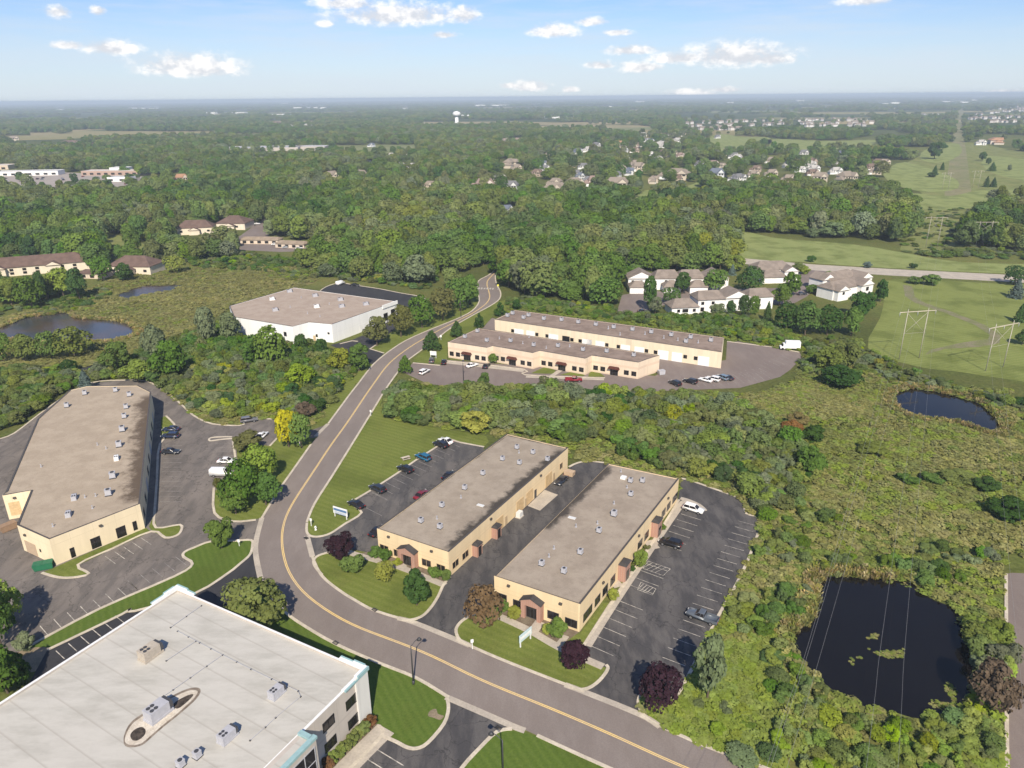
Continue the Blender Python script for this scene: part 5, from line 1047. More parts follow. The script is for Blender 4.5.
CARS = [
 ('sedan', 171.5, 431, hCw, 'navy', 'navy car parked beside the industrial building, first of a tight pair'), ('suv', 170.8, 438, hCw, 'navy', 'navy car parked against its twin beside the industrial building'), ('sedan', 171, 453.5, hCw+math.pi, 'dark', 'dark slate car parked alone along the side of the industrial building'),
 ('sedan', 227, 463, hCw+math.pi, 'white', 'white car parked beside the kerb by the yellowing trees'), ('van', 221.5, 476, hCw+math.pi, 'white', 'white cargo van backed up to the green trees'), ('sedan', 262, 437.5, R(80), 'white', 'white car half hidden behind the yellow tree'), ('suv', 249, 422, R(20), 'grey', 'grey car nosed into the bushes at the corner of the lot'),
 ('sedan', 446, 442.8, hA_, 'white', 'white car at the top end of the stalls beside the wide lawn'), ('suv', 441, 446.8, hA_, 'black', 'black car beside the white one at the top end of the stalls'), ('suv', 423.4, 459.5, hA_, 'blue', 'bright blue car parked beside the wide lawn'), ('suv', 405.5, 471.5, hA_, 'black', 'black car parked by the white bench'), ('suv', 377.8, 491, hA_, 'dark', 'dark slate car parked midway along the wide lawn'), ('sedan', 356.5, 506.5, hA_, 'black', 'black car parked behind the blue monument sign'),
 ('sedan', 449.5, 477.5, R(59), 'black', 'black car tucked beside the long wall of the west office'), ('sedan', 422, 497, R(59), 'red', 'dark red car almost hidden by the roof edge of the west office'), ('sedan', 378, 533.5, R(59), 'black', 'black car peeping out behind the porch corner of the west office'),
 ('sedan', 561.5, 482.5, R(59)+math.pi, 'dark', 'dark slate car in the alley between the two tan offices'),
 ('suv', 693.2, 511.5, hv+math.pi, 'white', 'white car in the end stall by the curved kerb'), ('suv', 670.5, 545.8, hv, 'black', 'black car parked before the brick bay of the east office'), ('pickup', 702.3, 619.8, hv+math.pi+math.pi, 'slate', 'dark grey pickup parked along the weedy bank'),
 ('sedan', 444, 363.5, hP7, 'black', 'black car parked by the corner of the stepped business row'), ('suv', 431.8, 362, hP7, 'grey', 'grey car parked by the white sign of the business row'), ('suv', 424.3, 373.6, R(60), 'white', 'white car leaving the business row lot beside the cone-shaped tree'), ('sedan', 472, 366.8, R(40), 'white', 'white car parked before the first awning of the business row'), ('sedan', 486.4, 367.4, R(75), 'dark', 'dark car parked by the small tree of the business row'), ('pickup', 573.6, 381.5, R(-3), 'red', 'dark red pickup standing before the grass islands'),
 ('suv', 675, 385, R(120), 'black', 'black car first in the row below the garage doors'), ('suv', 690.3, 383.2, R(140), 'black', 'larger black car second in the row below the garage doors'), ('sedan', 705.5, 381.5, R(140), 'white', 'white car in the row below the garage doors, next to the black one'), ('suv', 713, 380.8, R(140), 'white', 'taller white car in the row below the garage doors'), ('suv', 722, 379.3, R(125), 'bluegrey', 'blue-grey car near the end of the row below the garage doors'), ('sedan', 727, 379.3, R(125), 'dark', 'dark car last in the row below the garage doors'),
 ('sedan', 355, 286.2, R(-5), 'black', 'black car in the yard behind the white warehouse'), ('van', 340.5, 284.8, R(60), 'white', 'white van at the corner of the yard behind the white warehouse'), ('sedan', 642.7, 312.5, R(20), 'black', 'black car in the court of the white townhouses'), ('sedan', 801.7, 295, R(10), 'dark', 'dark car on the lane between the townhouses'),
 ('sedan', 257, 224.5, R(10), 'white', 'white car under trees beside the brown pyramid roof'), ('sedan', 266, 227, R(60), 'dark', 'dark car beside the brown pyramid roof'), ('sedan', 272, 226, R(10), 'white', 'white car at the edge of the small far court'), ('sedan', 254, 241, R(30), 'silver', 'silver car below the tan carport'), ('sedan', 275, 245, R(20), 'white', 'white car beside the tan carport'), ('sedan', 286, 248, R(20), 'silver', 'silver car between the two tan carports'), ('sedan', 299, 249, R(20), 'white', 'white car past the second tan carport'), ('sedan', 235, 247, R(30), 'bluegrey', 'blue-grey car by the tree edge below the carports'),
]
for k_, px, py, h_, c_, lab in CARS:
    p = G(px, py); zz = .062
    o = dup(PC[k_], (p.x, p.y, zz), h_, None, lab, None, CC[c_], ('body', 'cabin_roof'))
    for ch in o.children:
        for g_ in ch.children:
            if g_.name.startswith('bed_side'): g_.color = (*CC[c_], 1)
CP = []
for i in range(34):
    px, py = random.uniform(2, 175), random.uniform(176.5, 186)
    if 100 < px < 142 and py < 184: continue
    p = G(px, py); c_ = random.choice(['white', 'silver', 'dark', 'black', 'red', 'bluegrey']); o = dup(PC['sedan'], (p.x, p.y, .06), R(random.choice((80, 95, 85))), None, f'{c_} car parked in the far shop car park'.replace('bluegrey', 'blue-grey'), f'{c_} cars of the far shop car park', CC[c_], ('body', 'cabin_roof'))
for r_ in PC.values():
    for c in list(r_.children):
        for g_ in list(c.children): bpy.data.objects.remove(g_)
        bpy.data.objects.remove(c)
    bpy.data.objects.remove(r_)
# box truck
p = G(789.5, 349.5); t = thing('box_truck', 'white box truck parked at the far end of the brown yard', 'truck', (p.x, p.y, .06)); t.rotation_euler = (0, 0, R(172))
bm = bmesh.new(); box(bm, (-.9, 0, 2.0), (5.2, 2.4, 2.5)); from_bm('cargo_box', bm, M['door_white'], t, False, True)
bm = bmesh.new(); prism(bm, [(1.75, .5), (3.5, .5), (3.55, 1.2), (2.9, 1.35), (2.5, 2.3), (1.75, 2.35)], 2.1, 1.9); from_bm('cab', bm, M['door_white'], t, False, True)
bm = bmesh.new(); prism(bm, [(2.58, 1.40), (2.93, 1.40), (2.60, 2.12), (2.5, 2.12)], 2.12, 1.96); from_bm('windscreen', bm, M['glass'], t, False, True)
bm = bmesh.new(); box(bm, (-.3, 0, .62), (6.4, 1.0, .22)); from_bm('chassis', bm, M['dark_metal'], t, False, True)
for x in (2.7, -2.2):
    for y in (-.95, .95): bm = bmesh.new(); bmesh.ops.create_cone(bm, cap_ends=True, segments=14, radius1=.45, radius2=.45, depth=.3, matrix=Matrix.Translation((x, y, .45)) @ Matrix.Rotation(R(90), 4, 'X')); from_bm('wheel', bm, M['tyre'], t, False, True)
# ------------------------------------------------------------------ street furniture
def street_lamp(label, px, py, h, heads, yaw):
    p = G(px, py); t = thing('street_lamp', label, 'street lamp', p, rz=yaw)
    bm = bmesh.new(); tube(bm, [(0, 0, 0), (0, 0, .7)], .22, 10); from_bm('base', bm, M['dark_metal'], t, True, True)
    bm = bmesh.new(); tube(bm, [(0, 0, .6), (0, 0, h*.75), (0, 0, h)], .13, 8, .08); from_bm('pole', bm, M['dark_metal'], t, True, True)
    for i in range(heads):
        a = math.pi*i; c, s = math.cos(a), math.sin(a)
        bm = bmesh.new(); tube(bm, [(0, 0, h-.1), (c*.8, s*.8, h+.35), (c*1.6, s*1.6, h+.5)], .06, 6); from_bm('arm', bm, M['dark_metal'], t, True, True)
        bm = bmesh.new(); bmesh.ops.create_cone(bm, cap_ends=True, segments=12, radius1=.42, radius2=.16, depth=.35, matrix=Matrix.Translation((c*1.75, s*1.75, h+.34))); hd = from_bm('lamp_head', bm, M['dark_metal'], t, True, True)
        bm = bmesh.new(); bmesh.ops.create_cone(bm, cap_ends=True, segments=12, radius1=.34, radius2=.34, depth=.03, matrix=Matrix.Translation((c*1.75, s*1.75, h+.145))); from_bm('lens', bm, M['skylight'], hd, True, True)
street_lamp('dark street lamp with one long arm reaching over the curving road', 413.5, 684, 7.6, 1, R(48))
street_lamp('dark street lamp on the lawn below the driveway mouth', 503, 776, 6.6, 1, R(150))
street_lamp('dark slim lamp post in the lot before the business row', 463.5, 381.5, 6.5, 1, R(90)); street_lamp('dark lamp post among the row of reddening trees', 461, 317, 7, 1, R(-40))
def sign_post(name, label, px, py, h, wd, hh, m, yaw, legs=1, letter=None):
    p = G(px, py); t = thing(name, label, 'sign', p, rz=yaw)
    bm = bmesh.new(); box(bm, (0, 0, h-hh/2), (wd, .14, hh)); pn = from_bm('panel', bm, M[m], t, False, True)
    for x in ((0,) if legs == 1 else (-wd*.42, wd*.42)):
        bm = bmesh.new(); box(bm, (x, .0, (h-hh*.2)/2), (.14 if legs > 1 else .10, .20, h-hh*.2)); from_bm('leg', bm, M['white_metal'], t, False, True)
    return t, pn
t, pn = sign_post('monument_sign', 'blue and white monument sign on two legs beside the wide lawn', 341, 518, 2.6, 4.0, 1.7, 'white_metal', R(-28), 2)
bm = bmesh.new(); box(bm, (0, -.10, 1.98), (3.7, .06, .55)); from_bm('header_band', bm, M['sign_blue'], pn, False, True)
bm = bmesh.new()
for i in range(3): box(bm, (0, -.10, 1.45-.22*i), (3.3, .05, .05))
from_bm('lettering', bm, M['sign_blue'], pn, False, True)
t, pn = sign_post('monument_sign', 'pale blue monument sign tilted across the front lawn of the east office', 525.5, 643, 2.5, 3.3, 1.5, 'sign_pale', R(50), 2)
bm = bmesh.new(); box(bm, (0, -.09, 1.75), (2.6, .04, .5)); from_bm('lettering', bm, M['white_metal'], pn, False, True)
t, pn = sign_post('monument_sign', 'white sign board on the grass by the stepped business row', 433.5, 358, 2.6, 2.4, 1.5, 'white_metal', R(-15), 2)
sign_post('traffic_sign', 'yellow diamond warning sign past the crosswalk', 498, 290, 2.8, .9, .9, 'yellow_sign', R(0)); sign_post('post_sign', 'small white post sign at the kerb of the wide lawn', 311.5, 526, 1.9, .5, .6, 'white_metal', R(-20)); sign_post('post_sign', 'small white post sign on the lawn before the east office', 472.3, 649, 2.0, .5, .6, 'white_metal', R(20)); sign_post('post_sign', 'small white post sign at the kerb halfway up the road', 371, 416, 1.9, .5, .6, 'white_metal', R(-20)); sign_post('post_sign', 'small white post sign on the grass below the tree by the driveway', 239.5, 546, 1.6, .5, .6, 'white_metal', R(0)); sign_post('post_sign', 'white post sign between the cone-shaped trees of the business row', 441, 340, 2, .7, .8, 'white_metal', R(0)); sign_post('post_sign', 'tan marker post sign beside the yellow tree', 300, 446, 1.7, .5, .5, 'pale_wood', R(0))
p = G(315.8, 530); t = thing('fire_hydrant', 'white fire hydrant on the lawn corner at the driveway', 'hydrant', p)
lathe('barrel', [(.26, 0), (.26, .12), (.17, .14), (.17, .75), (.23, .78), (.19, .95), (.05, 1.05)], 'white_metal', t, 12)
for s_ in (-1, 1): bm = bmesh.new(); tube(bm, [(0, 0, .6), (s_*.30, 0, .6)], .09, 8); from_bm('nozzle', bm, M['white_metal'], t, True, True)
p = G(405.8, 459.5); t = thing('picnic_bench', 'pale bench on the wide lawn above the row of cars', 'bench', p, rz=R(30))
bm = bmesh.new(); box(bm, (0, 0, .74), (2.2, .8, .07)); from_bm('tabletop', bm, M['kerb'], t, False, True)
for y in (-.75, .75): bm = bmesh.new(); box(bm, (0, y, .45), (2.2, .3, .06)); from_bm('seat', bm, M['kerb'], t, False, True)
for x in (-.8, .8): bm = bmesh.new(); box(bm, (x, 0, .36), (.08, 1.7, .08)); box(bm, (x, -.45, .36), (.08, .08, .70)); box(bm, (x, .45, .36), (.08, .08, .70)); from_bm('leg', bm, M['pale_wood'], t, False, True)
for px, py, lb in ((374.7, 610.3, 'before the front lawn of the west office'), (335.8, 643.4, 'beside the long shaded lawn of the white-roofed office'), (665, 727.2, 'past the big purple tree'), (498.5, 728.3, 'at the driveway mouth of the white-roofed office'), (279, 490, 'below the leafy clump by the road'), (306.2, 538.5, 'at the driveway of the west office')):
    p = G(px, py); t = thing('storm_drain', 'dark storm drain grate in the kerb '+lb, 'drain', (p.x, p.y, .13), 'kerb storm drains', heading((px, py), (px+4, py+2.4)))
    bm = bmesh.new(); [box(bm, (0, y, .02), (1.1, .10, .06)) for y in (-.32, .32)]; [box(bm, (x, 0, .02), (.10, .54, .06)) for x in (-.5, .5)]; from_bm('frame', bm, M['dark_metal'], t, False, True)
    bm = bmesh.new(); [box(bm, (-.36+.18*i, 0, .012), (.07, .53, .05)) for i in range(5)]; from_bm('grate', bm, M['black'], t, False, True)
def skip_bin(label, px, py, m, yaw, s=(3.6, 1.7, 1.3)):
    p = G(px, py); t = thing('dumpster', label, 'dumpster', (p.x, p.y, .05), rz=yaw); L, W_, hh = s
    bm = bmesh.new(); v0 = [bm.verts.new((x, y, .1)) for x, y in ((-L/2+.3, -W_/2), (L/2-.1, -W_/2), (L/2-.1, W_/2), (-L/2+.3, W_/2))]; v1 = [bm.verts.new((x, y, zv)) for x, y, zv in ((-L/2, -W_/2, hh), (L/2, -W_/2, hh*1.1), (L/2, W_/2, hh*1.1), (-L/2, W_/2, hh))]
    bm.faces.new(v0[::-1]); bm.faces.new(v1)
    for i in range(4): bm.faces.new((v0[i], v0[(i+1) % 4], v1[(i+1) % 4], v1[i]))
    from_bm('bin', bm, M[m], t, False, True)
    for s_ in (-1, 1): bm = bmesh.new(); box(bm, (s_*L*.24, 0, hh*1.06), (L*.46, W_+.06, .06)); from_bm('lid', bm, M[m], t, False, True)
    for x in (-L*.35, L*.35):
        for y in (-W_*.4, W_*.4): bm = bmesh.new(); tube(bm, [(x, y-.05, .08), (x, y+.05, .08)], .08, 8); from_bm('caster', bm, M['tyre'], t, False, True)
skip_bin('dark green skip at the splayed corner of the cream industrial building', 44, 568.5, 'green_bin', R(22)); skip_bin('brown rusty skip at the loading notch of the industrial building', 8.5, 530, 'rust', R(55), (3.4, 1.6, 1.4)); skip_bin('tan skip at the top of the alley between the two tan offices', 569.3, 475.3, 'pale_wood', R(-30), (2.6, 1.6, 1.1)); skip_bin('grey skip beside the end wall of the stepped business row', 661, 374.5, 'unit_grey', R(20), (2.4, 1.6, 1.4))
p = G(519.5, 517); t = thing('transformer_box', 'pale utility cabinet against the alley wall of the west office', 'cabinet', (p.x, p.y, .05), rz=R(59)); bm = bmesh.new(); box(bm, (0, 0, .08), (1.8, 1.4, .16)); from_bm('plinth', bm, M['concrete'], t, False, True); bm = bmesh.new(); box(bm, (0, 0, .75), (1.5, 1.1, 1.2), 0, .96); from_bm('cabinet', bm, M['skylight'], t, False, True)
# power line H-frames and wires
def pole_frame(label, b1, t1, b2, t2, arm, armz):
    p1, p2 = G(*b1), G(*b2); h1, h2 = top_h(*b1, t1), top_h(*b2, t2); h_ = (h1+h2)/2; c = (p1+p2)/2; t = thing('power_pylon', label, 'power pylon', c); q1, q2 = p1-c, p2-c
    for q in (q1, q2): bm = bmesh.new(); tube(bm, [q, q+Vector((0, 0, h_))], .145, 8, .10); from_bm('pole', bm, M['wood_pole'], t, True, True)
    d = (q2-q1).normalized(); L = (q2-q1).length; za_ = h_-armz; bm = bmesh.new(); e0, e1 = q1-d*arm+Vector((0, 0, za_)), q2+d*arm+Vector((0, 0, za_))
    for s_ in (-.22, .22): n_ = Vector((-d.y, d.x, 0))*s_; tube(bm, [e0+n_, e1+n_], .07, 6)
    from_bm('crossarm', bm, M['kerb'], t, False, True)
    bm = bmesh.new(); lo = za_*.55; tube(bm, [q1+Vector((0, 0, lo)), q2+Vector((0, 0, za_-.4))], .05, 5); tube(bm, [q2+Vector((0, 0, lo)), q1+Vector((0, 0, za_-.4))], .05, 5); tube(bm, [q1+Vector((0, 0, lo)), q2+Vector((0, 0, lo))], .04, 5); from_bm('brace', bm, M['wood_pole'], t, True, True)
    pts = []
    for f_ in (0, .5, 1):
        q = e0.lerp(e1, f_); bm = bmesh.new(); tube(bm, [q, q-Vector((0, 0, 1.4))], .10, 6); from_bm('insulator', bm, M['unit_grey'], t, True, True); pts.append(c+q-Vector((0, 0, 1.4)))
    return pts+[c+q1+Vector((0, 0, h_)), c+q2+Vector((0, 0, h_))]
f1 = pole_frame('pale wooden H-frame pylon standing on the mown green nearest the townhouses', (899, 359.5), 303, (919, 358), 312, 3.0, 1.0)
f2 = pole_frame('pale wooden H-frame pylon on the mown green beside the curving track', (985.5, 371), 327, (1003, 367), 314.5, 3.0, 1.2)
f3 = pole_frame('slim pale H-frame pylon in the rough beyond the pale road', (925.5, 248), 214.5, (936.8, 248), 217, 3.0, .8)
f4 = pole_frame('dark slim H-frame pylon before the dark trees beyond the pale road', (975.5, 246), 220, (988, 246), 221, 3.0, .8)
pole_frame('tiny pylon in the clearing beside the far fairway', (942, 190), 172, (948, 190), 172, 2.5, .8); pole_frame('tiny pylon in the clearing before the tan-roofed barn', (972, 188), 170, (978, 188), 170, 2.5, .8)
vp = ray(960, 95); ld = Vector((vp[0], vp[1], 0)).normalized()
def wire(a, b, sag, label, group):
    P = [a.lerp(b, i/24)-Vector((0, 0, sag*4*(i/24)*(1-i/24))) for i in range(25)]; bm = bmesh.new(); tube(bm, P, .013, 5); o = from_bm('power_line', bm, M['wire'], None, True); tag(o, label, 'power line', group)
FAN = {0: ((828, 576), (768, 763), 15), 1: ((843, 576), (787, 768), 15), 2: ((911, 576), (898, 768), 15), 3: ((831, 576), (773, 760), 19), 4: ((890.5, 576), (871, 730), 19)}
def near_wire(a, i, nm):
    q1, q2, zz_ = FAN[i]; p1, p2 = G(*q1, zz_), G(*q2, zz_+.5); P = spline([a, p1, p2, p2+(p2-p1)*2.5+Vector((0, 0, 3))], 14); bm = bmesh.new(); tube(bm, P, .014, 5); tag(from_bm('power_line', bm, M['wire'], None, True), f'thin grey power line strung {nm}', 'power line', f'power lines {nm}')
for fr, nm, (fa, fb) in ((f1, 'over the dark pond', (f1, f3)), (f2, 'over the small blue pond', (f2, f4))):
    for i, a in enumerate(fa):
        if fr is f2 and i not in (0, 3): continue
        L = 300; near_wire(a, i, nm) if fr is f1 else wire(a, a-ld*L+Vector((0, 0, -1.5)), 3.0, f'thin grey power line strung {nm}', f'power lines {nm}'); wire(a, fb[i], 2.0, f'thin grey power line past the pale road, continuing the wires {nm}', f'power lines past the road, continuing those {nm}')

# ------------------------------------------------------------------ vegetation: meshes
def quads_mesh(name, C, N, S, tint, m, asp=1.0, up=None):
    """leaf clumps: bent quads at centres C facing N with sizes S"""
    n = len(C); a = np.cross(N, rng.normal(size=(n, 3))); a /= np.linalg.norm(a, axis=1)[:, None]+1e-9; b = np.cross(N, a)
    if up is not None: a, b = up
    s = S[:, None]; V = np.stack([C-a*s-b*s*asp, C+a*s-b*s*asp*.8, C+a*s*.8+b*s*asp, C-a*s+b*s*asp*.9], 1)
    V[:, 0] -= N*s*.35; V[:, 2] -= N*s*.35
    me = bpy.data.meshes.new(name); me.vertices.add(4*n); me.vertices.foreach_set('co', V.reshape(-1).astype(np.float32)); me.loops.add(4*n); me.loops.foreach_set('vertex_index', np.arange(4*n, dtype=np.int32))
    me.polygons.add(n); me.polygons.foreach_set('loop_start', np.arange(0, 4*n, 4, dtype=np.int32)); me.polygons.foreach_set('loop_total', np.full(n, 4, np.int32)); me.update()
    at = me.attributes.new('tint', 'FLOAT', 'FACE'); at.data.foreach_set('value', tint.astype(np.float32)); me.materials.append(M[m]); return me
def unit(v): return v/(np.linalg.norm(v, axis=1)[:, None]+1e-9)
def crown(name, m, lobes=16, leaves=1500, size=.045, zlo=.12, shape='round', seed=0, lump=.24):
    r = np.random.default_rng(seed); C, N, Tn = [], [], []; L = []
    while len(L) < lobes:
        u = r.normal(size=3); u /= np.linalg.norm(u); q = r.uniform(.35, 1)**.5; zc = .5+u[2]*.5*q*.86
        if shape == 'round': k = q*.72
        elif shape == 'cone': k = q*(.95-zc*.92)*1.1
        elif shape == 'tall': k = q*.62*(1-.25*zc)
        else: k = q*.85
        if shape == 'cone': zc = .04+.9*(len(L)+.5)/lobes; a_ = r.uniform(0, 6.283); u = np.array([np.cos(a_), np.sin(a_), 0]); k = .80*(1-zc)**.75*r.uniform(.55, 1.0)
        c = np.array([u[0]*.5*k, u[1]*.5*k, zlo+(1-zlo)*(.06+.88*zc)]); L.append((c, lump*r.uniform(.7, 1.25)*(1 if shape != 'cone' else max(.30, 1.05-.85*zc)), r.uniform(-.16, .16)))
    per = leaves//lobes+1
    for c, rad, lt in L:
        u = unit(r.normal(size=(per*2, 3))); u[:, 2] = np.where(u[:, 2] < -.45, -u[:, 2], u[:, 2]); u = u[:per]
        P = c+u*np.array([rad, rad, rad*.9])*r.uniform(.72, 1.08, size=(per, 1)); keep = np.ones(per, bool)
        for c2, r2, _ in L:
            if c2 is c: continue
            keep &= np.linalg.norm((P-c2)/np.array([1, 1, .9]), axis=1) > r2*.72
        keep &= (P[:, 2] > zlo*.6)
        C.append(P[keep]); N.append(unit(u[keep]+r.normal(size=(keep.sum(), 3))*.34+np.array([0, 0, .25]))); Tn.append(.5+lt+r.normal(size=keep.sum())*.085)
    C, N, Tn = np.concatenate(C), np.concatenate(N), np.clip(np.concatenate(Tn), .1, .95)
    return quads_mesh(name, C, N, size*r.uniform(.65, 1.35, len(C)), Tn, m)
def conifer(name, m, tiers=13, per=110, seed=0):
    r = np.random.default_rng(seed); C, N, Tn = [], [], []
    for i in range(tiers):
        f = i/(tiers-1); zc = .05+.9*f; rad = .5*(1-f)**.85+.025
        a = r.uniform(0, 2*np.pi, per); q = rad*r.uniform(.35, 1.05, per)*(1+.18*np.sin(a*5+i*2)); P = np.stack([np.cos(a)*q, np.sin(a)*q, zc-.10*q/.5*(1-f)+r.normal(size=per)*.018], 1)
        C.append(P); N.append(unit(np.stack([np.cos(a)*.7, np.sin(a)*.7, np.full(per, .65)], 1)+r.normal(size=(per, 3))*.35)); Tn.append(np.clip(.5+r.normal(size=per)*.15, .1, .95))
    C, N, Tn = map(np.concatenate, (C, N, Tn)); return quads_mesh(name, C, N, .034*r.uniform(.6, 1.3, len(C)), Tn, m)
def tuft(name, m, n=60, seed=0):
    r = np.random.default_rng(seed); a = r.uniform(0, 2*np.pi, n); q = .5*np.sqrt(r.uniform(0, 1, n)); C = np.stack([np.cos(a)*q, np.sin(a)*q, (1-1.6*q*q)*r.uniform(.55, 1.0, n)], 1)
    N = unit(np.stack([np.cos(a)*q*1.1, np.sin(a)*q*1.1, np.full(n, .75)], 1)+r.normal(size=(n, 3))*.38); return quads_mesh(name, C, N, r.uniform(.05, .10, n), np.clip(.5+r.normal(size=n)*.08, .1, .95), m, 1.5)
def reed(name, m, n=40, seed=0):
    r = np.random.default_rng(seed); a = r.uniform(0, 2*np.pi, n); q = r.uniform(0, .5, n)**.8; C = np.stack([np.cos(a)*q, np.sin(a)*q, r.uniform(.25, .75, n)], 1)
    side = np.stack([-np.sin(a+r.normal(size=n)), np.cos(a+r.normal(size=n)), np.zeros(n)], 1); lean = unit(np.stack([np.cos(a)*.35, np.sin(a)*.35, np.ones(n)], 1)+r.normal(size=(n, 3))*.15)
    return quads_mesh(name, C, unit(np.cross(side, lean)), r.uniform(.05, .10, n), np.clip(.5+r.normal(size=n)*.16, .1, .95), m, 4.0, (side, lean))
def trunk_mesh(name, seed=0, forks=4):
    r = np.random.default_rng(seed); bm = bmesh.new(); tube(bm, [(0, 0, -.01), (.01, 0, .12), (.0, .01, .34), (.01, 0, .62)], .030, 7, .012)
    for i in range(forks):
        a = 2*math.pi*i/forks+r.uniform(-.4, .4); z0 = r.uniform(.16, .34); tube(bm, [(0, 0, z0), (.1*math.cos(a), .1*math.sin(a), z0+.13), (.24*math.cos(a), .24*math.sin(a), z0+.28)], .013, 5, .004)
    bmesh.ops.recalc_face_normals(bm, faces=bm.faces); me = bpy.data.meshes.new(name); bm.to_mesh(me); bm.free(); me.materials.append(M['bark']); return me
TRUNK = [trunk_mesh('trunk', i) for i in range(3)]
ROUND = [crown('crown', 'leaf', 22+5*i, 3600, .028, .08, 'round', 10+i, .165+.02*i) for i in range(4)]
TALL = [crown('crown', 'leaf', 26, 3400, .027, .05, 'tall', 30+i, .17) for i in range(2)]
CONE = [crown('crown', 'leaf', 34, 3000, .026, .04, 'cone', 40+i, .19) for i in range(2)]
WIDE = [crown('crown', 'leaf', 24, 3400, .030, .02, 'wide', 50+i, .18) for i in range(3)]
CONIF = [conifer('crown', 'leaf', 13, 120, 60+i) for i in range(2)]
PAL = {'dark': (.052, .098, .028), 'green': (.086, .146, .034), 'mid': (.112, .174, .042), 'olive': (.148, .182, .054), 'lime': (.185, .250, .044), 'yellow': (.36, .33, .030), 'yellowgreen': (.215, .240, .046), 'purple': (.036, .019, .026), 'red': (.16, .085, .038), 'rust': (.120, .124, .044), 'grey': (.150, .182, .098), 'blue': (.110, .150, .132), 'tan': (.23, .20, .08), 'brown': (.11, .082, .056)}
TREE_N = 0
def tree(name, label, px, py, hgt, wid, kind, colr, cat='tree', group=None, at=None):
    global TREE_N
    p = at if at is not None else G(px, py); t = thing(name, label, cat, p, group, random.uniform(0, 6.28)); t.scale = (wid, wid*random.uniform(.92, 1.08), hgt); TREE_N += 1
    pool = {'round': ROUND, 'tall': TALL, 'cone': CONE, 'wide': WIDE, 'conifer': CONIF}[kind]
    if kind != 'wide':
        k_ = bpy.data.objects.new('trunk', random.choice(TRUNK)); col.objects.link(k_); k_.parent = t
    c = bpy.data.objects.new('crown' if kind != 'wide' else 'foliage', random.choice(pool)); col.objects.link(c); c.parent = t
    b = PAL[colr] if isinstance(colr, str) else colr; v = random.uniform(.9, 1.1); c.color = (b[0]*v, b[1]*v, b[2]*v, 1); return t
def ptree(name, label, bx, by, ty, wpx, kind, colr, cat='tree', group=None):
    s = scale_at(bx, by); h = max(.5, top_h(bx, by, ty)); wd = wpx/s
    # the crown's far half hides nothing of its height, its near half hangs below the base line
    return tree(name, label, bx, by, h, wd*1.08, kind, colr, cat, group)
D_, S_ = 'deciduous_tree', 'shrub'
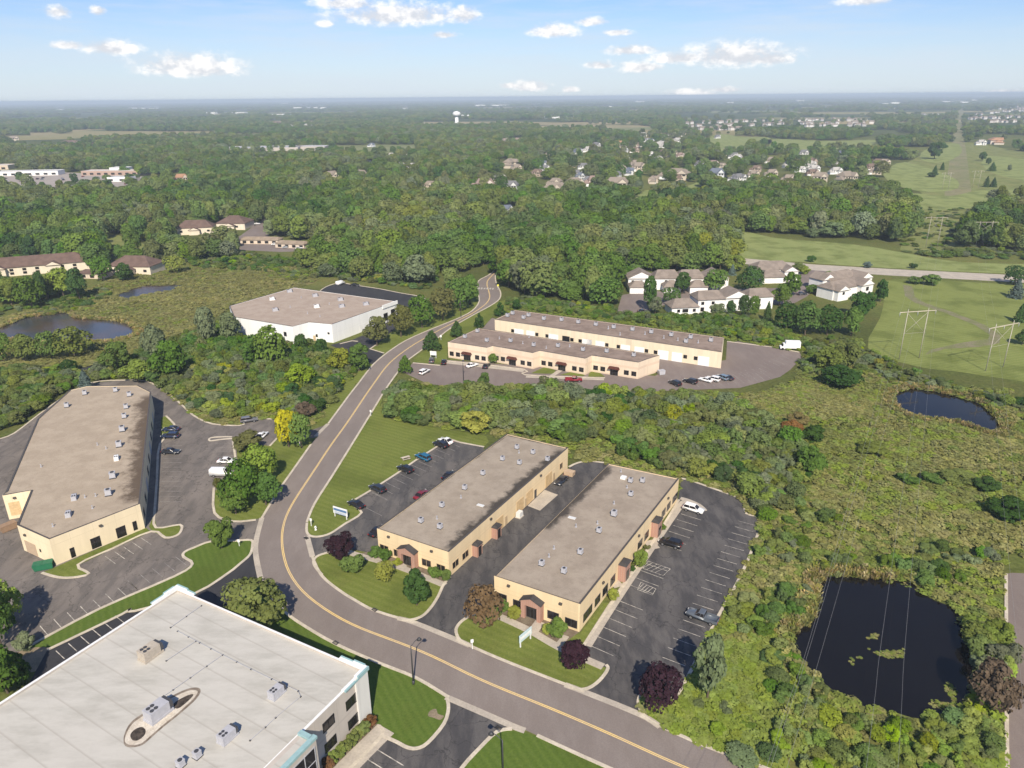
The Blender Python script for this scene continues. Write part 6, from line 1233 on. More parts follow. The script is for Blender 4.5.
TL_ = [
 (D_, 'dark purple-leaved round tree at the driveway mouth of the west office', 341, 560, 533, 28, 'round', 'purple'), (S_, 'clipped green round bush beside the purple tree by the west office', 353, 572.5, 551, 22, 'wide', 'mid'), (D_, 'small yellowing tree on the front lawn of the west office', 385, 581, 562, 18, 'round', 'yellowgreen'),
 (D_, 'dense green tree with reddening top on the front lawn of the west office', 417, 605, 570, 30, 'round', 'dark'), (D_, 'rusty brown-green tree hiding the corner of the east office', 484, 628, 588, 33, 'round', (.125, .088, .048)), (D_, 'dark purple-leaved tree on the front lawn of the east office', 574.5, 669, 639, 29, 'round', 'purple'), (D_, 'big dark purple-leaved tree at the road end of the east lot', 660, 709, 667, 41, 'round', 'purple'),
 ('poplar_tree', 'tall grey-green tree on the bank behind the purple tree', 707, 700, 632, 38, 'tall', 'grey'), (D_, 'bright yellow tree at the driveway by the road', 289, 447, 406, 27, 'tall', 'yellow'), (D_, 'green tree leaning against the bright yellow tree', 302, 448, 414, 22, 'round', 'mid'),
 (D_, 'small fresh green tree alone by the driveway kerb', 222, 548, 517, 26, 'round', 'mid'), (D_, 'broad olive tree beside the white roof', 257, 628, 583, 56, 'round', 'olive'),
 (D_, 'green leafy tree in the clump by the white van', 243, 508, 462, 36, 'round', 'green'), (D_, 'lime-yellow tree in the clump behind the white van', 262, 482, 446, 34, 'round', 'lime'), (D_, 'dark green tree at the road side of the clump by the white van', 266, 505, 470, 30, 'round', 'green'), (D_, 'low reddish tree at the lot corner above the clump', 248, 450, 432, 28, 'wide', 'rust'), (S_, 'reddish bush at the kerb below the white van', 220, 489, 477, 12, 'wide', 'rust'), (D_, 'green tree at the near foot of the clump by the white van', 236, 514, 482, 26, 'round', 'mid'),
 (D_, 'first reddening tree of the row from the warehouse drive', 377, 346, 315, 24, 'round', 'rust'), (D_, 'second reddening tree of the row along the road bend', 401, 337, 303, 23, 'round', 'rust'), (D_, 'dense green tree third in the row along the road bend', 422, 328, 296, 24, 'round', 'green'), (D_, 'rusty-topped tree fourth in the row along the road bend', 443, 320, 289, 25, 'round', 'rust'), (D_, 'tall green tree fifth in the row along the road bend', 460, 311, 279, 23, 'round', 'green'), (D_, 'green tree last in the row at the crosswalk', 470, 304, 272, 20, 'tall', 'green'), (D_, 'pale green small tree behind the end of the row', 452, 290, 268, 18, 'round', 'olive'),
 ('pear_tree', 'cone-shaped dark tree largest at the corner of the business row', 432, 350.5, 329, 20, 'cone', 'dark'), ('pear_tree', 'cone-shaped dark tree at the lot entrance below the business row', 405.5, 373, 354, 16, 'cone', 'green'), ('pear_tree', 'cone-shaped dark tree at the gable of the business row', 457, 337, 320, 15, 'cone', 'dark'), ('pear_tree', 'cone-shaped dark tree between the two rows and the road', 479.5, 328, 312, 12, 'cone', 'dark'), ('pear_tree', 'cone-shaped dark tree at the end wall of the garage row', 500, 316, 301, 12, 'cone', 'dark'), (D_, 'small round green tree behind the end of the garage row', 516.5, 310, 299, 11, 'round', 'dark'),
 (D_, 'tall green tree in front of the townhouse garages', 649, 311, 273, 16, 'tall', 'dark'), (D_, 'round dark tree before the middle of the townhouse row', 682, 294, 271, 18, 'round', 'dark'), (D_, 'round olive tree before the end of the townhouse row', 715, 292.5, 270, 21, 'round', 'mid'), (D_, 'low bushy tree on the townhouse court', 671, 304, 288, 17, 'round', 'green'), (D_, 'grey-green tree leaning over the townhouse court', 655, 314, 296, 14, 'round', 'grey'), (D_, 'dark broad tree between the two townhouse groups', 749, 293, 267, 24, 'round', 'dark'), (D_, 'lime round tree above the townhouse row', 735, 271, 254, 22, 'round', 'lime'), ('spruce_tree', 'blue-grey spruce behind the townhouse row', 732, 275, 264, 8, 'conifer', 'blue'),
 (D_, 'grey-green tree before the two-storey townhouses', 717, 317, 303, 15, 'round', 'grey'), (D_, 'slim dark tree before the two-storey townhouses', 730, 316, 300, 11, 'tall', 'dark'), (D_, 'tall dark green tree before the end of the two-storey townhouses', 743, 318, 293, 14, 'tall', 'dark'), (D_, 'tall green tree beside the dark spruce', 753, 319, 294, 14, 'tall', 'green'), ('spruce_tree', 'dark pointed spruce beside the townhouse lane', 767, 321, 301, 10, 'conifer', 'dark'),
 (D_, 'broad dark tree first in the stand below the townhouse lane', 786, 332, 303, 24, 'round', 'dark'), (D_, 'broad dark tree in the middle of the stand below the townhouse lane', 805, 335, 302, 27, 'round', 'green'), (D_, 'broad dark tree last in the stand below the townhouse lane', 827, 335, 306, 26, 'round', 'dark'), (D_, 'tall loose tree beside the mown green', 851, 336, 305, 22, 'tall', 'mid'), (D_, 'dark round tree against the broad taupe roofs', 861, 317, 290, 23, 'round', 'dark'), (D_, 'grey-green tree at the gable facing the mown green', 880, 302, 278, 13, 'round', 'dark'), (D_, 'dark round tree by the lane bend', 790, 296, 271, 21, 'round', 'green'), (D_, 'olive tree by the lane before the townhouse pair', 779, 306, 283, 18, 'round', 'mid'),
 (S_, 'lime bush at the top of the townhouse lane', 804, 274, 266, 11, 'wide', 'lime'), (S_, 'dark green bush beside the lime bush of the townhouse lane', 829, 279, 271, 9, 'wide', 'mid'), (S_, 'low green bush along the townhouse lane', 812, 293, 284, 16, 'wide', 'mid'), (S_, 'second low green bush along the townhouse lane', 824, 287, 280, 9, 'wide', 'green'), (S_, 'olive bush behind the lime bush', 798, 269, 263, 12, 'wide', 'olive'),
 ('spruce_tree', 'blue-grey spruce at the edge of the mown green', 1015.6, 298, 278, 15, 'conifer', 'blue'), (D_, 'dark round tree behind the blue-grey spruce', 1014, 285, 266, 20, 'round', 'dark'), ('spruce_tree', 'dark spruce lower on the mown green', 1019, 322, 303, 13, 'conifer', 'dark'), (D_, 'dark round tree at the edge of the mown green', 1022, 345, 328, 14, 'round', 'dark'), (S_, 'round bush on the pale road verge', 931, 285, 274, 17, 'wide', 'mid'), (S_, 'flat bush on the pale road verge', 915, 283.5, 276, 14, 'wide', 'mid'), (S_, 'dark round bush above the pale road', 913, 268.5, 262, 8, 'wide', 'dark'), (S_, 'grey bush above the pale road behind the taupe roofs', 867, 268, 261, 8, 'wide', 'blue'), (S_, 'dark bush above the pale road at the fairway edge', 811, 262, 255, 8, 'wide', 'dark'),
 (D_, 'dark brown-leaved tree between the dark pond and the concrete edge', 991, 712, 657, 42, 'round', 'brown'),
 (D_, 'light green clumped tree at the end of the brown yard', 826, 370, 347, 26, 'wide', 'olive'), (D_, 'pale clumped tree over the dark hollow beyond the yard', 846, 366, 340, 26, 'round', 'olive'), (D_, 'dark tree in the hollow beyond the yard', 838, 388, 366, 34, 'wide', 'dark'),
 (S_, 'orange-red bush in the meadow', 791, 438, 420, 20, 'wide', 'red'), (S_, 'golden bush behind the orange-red bush', 798, 426, 412, 20, 'wide', 'tan'), (S_, 'dark green bush beside the orange-red bush', 812, 443, 425, 20, 'wide', 'dark'), (D_, 'dark leafy tree standing out of the thicket edge', 808, 478, 446, 26, 'wide', 'green'), (S_, 'dark round bush alone in the meadow', 987, 491, 477, 23, 'wide', 'dark'), (S_, 'dark spreading bush toward the edge of the meadow', 1010, 518, 498, 38, 'wide', 'dark'), (S_, 'flat dark sedge clump in the meadow', 872, 453, 443, 28, 'wide', 'olive'), (S_, 'dark clump in a line across the meadow', 932, 482, 473, 20, 'wide', 'green'), (S_, 'long dark clump in a line across the meadow', 958, 482, 472, 30, 'wide', 'olive'), (S_, 'small dark clump first in the line across the meadow', 908, 483, 473, 20, 'wide', 'green'),
 (D_, 'big dark tree at the lot edge by the white roof', 2, 648, 586, 34, 'round', 'green'), (D_, 'yellowish tree at the lot edge by the white roof', 10, 624, 580, 30, 'round', 'lime'), (D_, 'dark bushy tree below the bare earth patch', 8, 693, 640, 40, 'round', 'green'), (S_, 'pale scrubby bush beside the bare earth patch', 26, 650, 632, 18, 'wide', 'grey'), (S_, 'dark scrubby bush against the white roof edge', 24, 684, 660, 20, 'wide', 'dark'),
 (D_, 'grey-green tree tallest of the scrub behind the industrial building', 158, 366, 322, 30, 'tall', 'grey'), (D_, 'dense green tree in the scrub behind the industrial building', 170, 380, 338, 32, 'round', 'green'), (D_, 'bare-stemmed grey tree beside the warehouse', 208, 345, 303, 24, 'tall', 'grey'), (D_, 'second bare-stemmed grey tree beside the warehouse', 232, 342, 311, 24, 'tall', 'grey'), (D_, 'bright green tree before the warehouse corner', 273, 368, 327, 30, 'round', 'mid'), (D_, 'bushy green tree before the warehouse front', 256, 366, 334, 26, 'round', 'green'), (D_, 'dark tree beside the warehouse door', 302, 356, 332, 16, 'tall', 'dark'), (D_, 'dark-stemmed tree at the warehouse corner', 322, 357, 337, 15, 'tall', 'dark'), (D_, 'yellow-green tree by the warehouse drive', 340, 372, 347, 22, 'round', 'yellowgreen'), (D_, 'lush green tree by the warehouse drive', 359, 371, 343, 24, 'round', 'mid'), (D_, 'round lime tree in the scrub before the warehouse', 301, 388, 364, 26, 'wide', 'lime'), (S_, 'dark red bush at the warehouse wall', 289, 350, 342, 10, 'wide', 'red'),
 (D_, 'olive tree first on the bank of the muddy pond', 25, 362, 332, 26, 'round', 'olive'), (D_, 'olive tree second on the bank of the muddy pond', 52, 360, 331, 22, 'round', 'mid'), (D_, 'lime tree third on the bank of the muddy pond', 75, 357, 327, 32, 'round', 'olive'), (D_, 'green tree at the picture edge by the muddy pond', 3, 363, 331, 18, 'round', 'mid'), ('spruce_tree', 'blue-grey spruce behind the industrial building', 87, 391, 369, 17, 'conifer', 'blue'), (D_, 'lime tree between the muddy pond and the industrial building', 138, 382, 358, 30, 'round', 'lime'), (D_, 'green tree above the small channel', 118, 372, 340, 28, 'round', 'mid'),
 (D_, 'tall olive tree first below the long brown-roofed block', 12, 305, 276, 24, 'tall', 'olive'), (D_, 'olive tree second below the long brown-roofed block', 32, 308, 276, 24, 'round', 'mid'), (D_, 'dark narrow tree below the long brown-roofed block', 44, 303, 268, 14, 'tall', 'dark'), (D_, 'lime tree at the end of the long brown-roofed block', 64, 297, 268, 22, 'round', 'lime'), (D_, 'dark tree at the end of the long brown-roofed block', 80, 300, 266, 20, 'round', 'dark'), (D_, 'green tree between the two brown-roofed blocks', 103, 281, 257, 18, 'round', 'green'), (D_, 'dark tree before the short brown-roofed block', 125, 281, 262, 20, 'round', 'dark'), (D_, 'yellow-green tree at the end of the short brown-roofed block', 176, 273, 256, 18, 'round', 'yellowgreen'), (D_, 'small round tree on the pale field', 149, 257, 246, 11, 'round', 'dark'),
 (S_, 'round clipped bush at the porch of the west office', 376, 557, 546, 13, 'wide', 'mid'), (S_, 'second round clipped bush beside the porch of the west office', 386, 561, 549, 13, 'wide', 'green'), (S_, 'bushy clipped bush under the windows of the west office', 435.5, 577, 566, 15, 'wide', 'mid'), (S_, 'lower clipped bush at the corner of the west office', 446, 580, 570, 11, 'wide', 'mid'), (S_, 'pale low plant by the west office walk', 398, 565, 558, 9, 'wide', 'yellowgreen'),
 (S_, 'green bush by the rusty tree at the east office', 502, 612, 599, 14, 'wide', 'mid'), (S_, 'yellow-green flowers bush beside the porch of the east office', 513.5, 617, 608, 15, 'wide', 'yellowgreen'), (S_, 'big round bush under the east office windows', 557, 636, 620, 19, 'wide', 'mid'), (S_, 'yellowish low bush by the east office walk', 547, 634, 624, 10, 'wide', 'yellowgreen'), (S_, 'yellow-green bush below the first brick bay of the east office', 613.5, 600, 589, 11, 'wide', 'yellowgreen'), (S_, 'large bright bush between the brick bays of the east office', 639.5, 566, 550, 16, 'wide', 'lime'), (S_, 'small dark bush beside the first brick bay', 632.5, 571, 566, 6, 'wide', 'dark'), (S_, 'small reddish plant between the brick bays', 647, 549, 544, 7, 'wide', 'rust'), (S_, 'small bush past the second brick bay', 662, 530, 524, 7, 'wide', 'mid'), (D_, 'small green tree before the business row', 493, 363.5, 354, 9, 'round', 'mid'), (D_, 'pale green tree at the near edge of the business row lot', 484, 387, 372, 12, 'round', 'mid'), (S_, 'purple-brown bush in the scrub by the road', 306, 418, 402, 18, 'wide', 'brown'),
 (D_, 'conical tree alone on the far golf rough', 934.5, 174, 165, 6, 'conifer', 'dark'), (D_, 'second conical tree on the far golf rough', 942, 170, 162, 5, 'conifer', 'dark'), (D_, 'dark low tree beside the conical trees', 932, 177, 172, 10, 'wide', 'dark'), (D_, 'dark tall tree clump on the far golf rough', 934, 159, 141, 14, 'round', 'dark'), (D_, 'dark tree at the edge of the golf rough', 895, 160, 147, 11, 'tall', 'dark'), (D_, 'dark tree left of the far clearing', 942, 150, 142, 9, 'round', 'dark'), (D_, 'dark tree first right of the far clearing', 982, 161, 151, 8, 'tall', 'dark'), (D_, 'dark tree second right of the far clearing', 988, 165, 157, 6, 'tall', 'dark'), ('spruce_tree', 'dark spruce on the right golf rough', 992, 171, 162, 8, 'conifer', 'dark'), (D_, 'pale small tree on the right golf rough', 1009, 171, 164, 5, 'round', 'grey'), (D_, 'conical tree pair near the dark wood', 986, 187, 176, 7, 'conifer', 'dark'), (D_, 'conical tree pair member beside its twin', 993, 187, 177, 7, 'conifer', 'dark'),
]
for i in range(8):
    f_ = i/7; TL_.append((S_, ('reddish' if i in (0, 7) else 'leafy')+' low shrub in the bed along the white-roofed office, '+['at its road end', 'second from its road end', 'third from its road end', 'fourth from its road end', 'fifth from its road end', 'sixth from its road end', 'seventh from its road end', 'at the glazed entrance'][i], 371-43*f_, 726+42*f_, 716+42*f_, 13, 'wide', 'red' if i in (0, 7) else 'olive'))
for a in TL_: ptree(*a[:8], cat='shrub' if a[0] == S_ else 'tree')

for i in range(16):
    px, py = (random.uniform(2, 175), random.uniform(178, 187)); ptree(D_, 'small dark round tree in the far shop car park', px, py, py-random.uniform(5, 9), random.uniform(5, 10), 'round', random.choice(('dark', 'green', 'mid')), group='small trees of the far shop car park')
# ------------------------------------------------------------------ vegetation: scattering
def inside(px, py, poly):
    n = len(poly); r_ = np.zeros(px.shape, bool); j = n-1
    for i in range(n):
        xi, yi = poly[i]; xj, yj = poly[j]
        if yi != yj: r_ ^= ((yi > py) != (yj > py)) & (px < (xj-xi)*(py-yi)/(yj-yi)+xi)
        j = i
    return r_
def any_in(px, py, polys):
    r_ = np.zeros(px.shape, bool)
    for q in polys: r_ |= inside(px, py, q)
    return r_
def in_foot(x, y, grow=1.12):
    r_ = np.zeros(x.shape, bool)
    for q in FOOT:
        c = np.mean(q, 0); r_ |= inside(x, y, [tuple(c+(np.array(p)-c)*grow) for p in q])
    return r_
def vnoise(x, y, s, seed=0):
    r = np.random.default_rng(seed); T_ = r.random((64, 64)); u, v = x/s, y/s; i, j = np.floor(u).astype(int), np.floor(v).astype(int); a, b = u-i, v-j; a, b = a*a*(3-2*a), b*b*(3-2*b); g_ = lambda p, q: T_[p % 64, q % 64]
    return (g_(i, j)*(1-a)+g_(i+1, j)*a)*(1-b)+(g_(i, j+1)*(1-a)+g_(i+1, j+1)*a)*b
def jgrid(x0, x1, y0, y1, st):
    X, Y = np.meshgrid(np.arange(x0, x1, st), np.arange(y0, y1, st)); X = X.ravel()+rng.uniform(-.48, .48, X.size)*st; Y = Y.ravel()+rng.uniform(-.48, .48, Y.size)*st; return X, Y
PROTO = bpy.data.collections.new('planting_stock')
def stock(name, meshes, cols, leafm='leaf_wild'):
    """a collection of plants (not shown itself) for the stuff objects to draw from"""
    c = bpy.data.collections.new(name); k_ = 0
    for q in cols:
        for me in meshes:
            mn = f'leaf_{q}' if isinstance(q, str) else 'leaf_%d_%d' % (q[0]*1000, q[1]*1000)
            if mn not in M: m_leaf(mn, .45 if name == 'meadow_tuft' else 1.0, PAL[q] if isinstance(q, str) else q)
            m2 = me.copy(); m2.materials.clear(); m2.materials.append(M[mn]); o = bpy.data.objects.new(f'{name}_{k_:03d}', m2); c.objects.link(o); k_ += 1
    return c, k_
def scatter(name, pts, scl, idx, coll, label=None):
    me = bpy.data.meshes.new(name); n = len(pts); me.vertices.add(n); me.vertices.foreach_set('co', np.asarray(pts, np.float32).ravel())
    for an, typ, v in (('scl', 'FLOAT_VECTOR', scl), ('rot', 'FLOAT', rng.uniform(0, 6.283, n)), ('pick', 'INT', idx)):
        a = me.attributes.new(an, typ, 'POINT'); a.data.foreach_set('vector' if typ == 'FLOAT_VECTOR' else 'value', np.asarray(v, np.int32 if typ == 'INT' else np.float32).ravel())
    o = bpy.data.objects.new(name, me); col.objects.link(o); tag(o, label, None, None, 'stuff')
    ng = bpy.data.node_groups.new(name, 'GeometryNodeTree'); ng.interface.new_socket('Geometry', in_out='INPUT', socket_type='NodeSocketGeometry'); ng.interface.new_socket('Geometry', in_out='OUTPUT', socket_type='NodeSocketGeometry')
    N_ = ng.nodes; L_ = ng.links; gi, go = N_.new('NodeGroupInput'), N_.new('NodeGroupOutput'); ip = N_.new('GeometryNodeInstanceOnPoints'); ci = N_.new('GeometryNodeCollectionInfo'); ci.inputs['Collection'].default_value = coll; ci.inputs['Separate Children'].default_value = True; ci.inputs['Reset Children'].default_value = True
    def na(nm, typ):
        q = N_.new('GeometryNodeInputNamedAttribute'); q.data_type = typ; q.inputs['Name'].default_value = nm; return [s for s in q.outputs if s.enabled and s.name == 'Attribute'][0]
    cx = N_.new('ShaderNodeCombineXYZ'); L_.new(na('rot', 'FLOAT'), cx.inputs[2]); L_.new(gi.outputs[0], ip.inputs['Points']); L_.new(ci.outputs[0], ip.inputs['Instance']); ip.inputs['Pick Instance'].default_value = True
    L_.new(na('pick', 'INT'), ip.inputs['Instance Index']); L_.new(cx.outputs[0], ip.inputs['Rotation']); L_.new(na('scl', 'FLOAT_VECTOR'), ip.inputs['Scale']); L_.new(ip.outputs[0], go.inputs[0])
    md = o.modifiers.new('planting', 'NODES'); md.node_group = ng; return o

def hides_house(px, py, hpx, wpx, hs=HOUSE_PX):
    r_ = np.zeros(px.shape, bool)
    for hx, hy, hr_ in hs: r_ |= (np.abs(px-hx) < hr_+wpx*.38) & (py-hpx < hy+1) & (py > hy-2)
    return r_
CLEAR = [p for p in OPEN]+list(LAWNS.values())
# sight lines kept open beyond the first woods
CLEAR += [[(855, 300), (1060, 262), (1060, 400), (860, 400)], [(735, 232), (1060, 255), (1060, 282), (735, 268)]]
WOODS = [[(-400, 97), (1400, 97), (1400, 262), (1000, 262), (905, 256), (880, 242), (770, 236), (745, 238), (745, 262), (720, 272), (640, 275), (614, 285), (612, 308), (560, 303), (520, 297), (507, 292), (500, 275), (488, 268), (440, 275), (425, 288), (345, 278), (318, 276), (300, 264), (250, 256), (200, 262), (150, 268), (120, 262), (95, 285), (60, 300), (0, 306), (-400, 325)], [(1150, 575), (1300, 575), (1420, 850), (1200, 850)]]
WSTK, nw = stock('wood_tree', ROUND+TALL[:1], ['dark', (.062, .112, .032), 'green', (.095, .150, .040), 'mid', (.125, .178, .050), 'olive', (.150, .178, .062), 'grey', (.165, .200, .056)])
NSH = 5
ESTATE = [[(680, 118.5), (874, 117.5), (876, 129), (690, 133)], [(962, 116), (985, 112), (1040, 104), (1040, 126), (970, 126)]]
bands = [(60, 230, 9.0, 1.0), (230, 700, 8.2, 1.0), (700, 1500, 10.5, 1.0), (1500, 3000, 14, 1.25), (3000, 6000, 24, 1.9), (6000, 12000, 46, 3.4), (12000, 22500, 95, 6.0)]
WP, WS, WI = [], [], []
for y0, y1, st, k_ in bands:
    hw = y1*.78+60; X, Y = jgrid(-hw, hw, y0, y1, st); Z0 = np.zeros_like(X); px, py = PX(X, Y, Z0); ok = (px > -260) & (px < 1290) & any_in(px, py, WOODS); X, Y, px, py = X[ok], Y[ok], px[ok], py[ok]
    n = len(X); hgt = rng.uniform(9.5, 18.5, n)*(1 if k_ < 1.5 else 1.15 if k_ < 5 else 1.3); wd = rng.uniform(9.5, 17.0, n)*k_*(1.1 if st > 9 and k_ == 1 else 1); small = rng.random(n) < .25; hgt[small] *= .62; wd[small] *= .75
    s = F/(Y*cp+H*sp); _, pm = PX(X, Y, hgt*.55)
    ok = ~any_in(px, py, CLEAR) & ~in_foot(X, Y)
    ok &= ~(any_in(px, pm, CLEAR) & (rng.random(n) < .8)) & ~(hides_house(px, py, hgt*s, wd*s) & (rng.random(n) < .88)) & ~hides_house(px, py, hgt*s, wd*s, HOUSE_STRONG)
    ok &= ~(any_in(px, py, ESTATE) & (rng.random(n) < .74))
    if y0 >= 1500: ok &= vnoise(X, Y*.6, 420, 3)*.6+vnoise(X, Y*.6, 150, 4)*.4 > (.38 if y0 < 3000 else .46)
    else: ok &= (vnoise(X, Y, 60, 5) > .12) | (Y < 620)
    rgt = (px > 745) & (py < 205); ok &= ~(rgt & (vnoise(X, Y, 130, 9) < .38))
    X, Y, hgt, wd = X[ok], Y[ok], hgt[ok], wd[ok]; n = len(X); tone = vnoise(X, Y, 70, 11)*.7+rng.random(n)*.5
    ci_ = np.clip((tone*9).astype(int), 0, 9); WI.append(ci_*NSH+rng.integers(0, NSH, n)); WP.append(np.stack([X, Y, np.zeros(n)-.25], 1)); WS.append(np.stack([wd, wd*rng.uniform(.85, 1.15, n), hgt], 1))
WP, WS, WI = np.concatenate(WP), np.concatenate(WS), np.concatenate(WI)
# the trees of the wood that show largest are things of their own
NT_ = max(0, 298-TREE_N+sum(1 for a in TL_ if a[0] == S_)); order = np.argsort(-(WS[:, 0]*F/(WP[:, 1]))); sel = order[:0]
pxw, pyw = PX(WP[:, 0], WP[:, 1], WS[:, 2]*.6); vis = (pxw > 2) & (pxw < 1022); order = np.argsort(np.where(vis, WP[:, 1], 1e9)); sel = order[:NT_]; rest = np.ones(len(WP), bool); rest[sel] = False
TONE = ['dark', 'dark', 'green', 'green', 'mid', 'mid', 'olive', 'olive', 'grey', 'yellowgreen']; WORD = {'dark': 'dark green', 'green': 'deep green', 'mid': 'mid-green', 'olive': 'olive green', 'grey': 'grey-green', 'yellowgreen': 'yellow-green'}
def region(px, py):
    if px < 110: return 'in the wood around the long brown-roofed block'
    if px < 325: return 'in the wood around the small brown-roofed blocks'
    if px < 500: return 'in the dark wood where the road bends away'
    if px < 625: return 'in the wood between the road bend and the townhouses'
    if px < 760: return 'in the wood above the townhouse row'
    return 'in the wood edge along the fairway'
for i in sel:
    c_ = TONE[WI[i]//NSH]; rg_ = region(pxw[i], pyw[i]); sz = 'tall' if WS[i, 2] > 14 else 'low' if WS[i, 2] < 9.5 else 'middling'
    tree(D_, f'{sz} {WORD[c_]} tree {rg_}', 0, 0, WS[i, 2], WS[i, 0], 'round' if WI[i] % NSH < 4 else 'tall', c_, 'tree', f'{sz} {WORD[c_]} trees {rg_}', Vector(WP[i]))
scatter('woodland', WP[rest], WS[rest], WI[rest], WSTK)
# shrub thickets
THICK = [([(386, 398), (430, 398), (475, 396), (520, 395), (600, 396), (680, 402), (740, 412), (775, 428), (800, 452), (812, 482), (800, 505), (768, 522), (752, 503), (735, 489), (690, 474), (650, 465), (570, 444), (505, 430), (484, 436), (470, 432), (432, 428), (392, 418), (378, 424)], 3.0, (3.4, 6.4), (4.6, 8.0), 4),
 ([(765, 522), (800, 506), (815, 484), (850, 510), (905, 535), (960, 548), (1003, 556), (1003, 580), (1004, 660), (985, 640), (968, 612), (935, 590), (908, 577), (868, 570), (825, 572), (808, 590), (800, 618), (782, 632), (745, 640), (732, 610), (745, 578)], 3.0, (1.4, 3.2), (2.4, 4.2), 1),
 ([(764, 640), (788, 648), (797, 668), (815, 686), (860, 718), (893, 726), (945, 726), (974, 715), (978, 690), (1002, 690), (1004, 850), (900, 850), (860, 800), (815, 785), (790, 765), (772, 725), (768, 690)], 2.3, (1.2, 3.0), (2.6, 4.6), 2), ([(690, 706), (716, 690), (735, 700), (760, 735), (775, 768), (765, 790), (740, 765), (700, 735)], 4.2, (.8, 1.8), (2.4, 4.0), 2),
 ([(975, 600), (1003, 585), (1004, 690), (980, 690), (976, 650), (968, 625)], 2.2, (2.2, 4.0), (3.0, 5.0), 1),
 ([(150, 386), (163, 350), (180, 340), (225, 322), (236, 340), (330, 353), (366, 368), (345, 394), (324, 416), (290, 412), (256, 415), (243, 418), (215, 420), (198, 412), (178, 396)], 2.6, (2.0, 4.6), (3.0, 5.6), 0),
 ([(-60, 372), (60, 372), (100, 366), (150, 350), (160, 375), (140, 379), (90, 381), (60, 395), (38, 412), (10, 430), (-60, 440)], 3.0, (2.0, 4.2), (3.2, 5.6), 0),
 ([(506, 301), (540, 300), (612, 309), (660, 316), (745, 318), (800, 336), (800, 346), (770, 345), (728, 338), (640, 324), (560, 314), (512, 309)], 2.6, (1.6, 3.2), (2.8, 4.6), 3),
 ([(800, 340), (850, 340), (880, 358), (930, 378), (1000, 400), (1200, 425), (1200, 455), (1006, 420), (985, 402), (945, 390), (900, 386), (870, 376), (820, 380), (803, 372), (800, 355)], 3.2, (1.2, 3.4), (3.0, 5.0), 0),
 ([(180, 262), (250, 254), (300, 262), (325, 276), (300, 284), (262, 272), (200, 268)], 4.0, (1.8, 3.6), (3.4, 6.0), 3), ([(900, 254), (960, 250), (1060, 250), (1060, 262), (960, 258), (905, 256)], 5, (1.5, 3), (4, 7), 0), ([(903, 212), (945, 206), (995, 204), (1010, 225), (1000, 250), (950, 253), (902, 252)], 9, (.9, 2.4), (4, 8), 0), ([(960, 226), (1010, 222), (1040, 240), (985, 238)], 6, (2, 4), (5, 8), 0),
 ([(60, 300), (110, 285), (118, 292), (90, 306), (62, 315), (0, 318), (-30, 322), (-30, 312)], 4.0, (1.2, 2.4), (3.0, 5.0), 0), ([(340, 280), (425, 290), (440, 280), (425, 276), (350, 268), (330, 272)], 3.4, (1.4, 3.0), (3.0, 5.0), 3)]
SSTK, ns_ = stock('thicket_shrub', [WIDE[0], ROUND[0], ROUND[2]], ['green', 'mid', 'olive', 'grey', 'lime', 'yellowgreen', 'dark'])
SW_ = {0: [.18, .26, .26, .14, .06, .04, .06], 1: [.18, .22, .26, .12, .10, .10, .02], 2: [.22, .22, .16, .04, .22, .12, .02], 3: [.26, .3, .2, .06, .12, .04, .02], 4: [.10, .26, .28, .20, .12, .02, .02]}
NOSHRUB = OPEN[:]; TP, TS, TI = [], [], []
AVOID = [p for p in OPEN if p not in (MARSH_L, MARSH_R) and p[0] != (885, 176)]+list(LAWNS.values())
for poly, st, (h0, h1), (w0, w1), wt_ in THICK:
    q = [G(*p) for p in poly]; X, Y = jgrid(min(p.x for p in q), max(p.x for p in q), min(p.y for p in q), max(p.y for p in q), st); ok = inside(X, Y, [(p.x, p.y) for p in q]); X, Y = X[ok], Y[ok]; px, py = PX(X, Y, np.zeros_like(X)); ok = ~any_in(px, py, AVOID) & ~in_foot(X, Y, 1.06); X, Y = X[ok], Y[ok]; n = len(X)
    k_ = vnoise(X, Y, 11, 21); ok = k_ > (.16 if wt_ != 1 else .42); X, Y, k_ = X[ok], Y[ok], k_[ok]; n = len(X); big = .55+.75*k_
    wd = rng.uniform(w0, w1, n)*big; hg = rng.uniform(h0, h1, n)*big; TP.append(np.stack([X, Y, np.full(n, -.15)], 1)); TS.append(np.stack([wd, wd*rng.uniform(.85, 1.15, n), hg], 1))
    cum = np.cumsum(SW_[wt_]); tone = np.clip(vnoise(X, Y, 16, 31)*.75+rng.random(n)*.6-.17, 0, .999); TI.append(np.searchsorted(cum/cum[-1], tone)*3+rng.integers(0, 3, n))
scatter('shrubbery', np.concatenate(TP), np.concatenate(TS), np.clip(np.concatenate(TI), 0, ns_-1), SSTK)
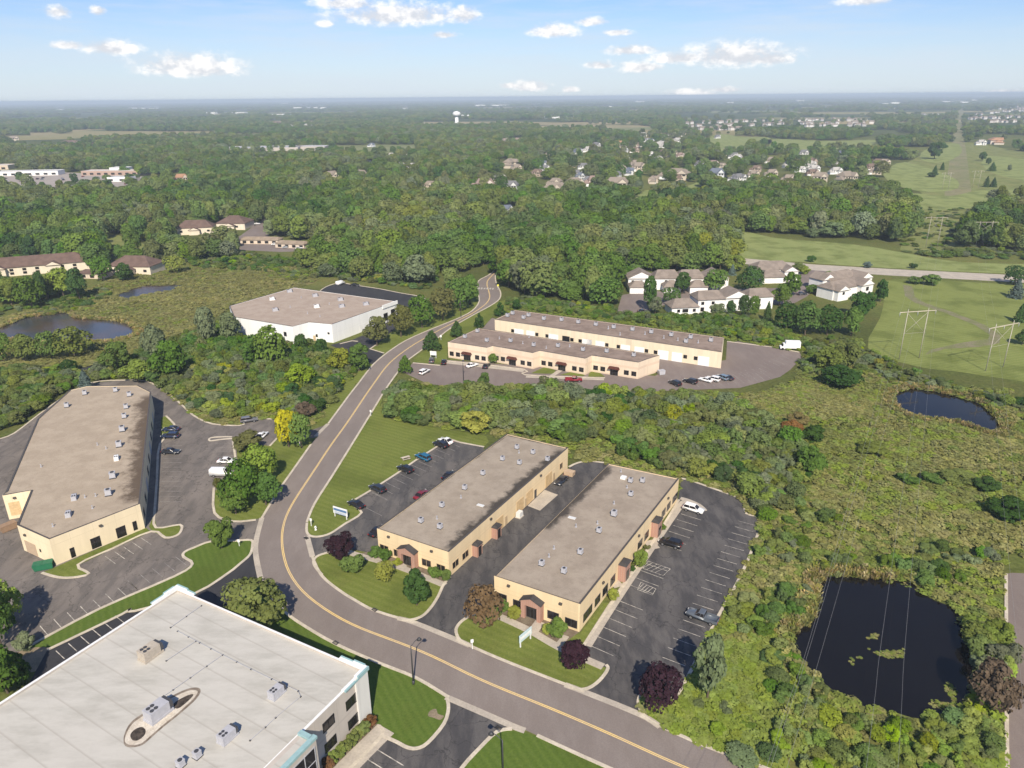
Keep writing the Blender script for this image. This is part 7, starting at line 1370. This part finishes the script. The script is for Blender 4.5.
# marsh grass, reeds and meadow tufts
plain_t = [tuft('tuft', 'leaf_wild', 60, 70+i) for i in range(3)]
GSTK, ng_ = stock('meadow_tuft', plain_t, [(.182, .200, .066), (.205, .252, .060), (.225, .226, .084), (.280, .268, .105), (.172, .212, .056), (.125, .165, .046)])
GRASS = [(MARSH_R, 1.55, (.8, 1.5), (.9, 1.9), 0), ([(700, 402), (745, 398), (800, 384), (850, 380), (880, 400), (860, 420), (790, 420), (740, 420)], 1.5, (.8, 1.4), (.9, 1.8), 1), (MARSH_L, 2.2, (.7, 1.4), (1.2, 2.2), 1), ([(190, 338), (232, 330), (245, 345), (215, 356), (185, 352)], 2, (.8, 1.5), (1.2, 2.2), 1),
 ([(1075, 560), (1300, 560), (1400, 850), (1120, 850)], 1.8, (.6, 1.3), (.9, 1.7), 2), ([(800, 745), (1003, 745), (1004, 850), (960, 838), (860, 800)], 1.5, (.6, 1.2), (.8, 1.6), 3), ([(780, 560), (1003, 560), (1003, 745), (780, 745)], 1.5, (.8, 1.6), (.8, 1.6), 2), ([(660, 640), (790, 600), (800, 760), (740, 768), (640, 715)], 1.35, (.4, .9), (.8, 1.5), 3), ([(735, 500), (830, 490), (1003, 560), (745, 640), (720, 640)], 1.6, (.6, 1.2), (.8, 1.6), 2), ([(370, 380), (800, 395), (830, 520), (760, 520), (480, 432), (375, 425)], 1.9, (.6, 1.2), (1, 1.8), 2),
 ([(885, 386), (1010, 390), (1020, 440), (885, 420)], 1.5, (.8, 1.4), (.9, 1.6), 0), ([(140, 390), (380, 350), (330, 425), (200, 425)], 1.8, (.6, 1.2), (1, 1.8), 2), ([(800, 352), (880, 372), (1024, 404), (1060, 440), (880, 400), (790, 385)], 2, (.6, 1.2), (1, 1.8), 2), ([(505, 300), (800, 335), (800, 352), (730, 342), (500, 312)], 2, (.6, 1.1), (1, 1.8), 3)]
GW = {0: [.30, .14, .26, .13, .13, .04], 1: [.20, .06, .34, .30, .08, .02], 2: [.30, .20, .16, .06, .20, .08], 3: [.08, .66, .06, .02, .16, .02]}
TP, TS, TI = [], [], []; WATER = [POND_R, POND_T, POND_L, POND_U]
for poly, st, (h0, h1), (w0, w1), wt_ in GRASS:
    q = [G(*p) for p in poly]; X, Y = jgrid(min(p.x for p in q), max(p.x for p in q), min(p.y for p in q), max(p.y for p in q), st); ok = inside(X, Y, [(p.x, p.y) for p in q]); X, Y = X[ok], Y[ok]; px, py = PX(X, Y, np.zeros_like(X)); ok = ~any_in(px, py, AVOID) & ~in_foot(X, Y, 1.06); X, Y = X[ok], Y[ok]; n = len(X)
    k_ = vnoise(X, Y, 8, 41); big = .6+.7*k_; wd = rng.uniform(w0, w1, n)*1.75; hg = rng.uniform(h0, h1, n)*big*.85; TP.append(np.stack([X, Y, np.full(n, -.05)], 1)); TS.append(np.stack([wd, wd, hg], 1)); cum = np.cumsum(GW[wt_]); tone = np.clip(vnoise(X, Y, 17, 51)*.62+vnoise(X, Y, 5, 52)*.34+rng.random(n)*.30-.13, 0, .999); TI.append(np.searchsorted(cum/cum[-1], tone)*3+rng.integers(0, 3, n))
scatter('marsh_grass', np.concatenate(TP), np.concatenate(TS), np.clip(np.concatenate(TI), 0, ng_-1), GSTK)
# pale reeds at the water's edge
RSTK, nrd = stock('reed_tuft', [reed('reed', 'leaf_wild', 40, 80+i) for i in range(3)], [(.34, .28, .13), (.26, .235, .09), (.19, .20, .06)])
RP = []
for poly, keep in ((POND_R, lambda f: f < .30), (POND_T, lambda f: f >= 0), (POND_L, lambda f: f >= 0)):
    P_ = spline(gp(poly), 24, True); c_ = sum(P_, Vector())/len(P_)
    for i, p in enumerate(P_):
        if not keep(i/len(P_)): continue
        for k_ in range(3): q = p+(p-c_).normalized()*random.uniform(-.5, 2.2)+Vector((random.uniform(-.6, .6), random.uniform(-.6, .6), 0)); RP.append((q.x, q.y, -.03))
RP = np.array(RP); scatter('reeds', RP, np.stack([rng.uniform(.8, 1.6, len(RP)), rng.uniform(.8, 1.6, len(RP)), rng.uniform(.7, 1.5, len(RP))], 1), rng.integers(0, nrd, len(RP)), RSTK)
# floating weed on the dark pond
def weed(poly, st, dens, seed):
    q = [G(*p) for p in poly]; X, Y = jgrid(min(p.x for p in q), max(p.x for p in q), min(p.y for p in q), max(p.y for p in q), st); ok = inside(X, Y, [(p.x, p.y) for p in q]) & (vnoise(X, Y, 1.6, seed) > dens); return np.stack([X[ok], Y[ok], np.full(ok.sum(), .05)], 1)
wp_ = np.concatenate([weed([(866, 640), (872, 634), (882, 633), (895, 640), (904, 650), (903, 657), (890, 659), (880, 656), (868, 650)], .35, .42, 1), weed([(846, 660), (860, 656), (868, 664), (858, 670), (848, 668)], .5, .66, 2), weed([(928, 705), (940, 690), (948, 682), (956, 690), (955, 706), (943, 711)], .4, .5, 3), weed([(888, 574), (925, 586), (945, 600), (940, 603), (915, 590), (885, 583)], .6, .6, 4)])
scatter('pond_weed', wp_, np.stack([rng.uniform(.35, .7, len(wp_))]*2+[rng.uniform(.05, .14, len(wp_))], 1), rng.integers(0, ng_, len(wp_)), GSTK)
# rolling ground toward the horizon
bm = bmesh.new()
for cx_, cy_, rx, ry, hh in ((12500, 20500, 5600, 1500, 62), (16500, 20500, 5200, 1500, 84), (8000, 21000, 4200, 1300, 42), (2500, 21500, 3600, 1200, 24)):
    nr, na_ = 7, 40; rings = []
    for i in range(nr+1):
        f_ = i/nr; rings.append([bm.verts.new((cx_+rx*f_*math.cos(2*math.pi*j/na_), cy_+ry*f_*math.sin(2*math.pi*j/na_), hh*(math.cos(math.pi*f_)*.5+.5)*(1+.10*math.sin(j*1.7+cx_))-.5)) for j in range(na_)])
    for a, b in zip(rings, rings[1:]):
        for j in range(na_): bm.faces.new((a[j], b[j], b[(j+1) % na_], a[(j+1) % na_]))
struct('hills', bm, M['ground'])
# ------------------------------------------------------------------ air
bm = bmesh.new(); box(bm, (0, 11500, 46.5), (64000, 27000, 95)); hz = from_bm('haze', bm, None); hz['kind'] = 'stuff'
m = bpy.data.materials.new('haze'); m.use_nodes = True; t = NT(m.node_tree); t.n.clear(); out = t.new('ShaderNodeOutputMaterial'); pv = t.new('ShaderNodeVolumePrincipled'); pv.inputs['Color'].default_value = (.74, .87, 1.0, 1); pv.inputs['Density'].default_value = HAZE; pv.inputs['Anisotropy'].default_value = 0.0; t.l.new(pv.outputs[0], out.inputs['Volume']); hz.data.materials.append(m)
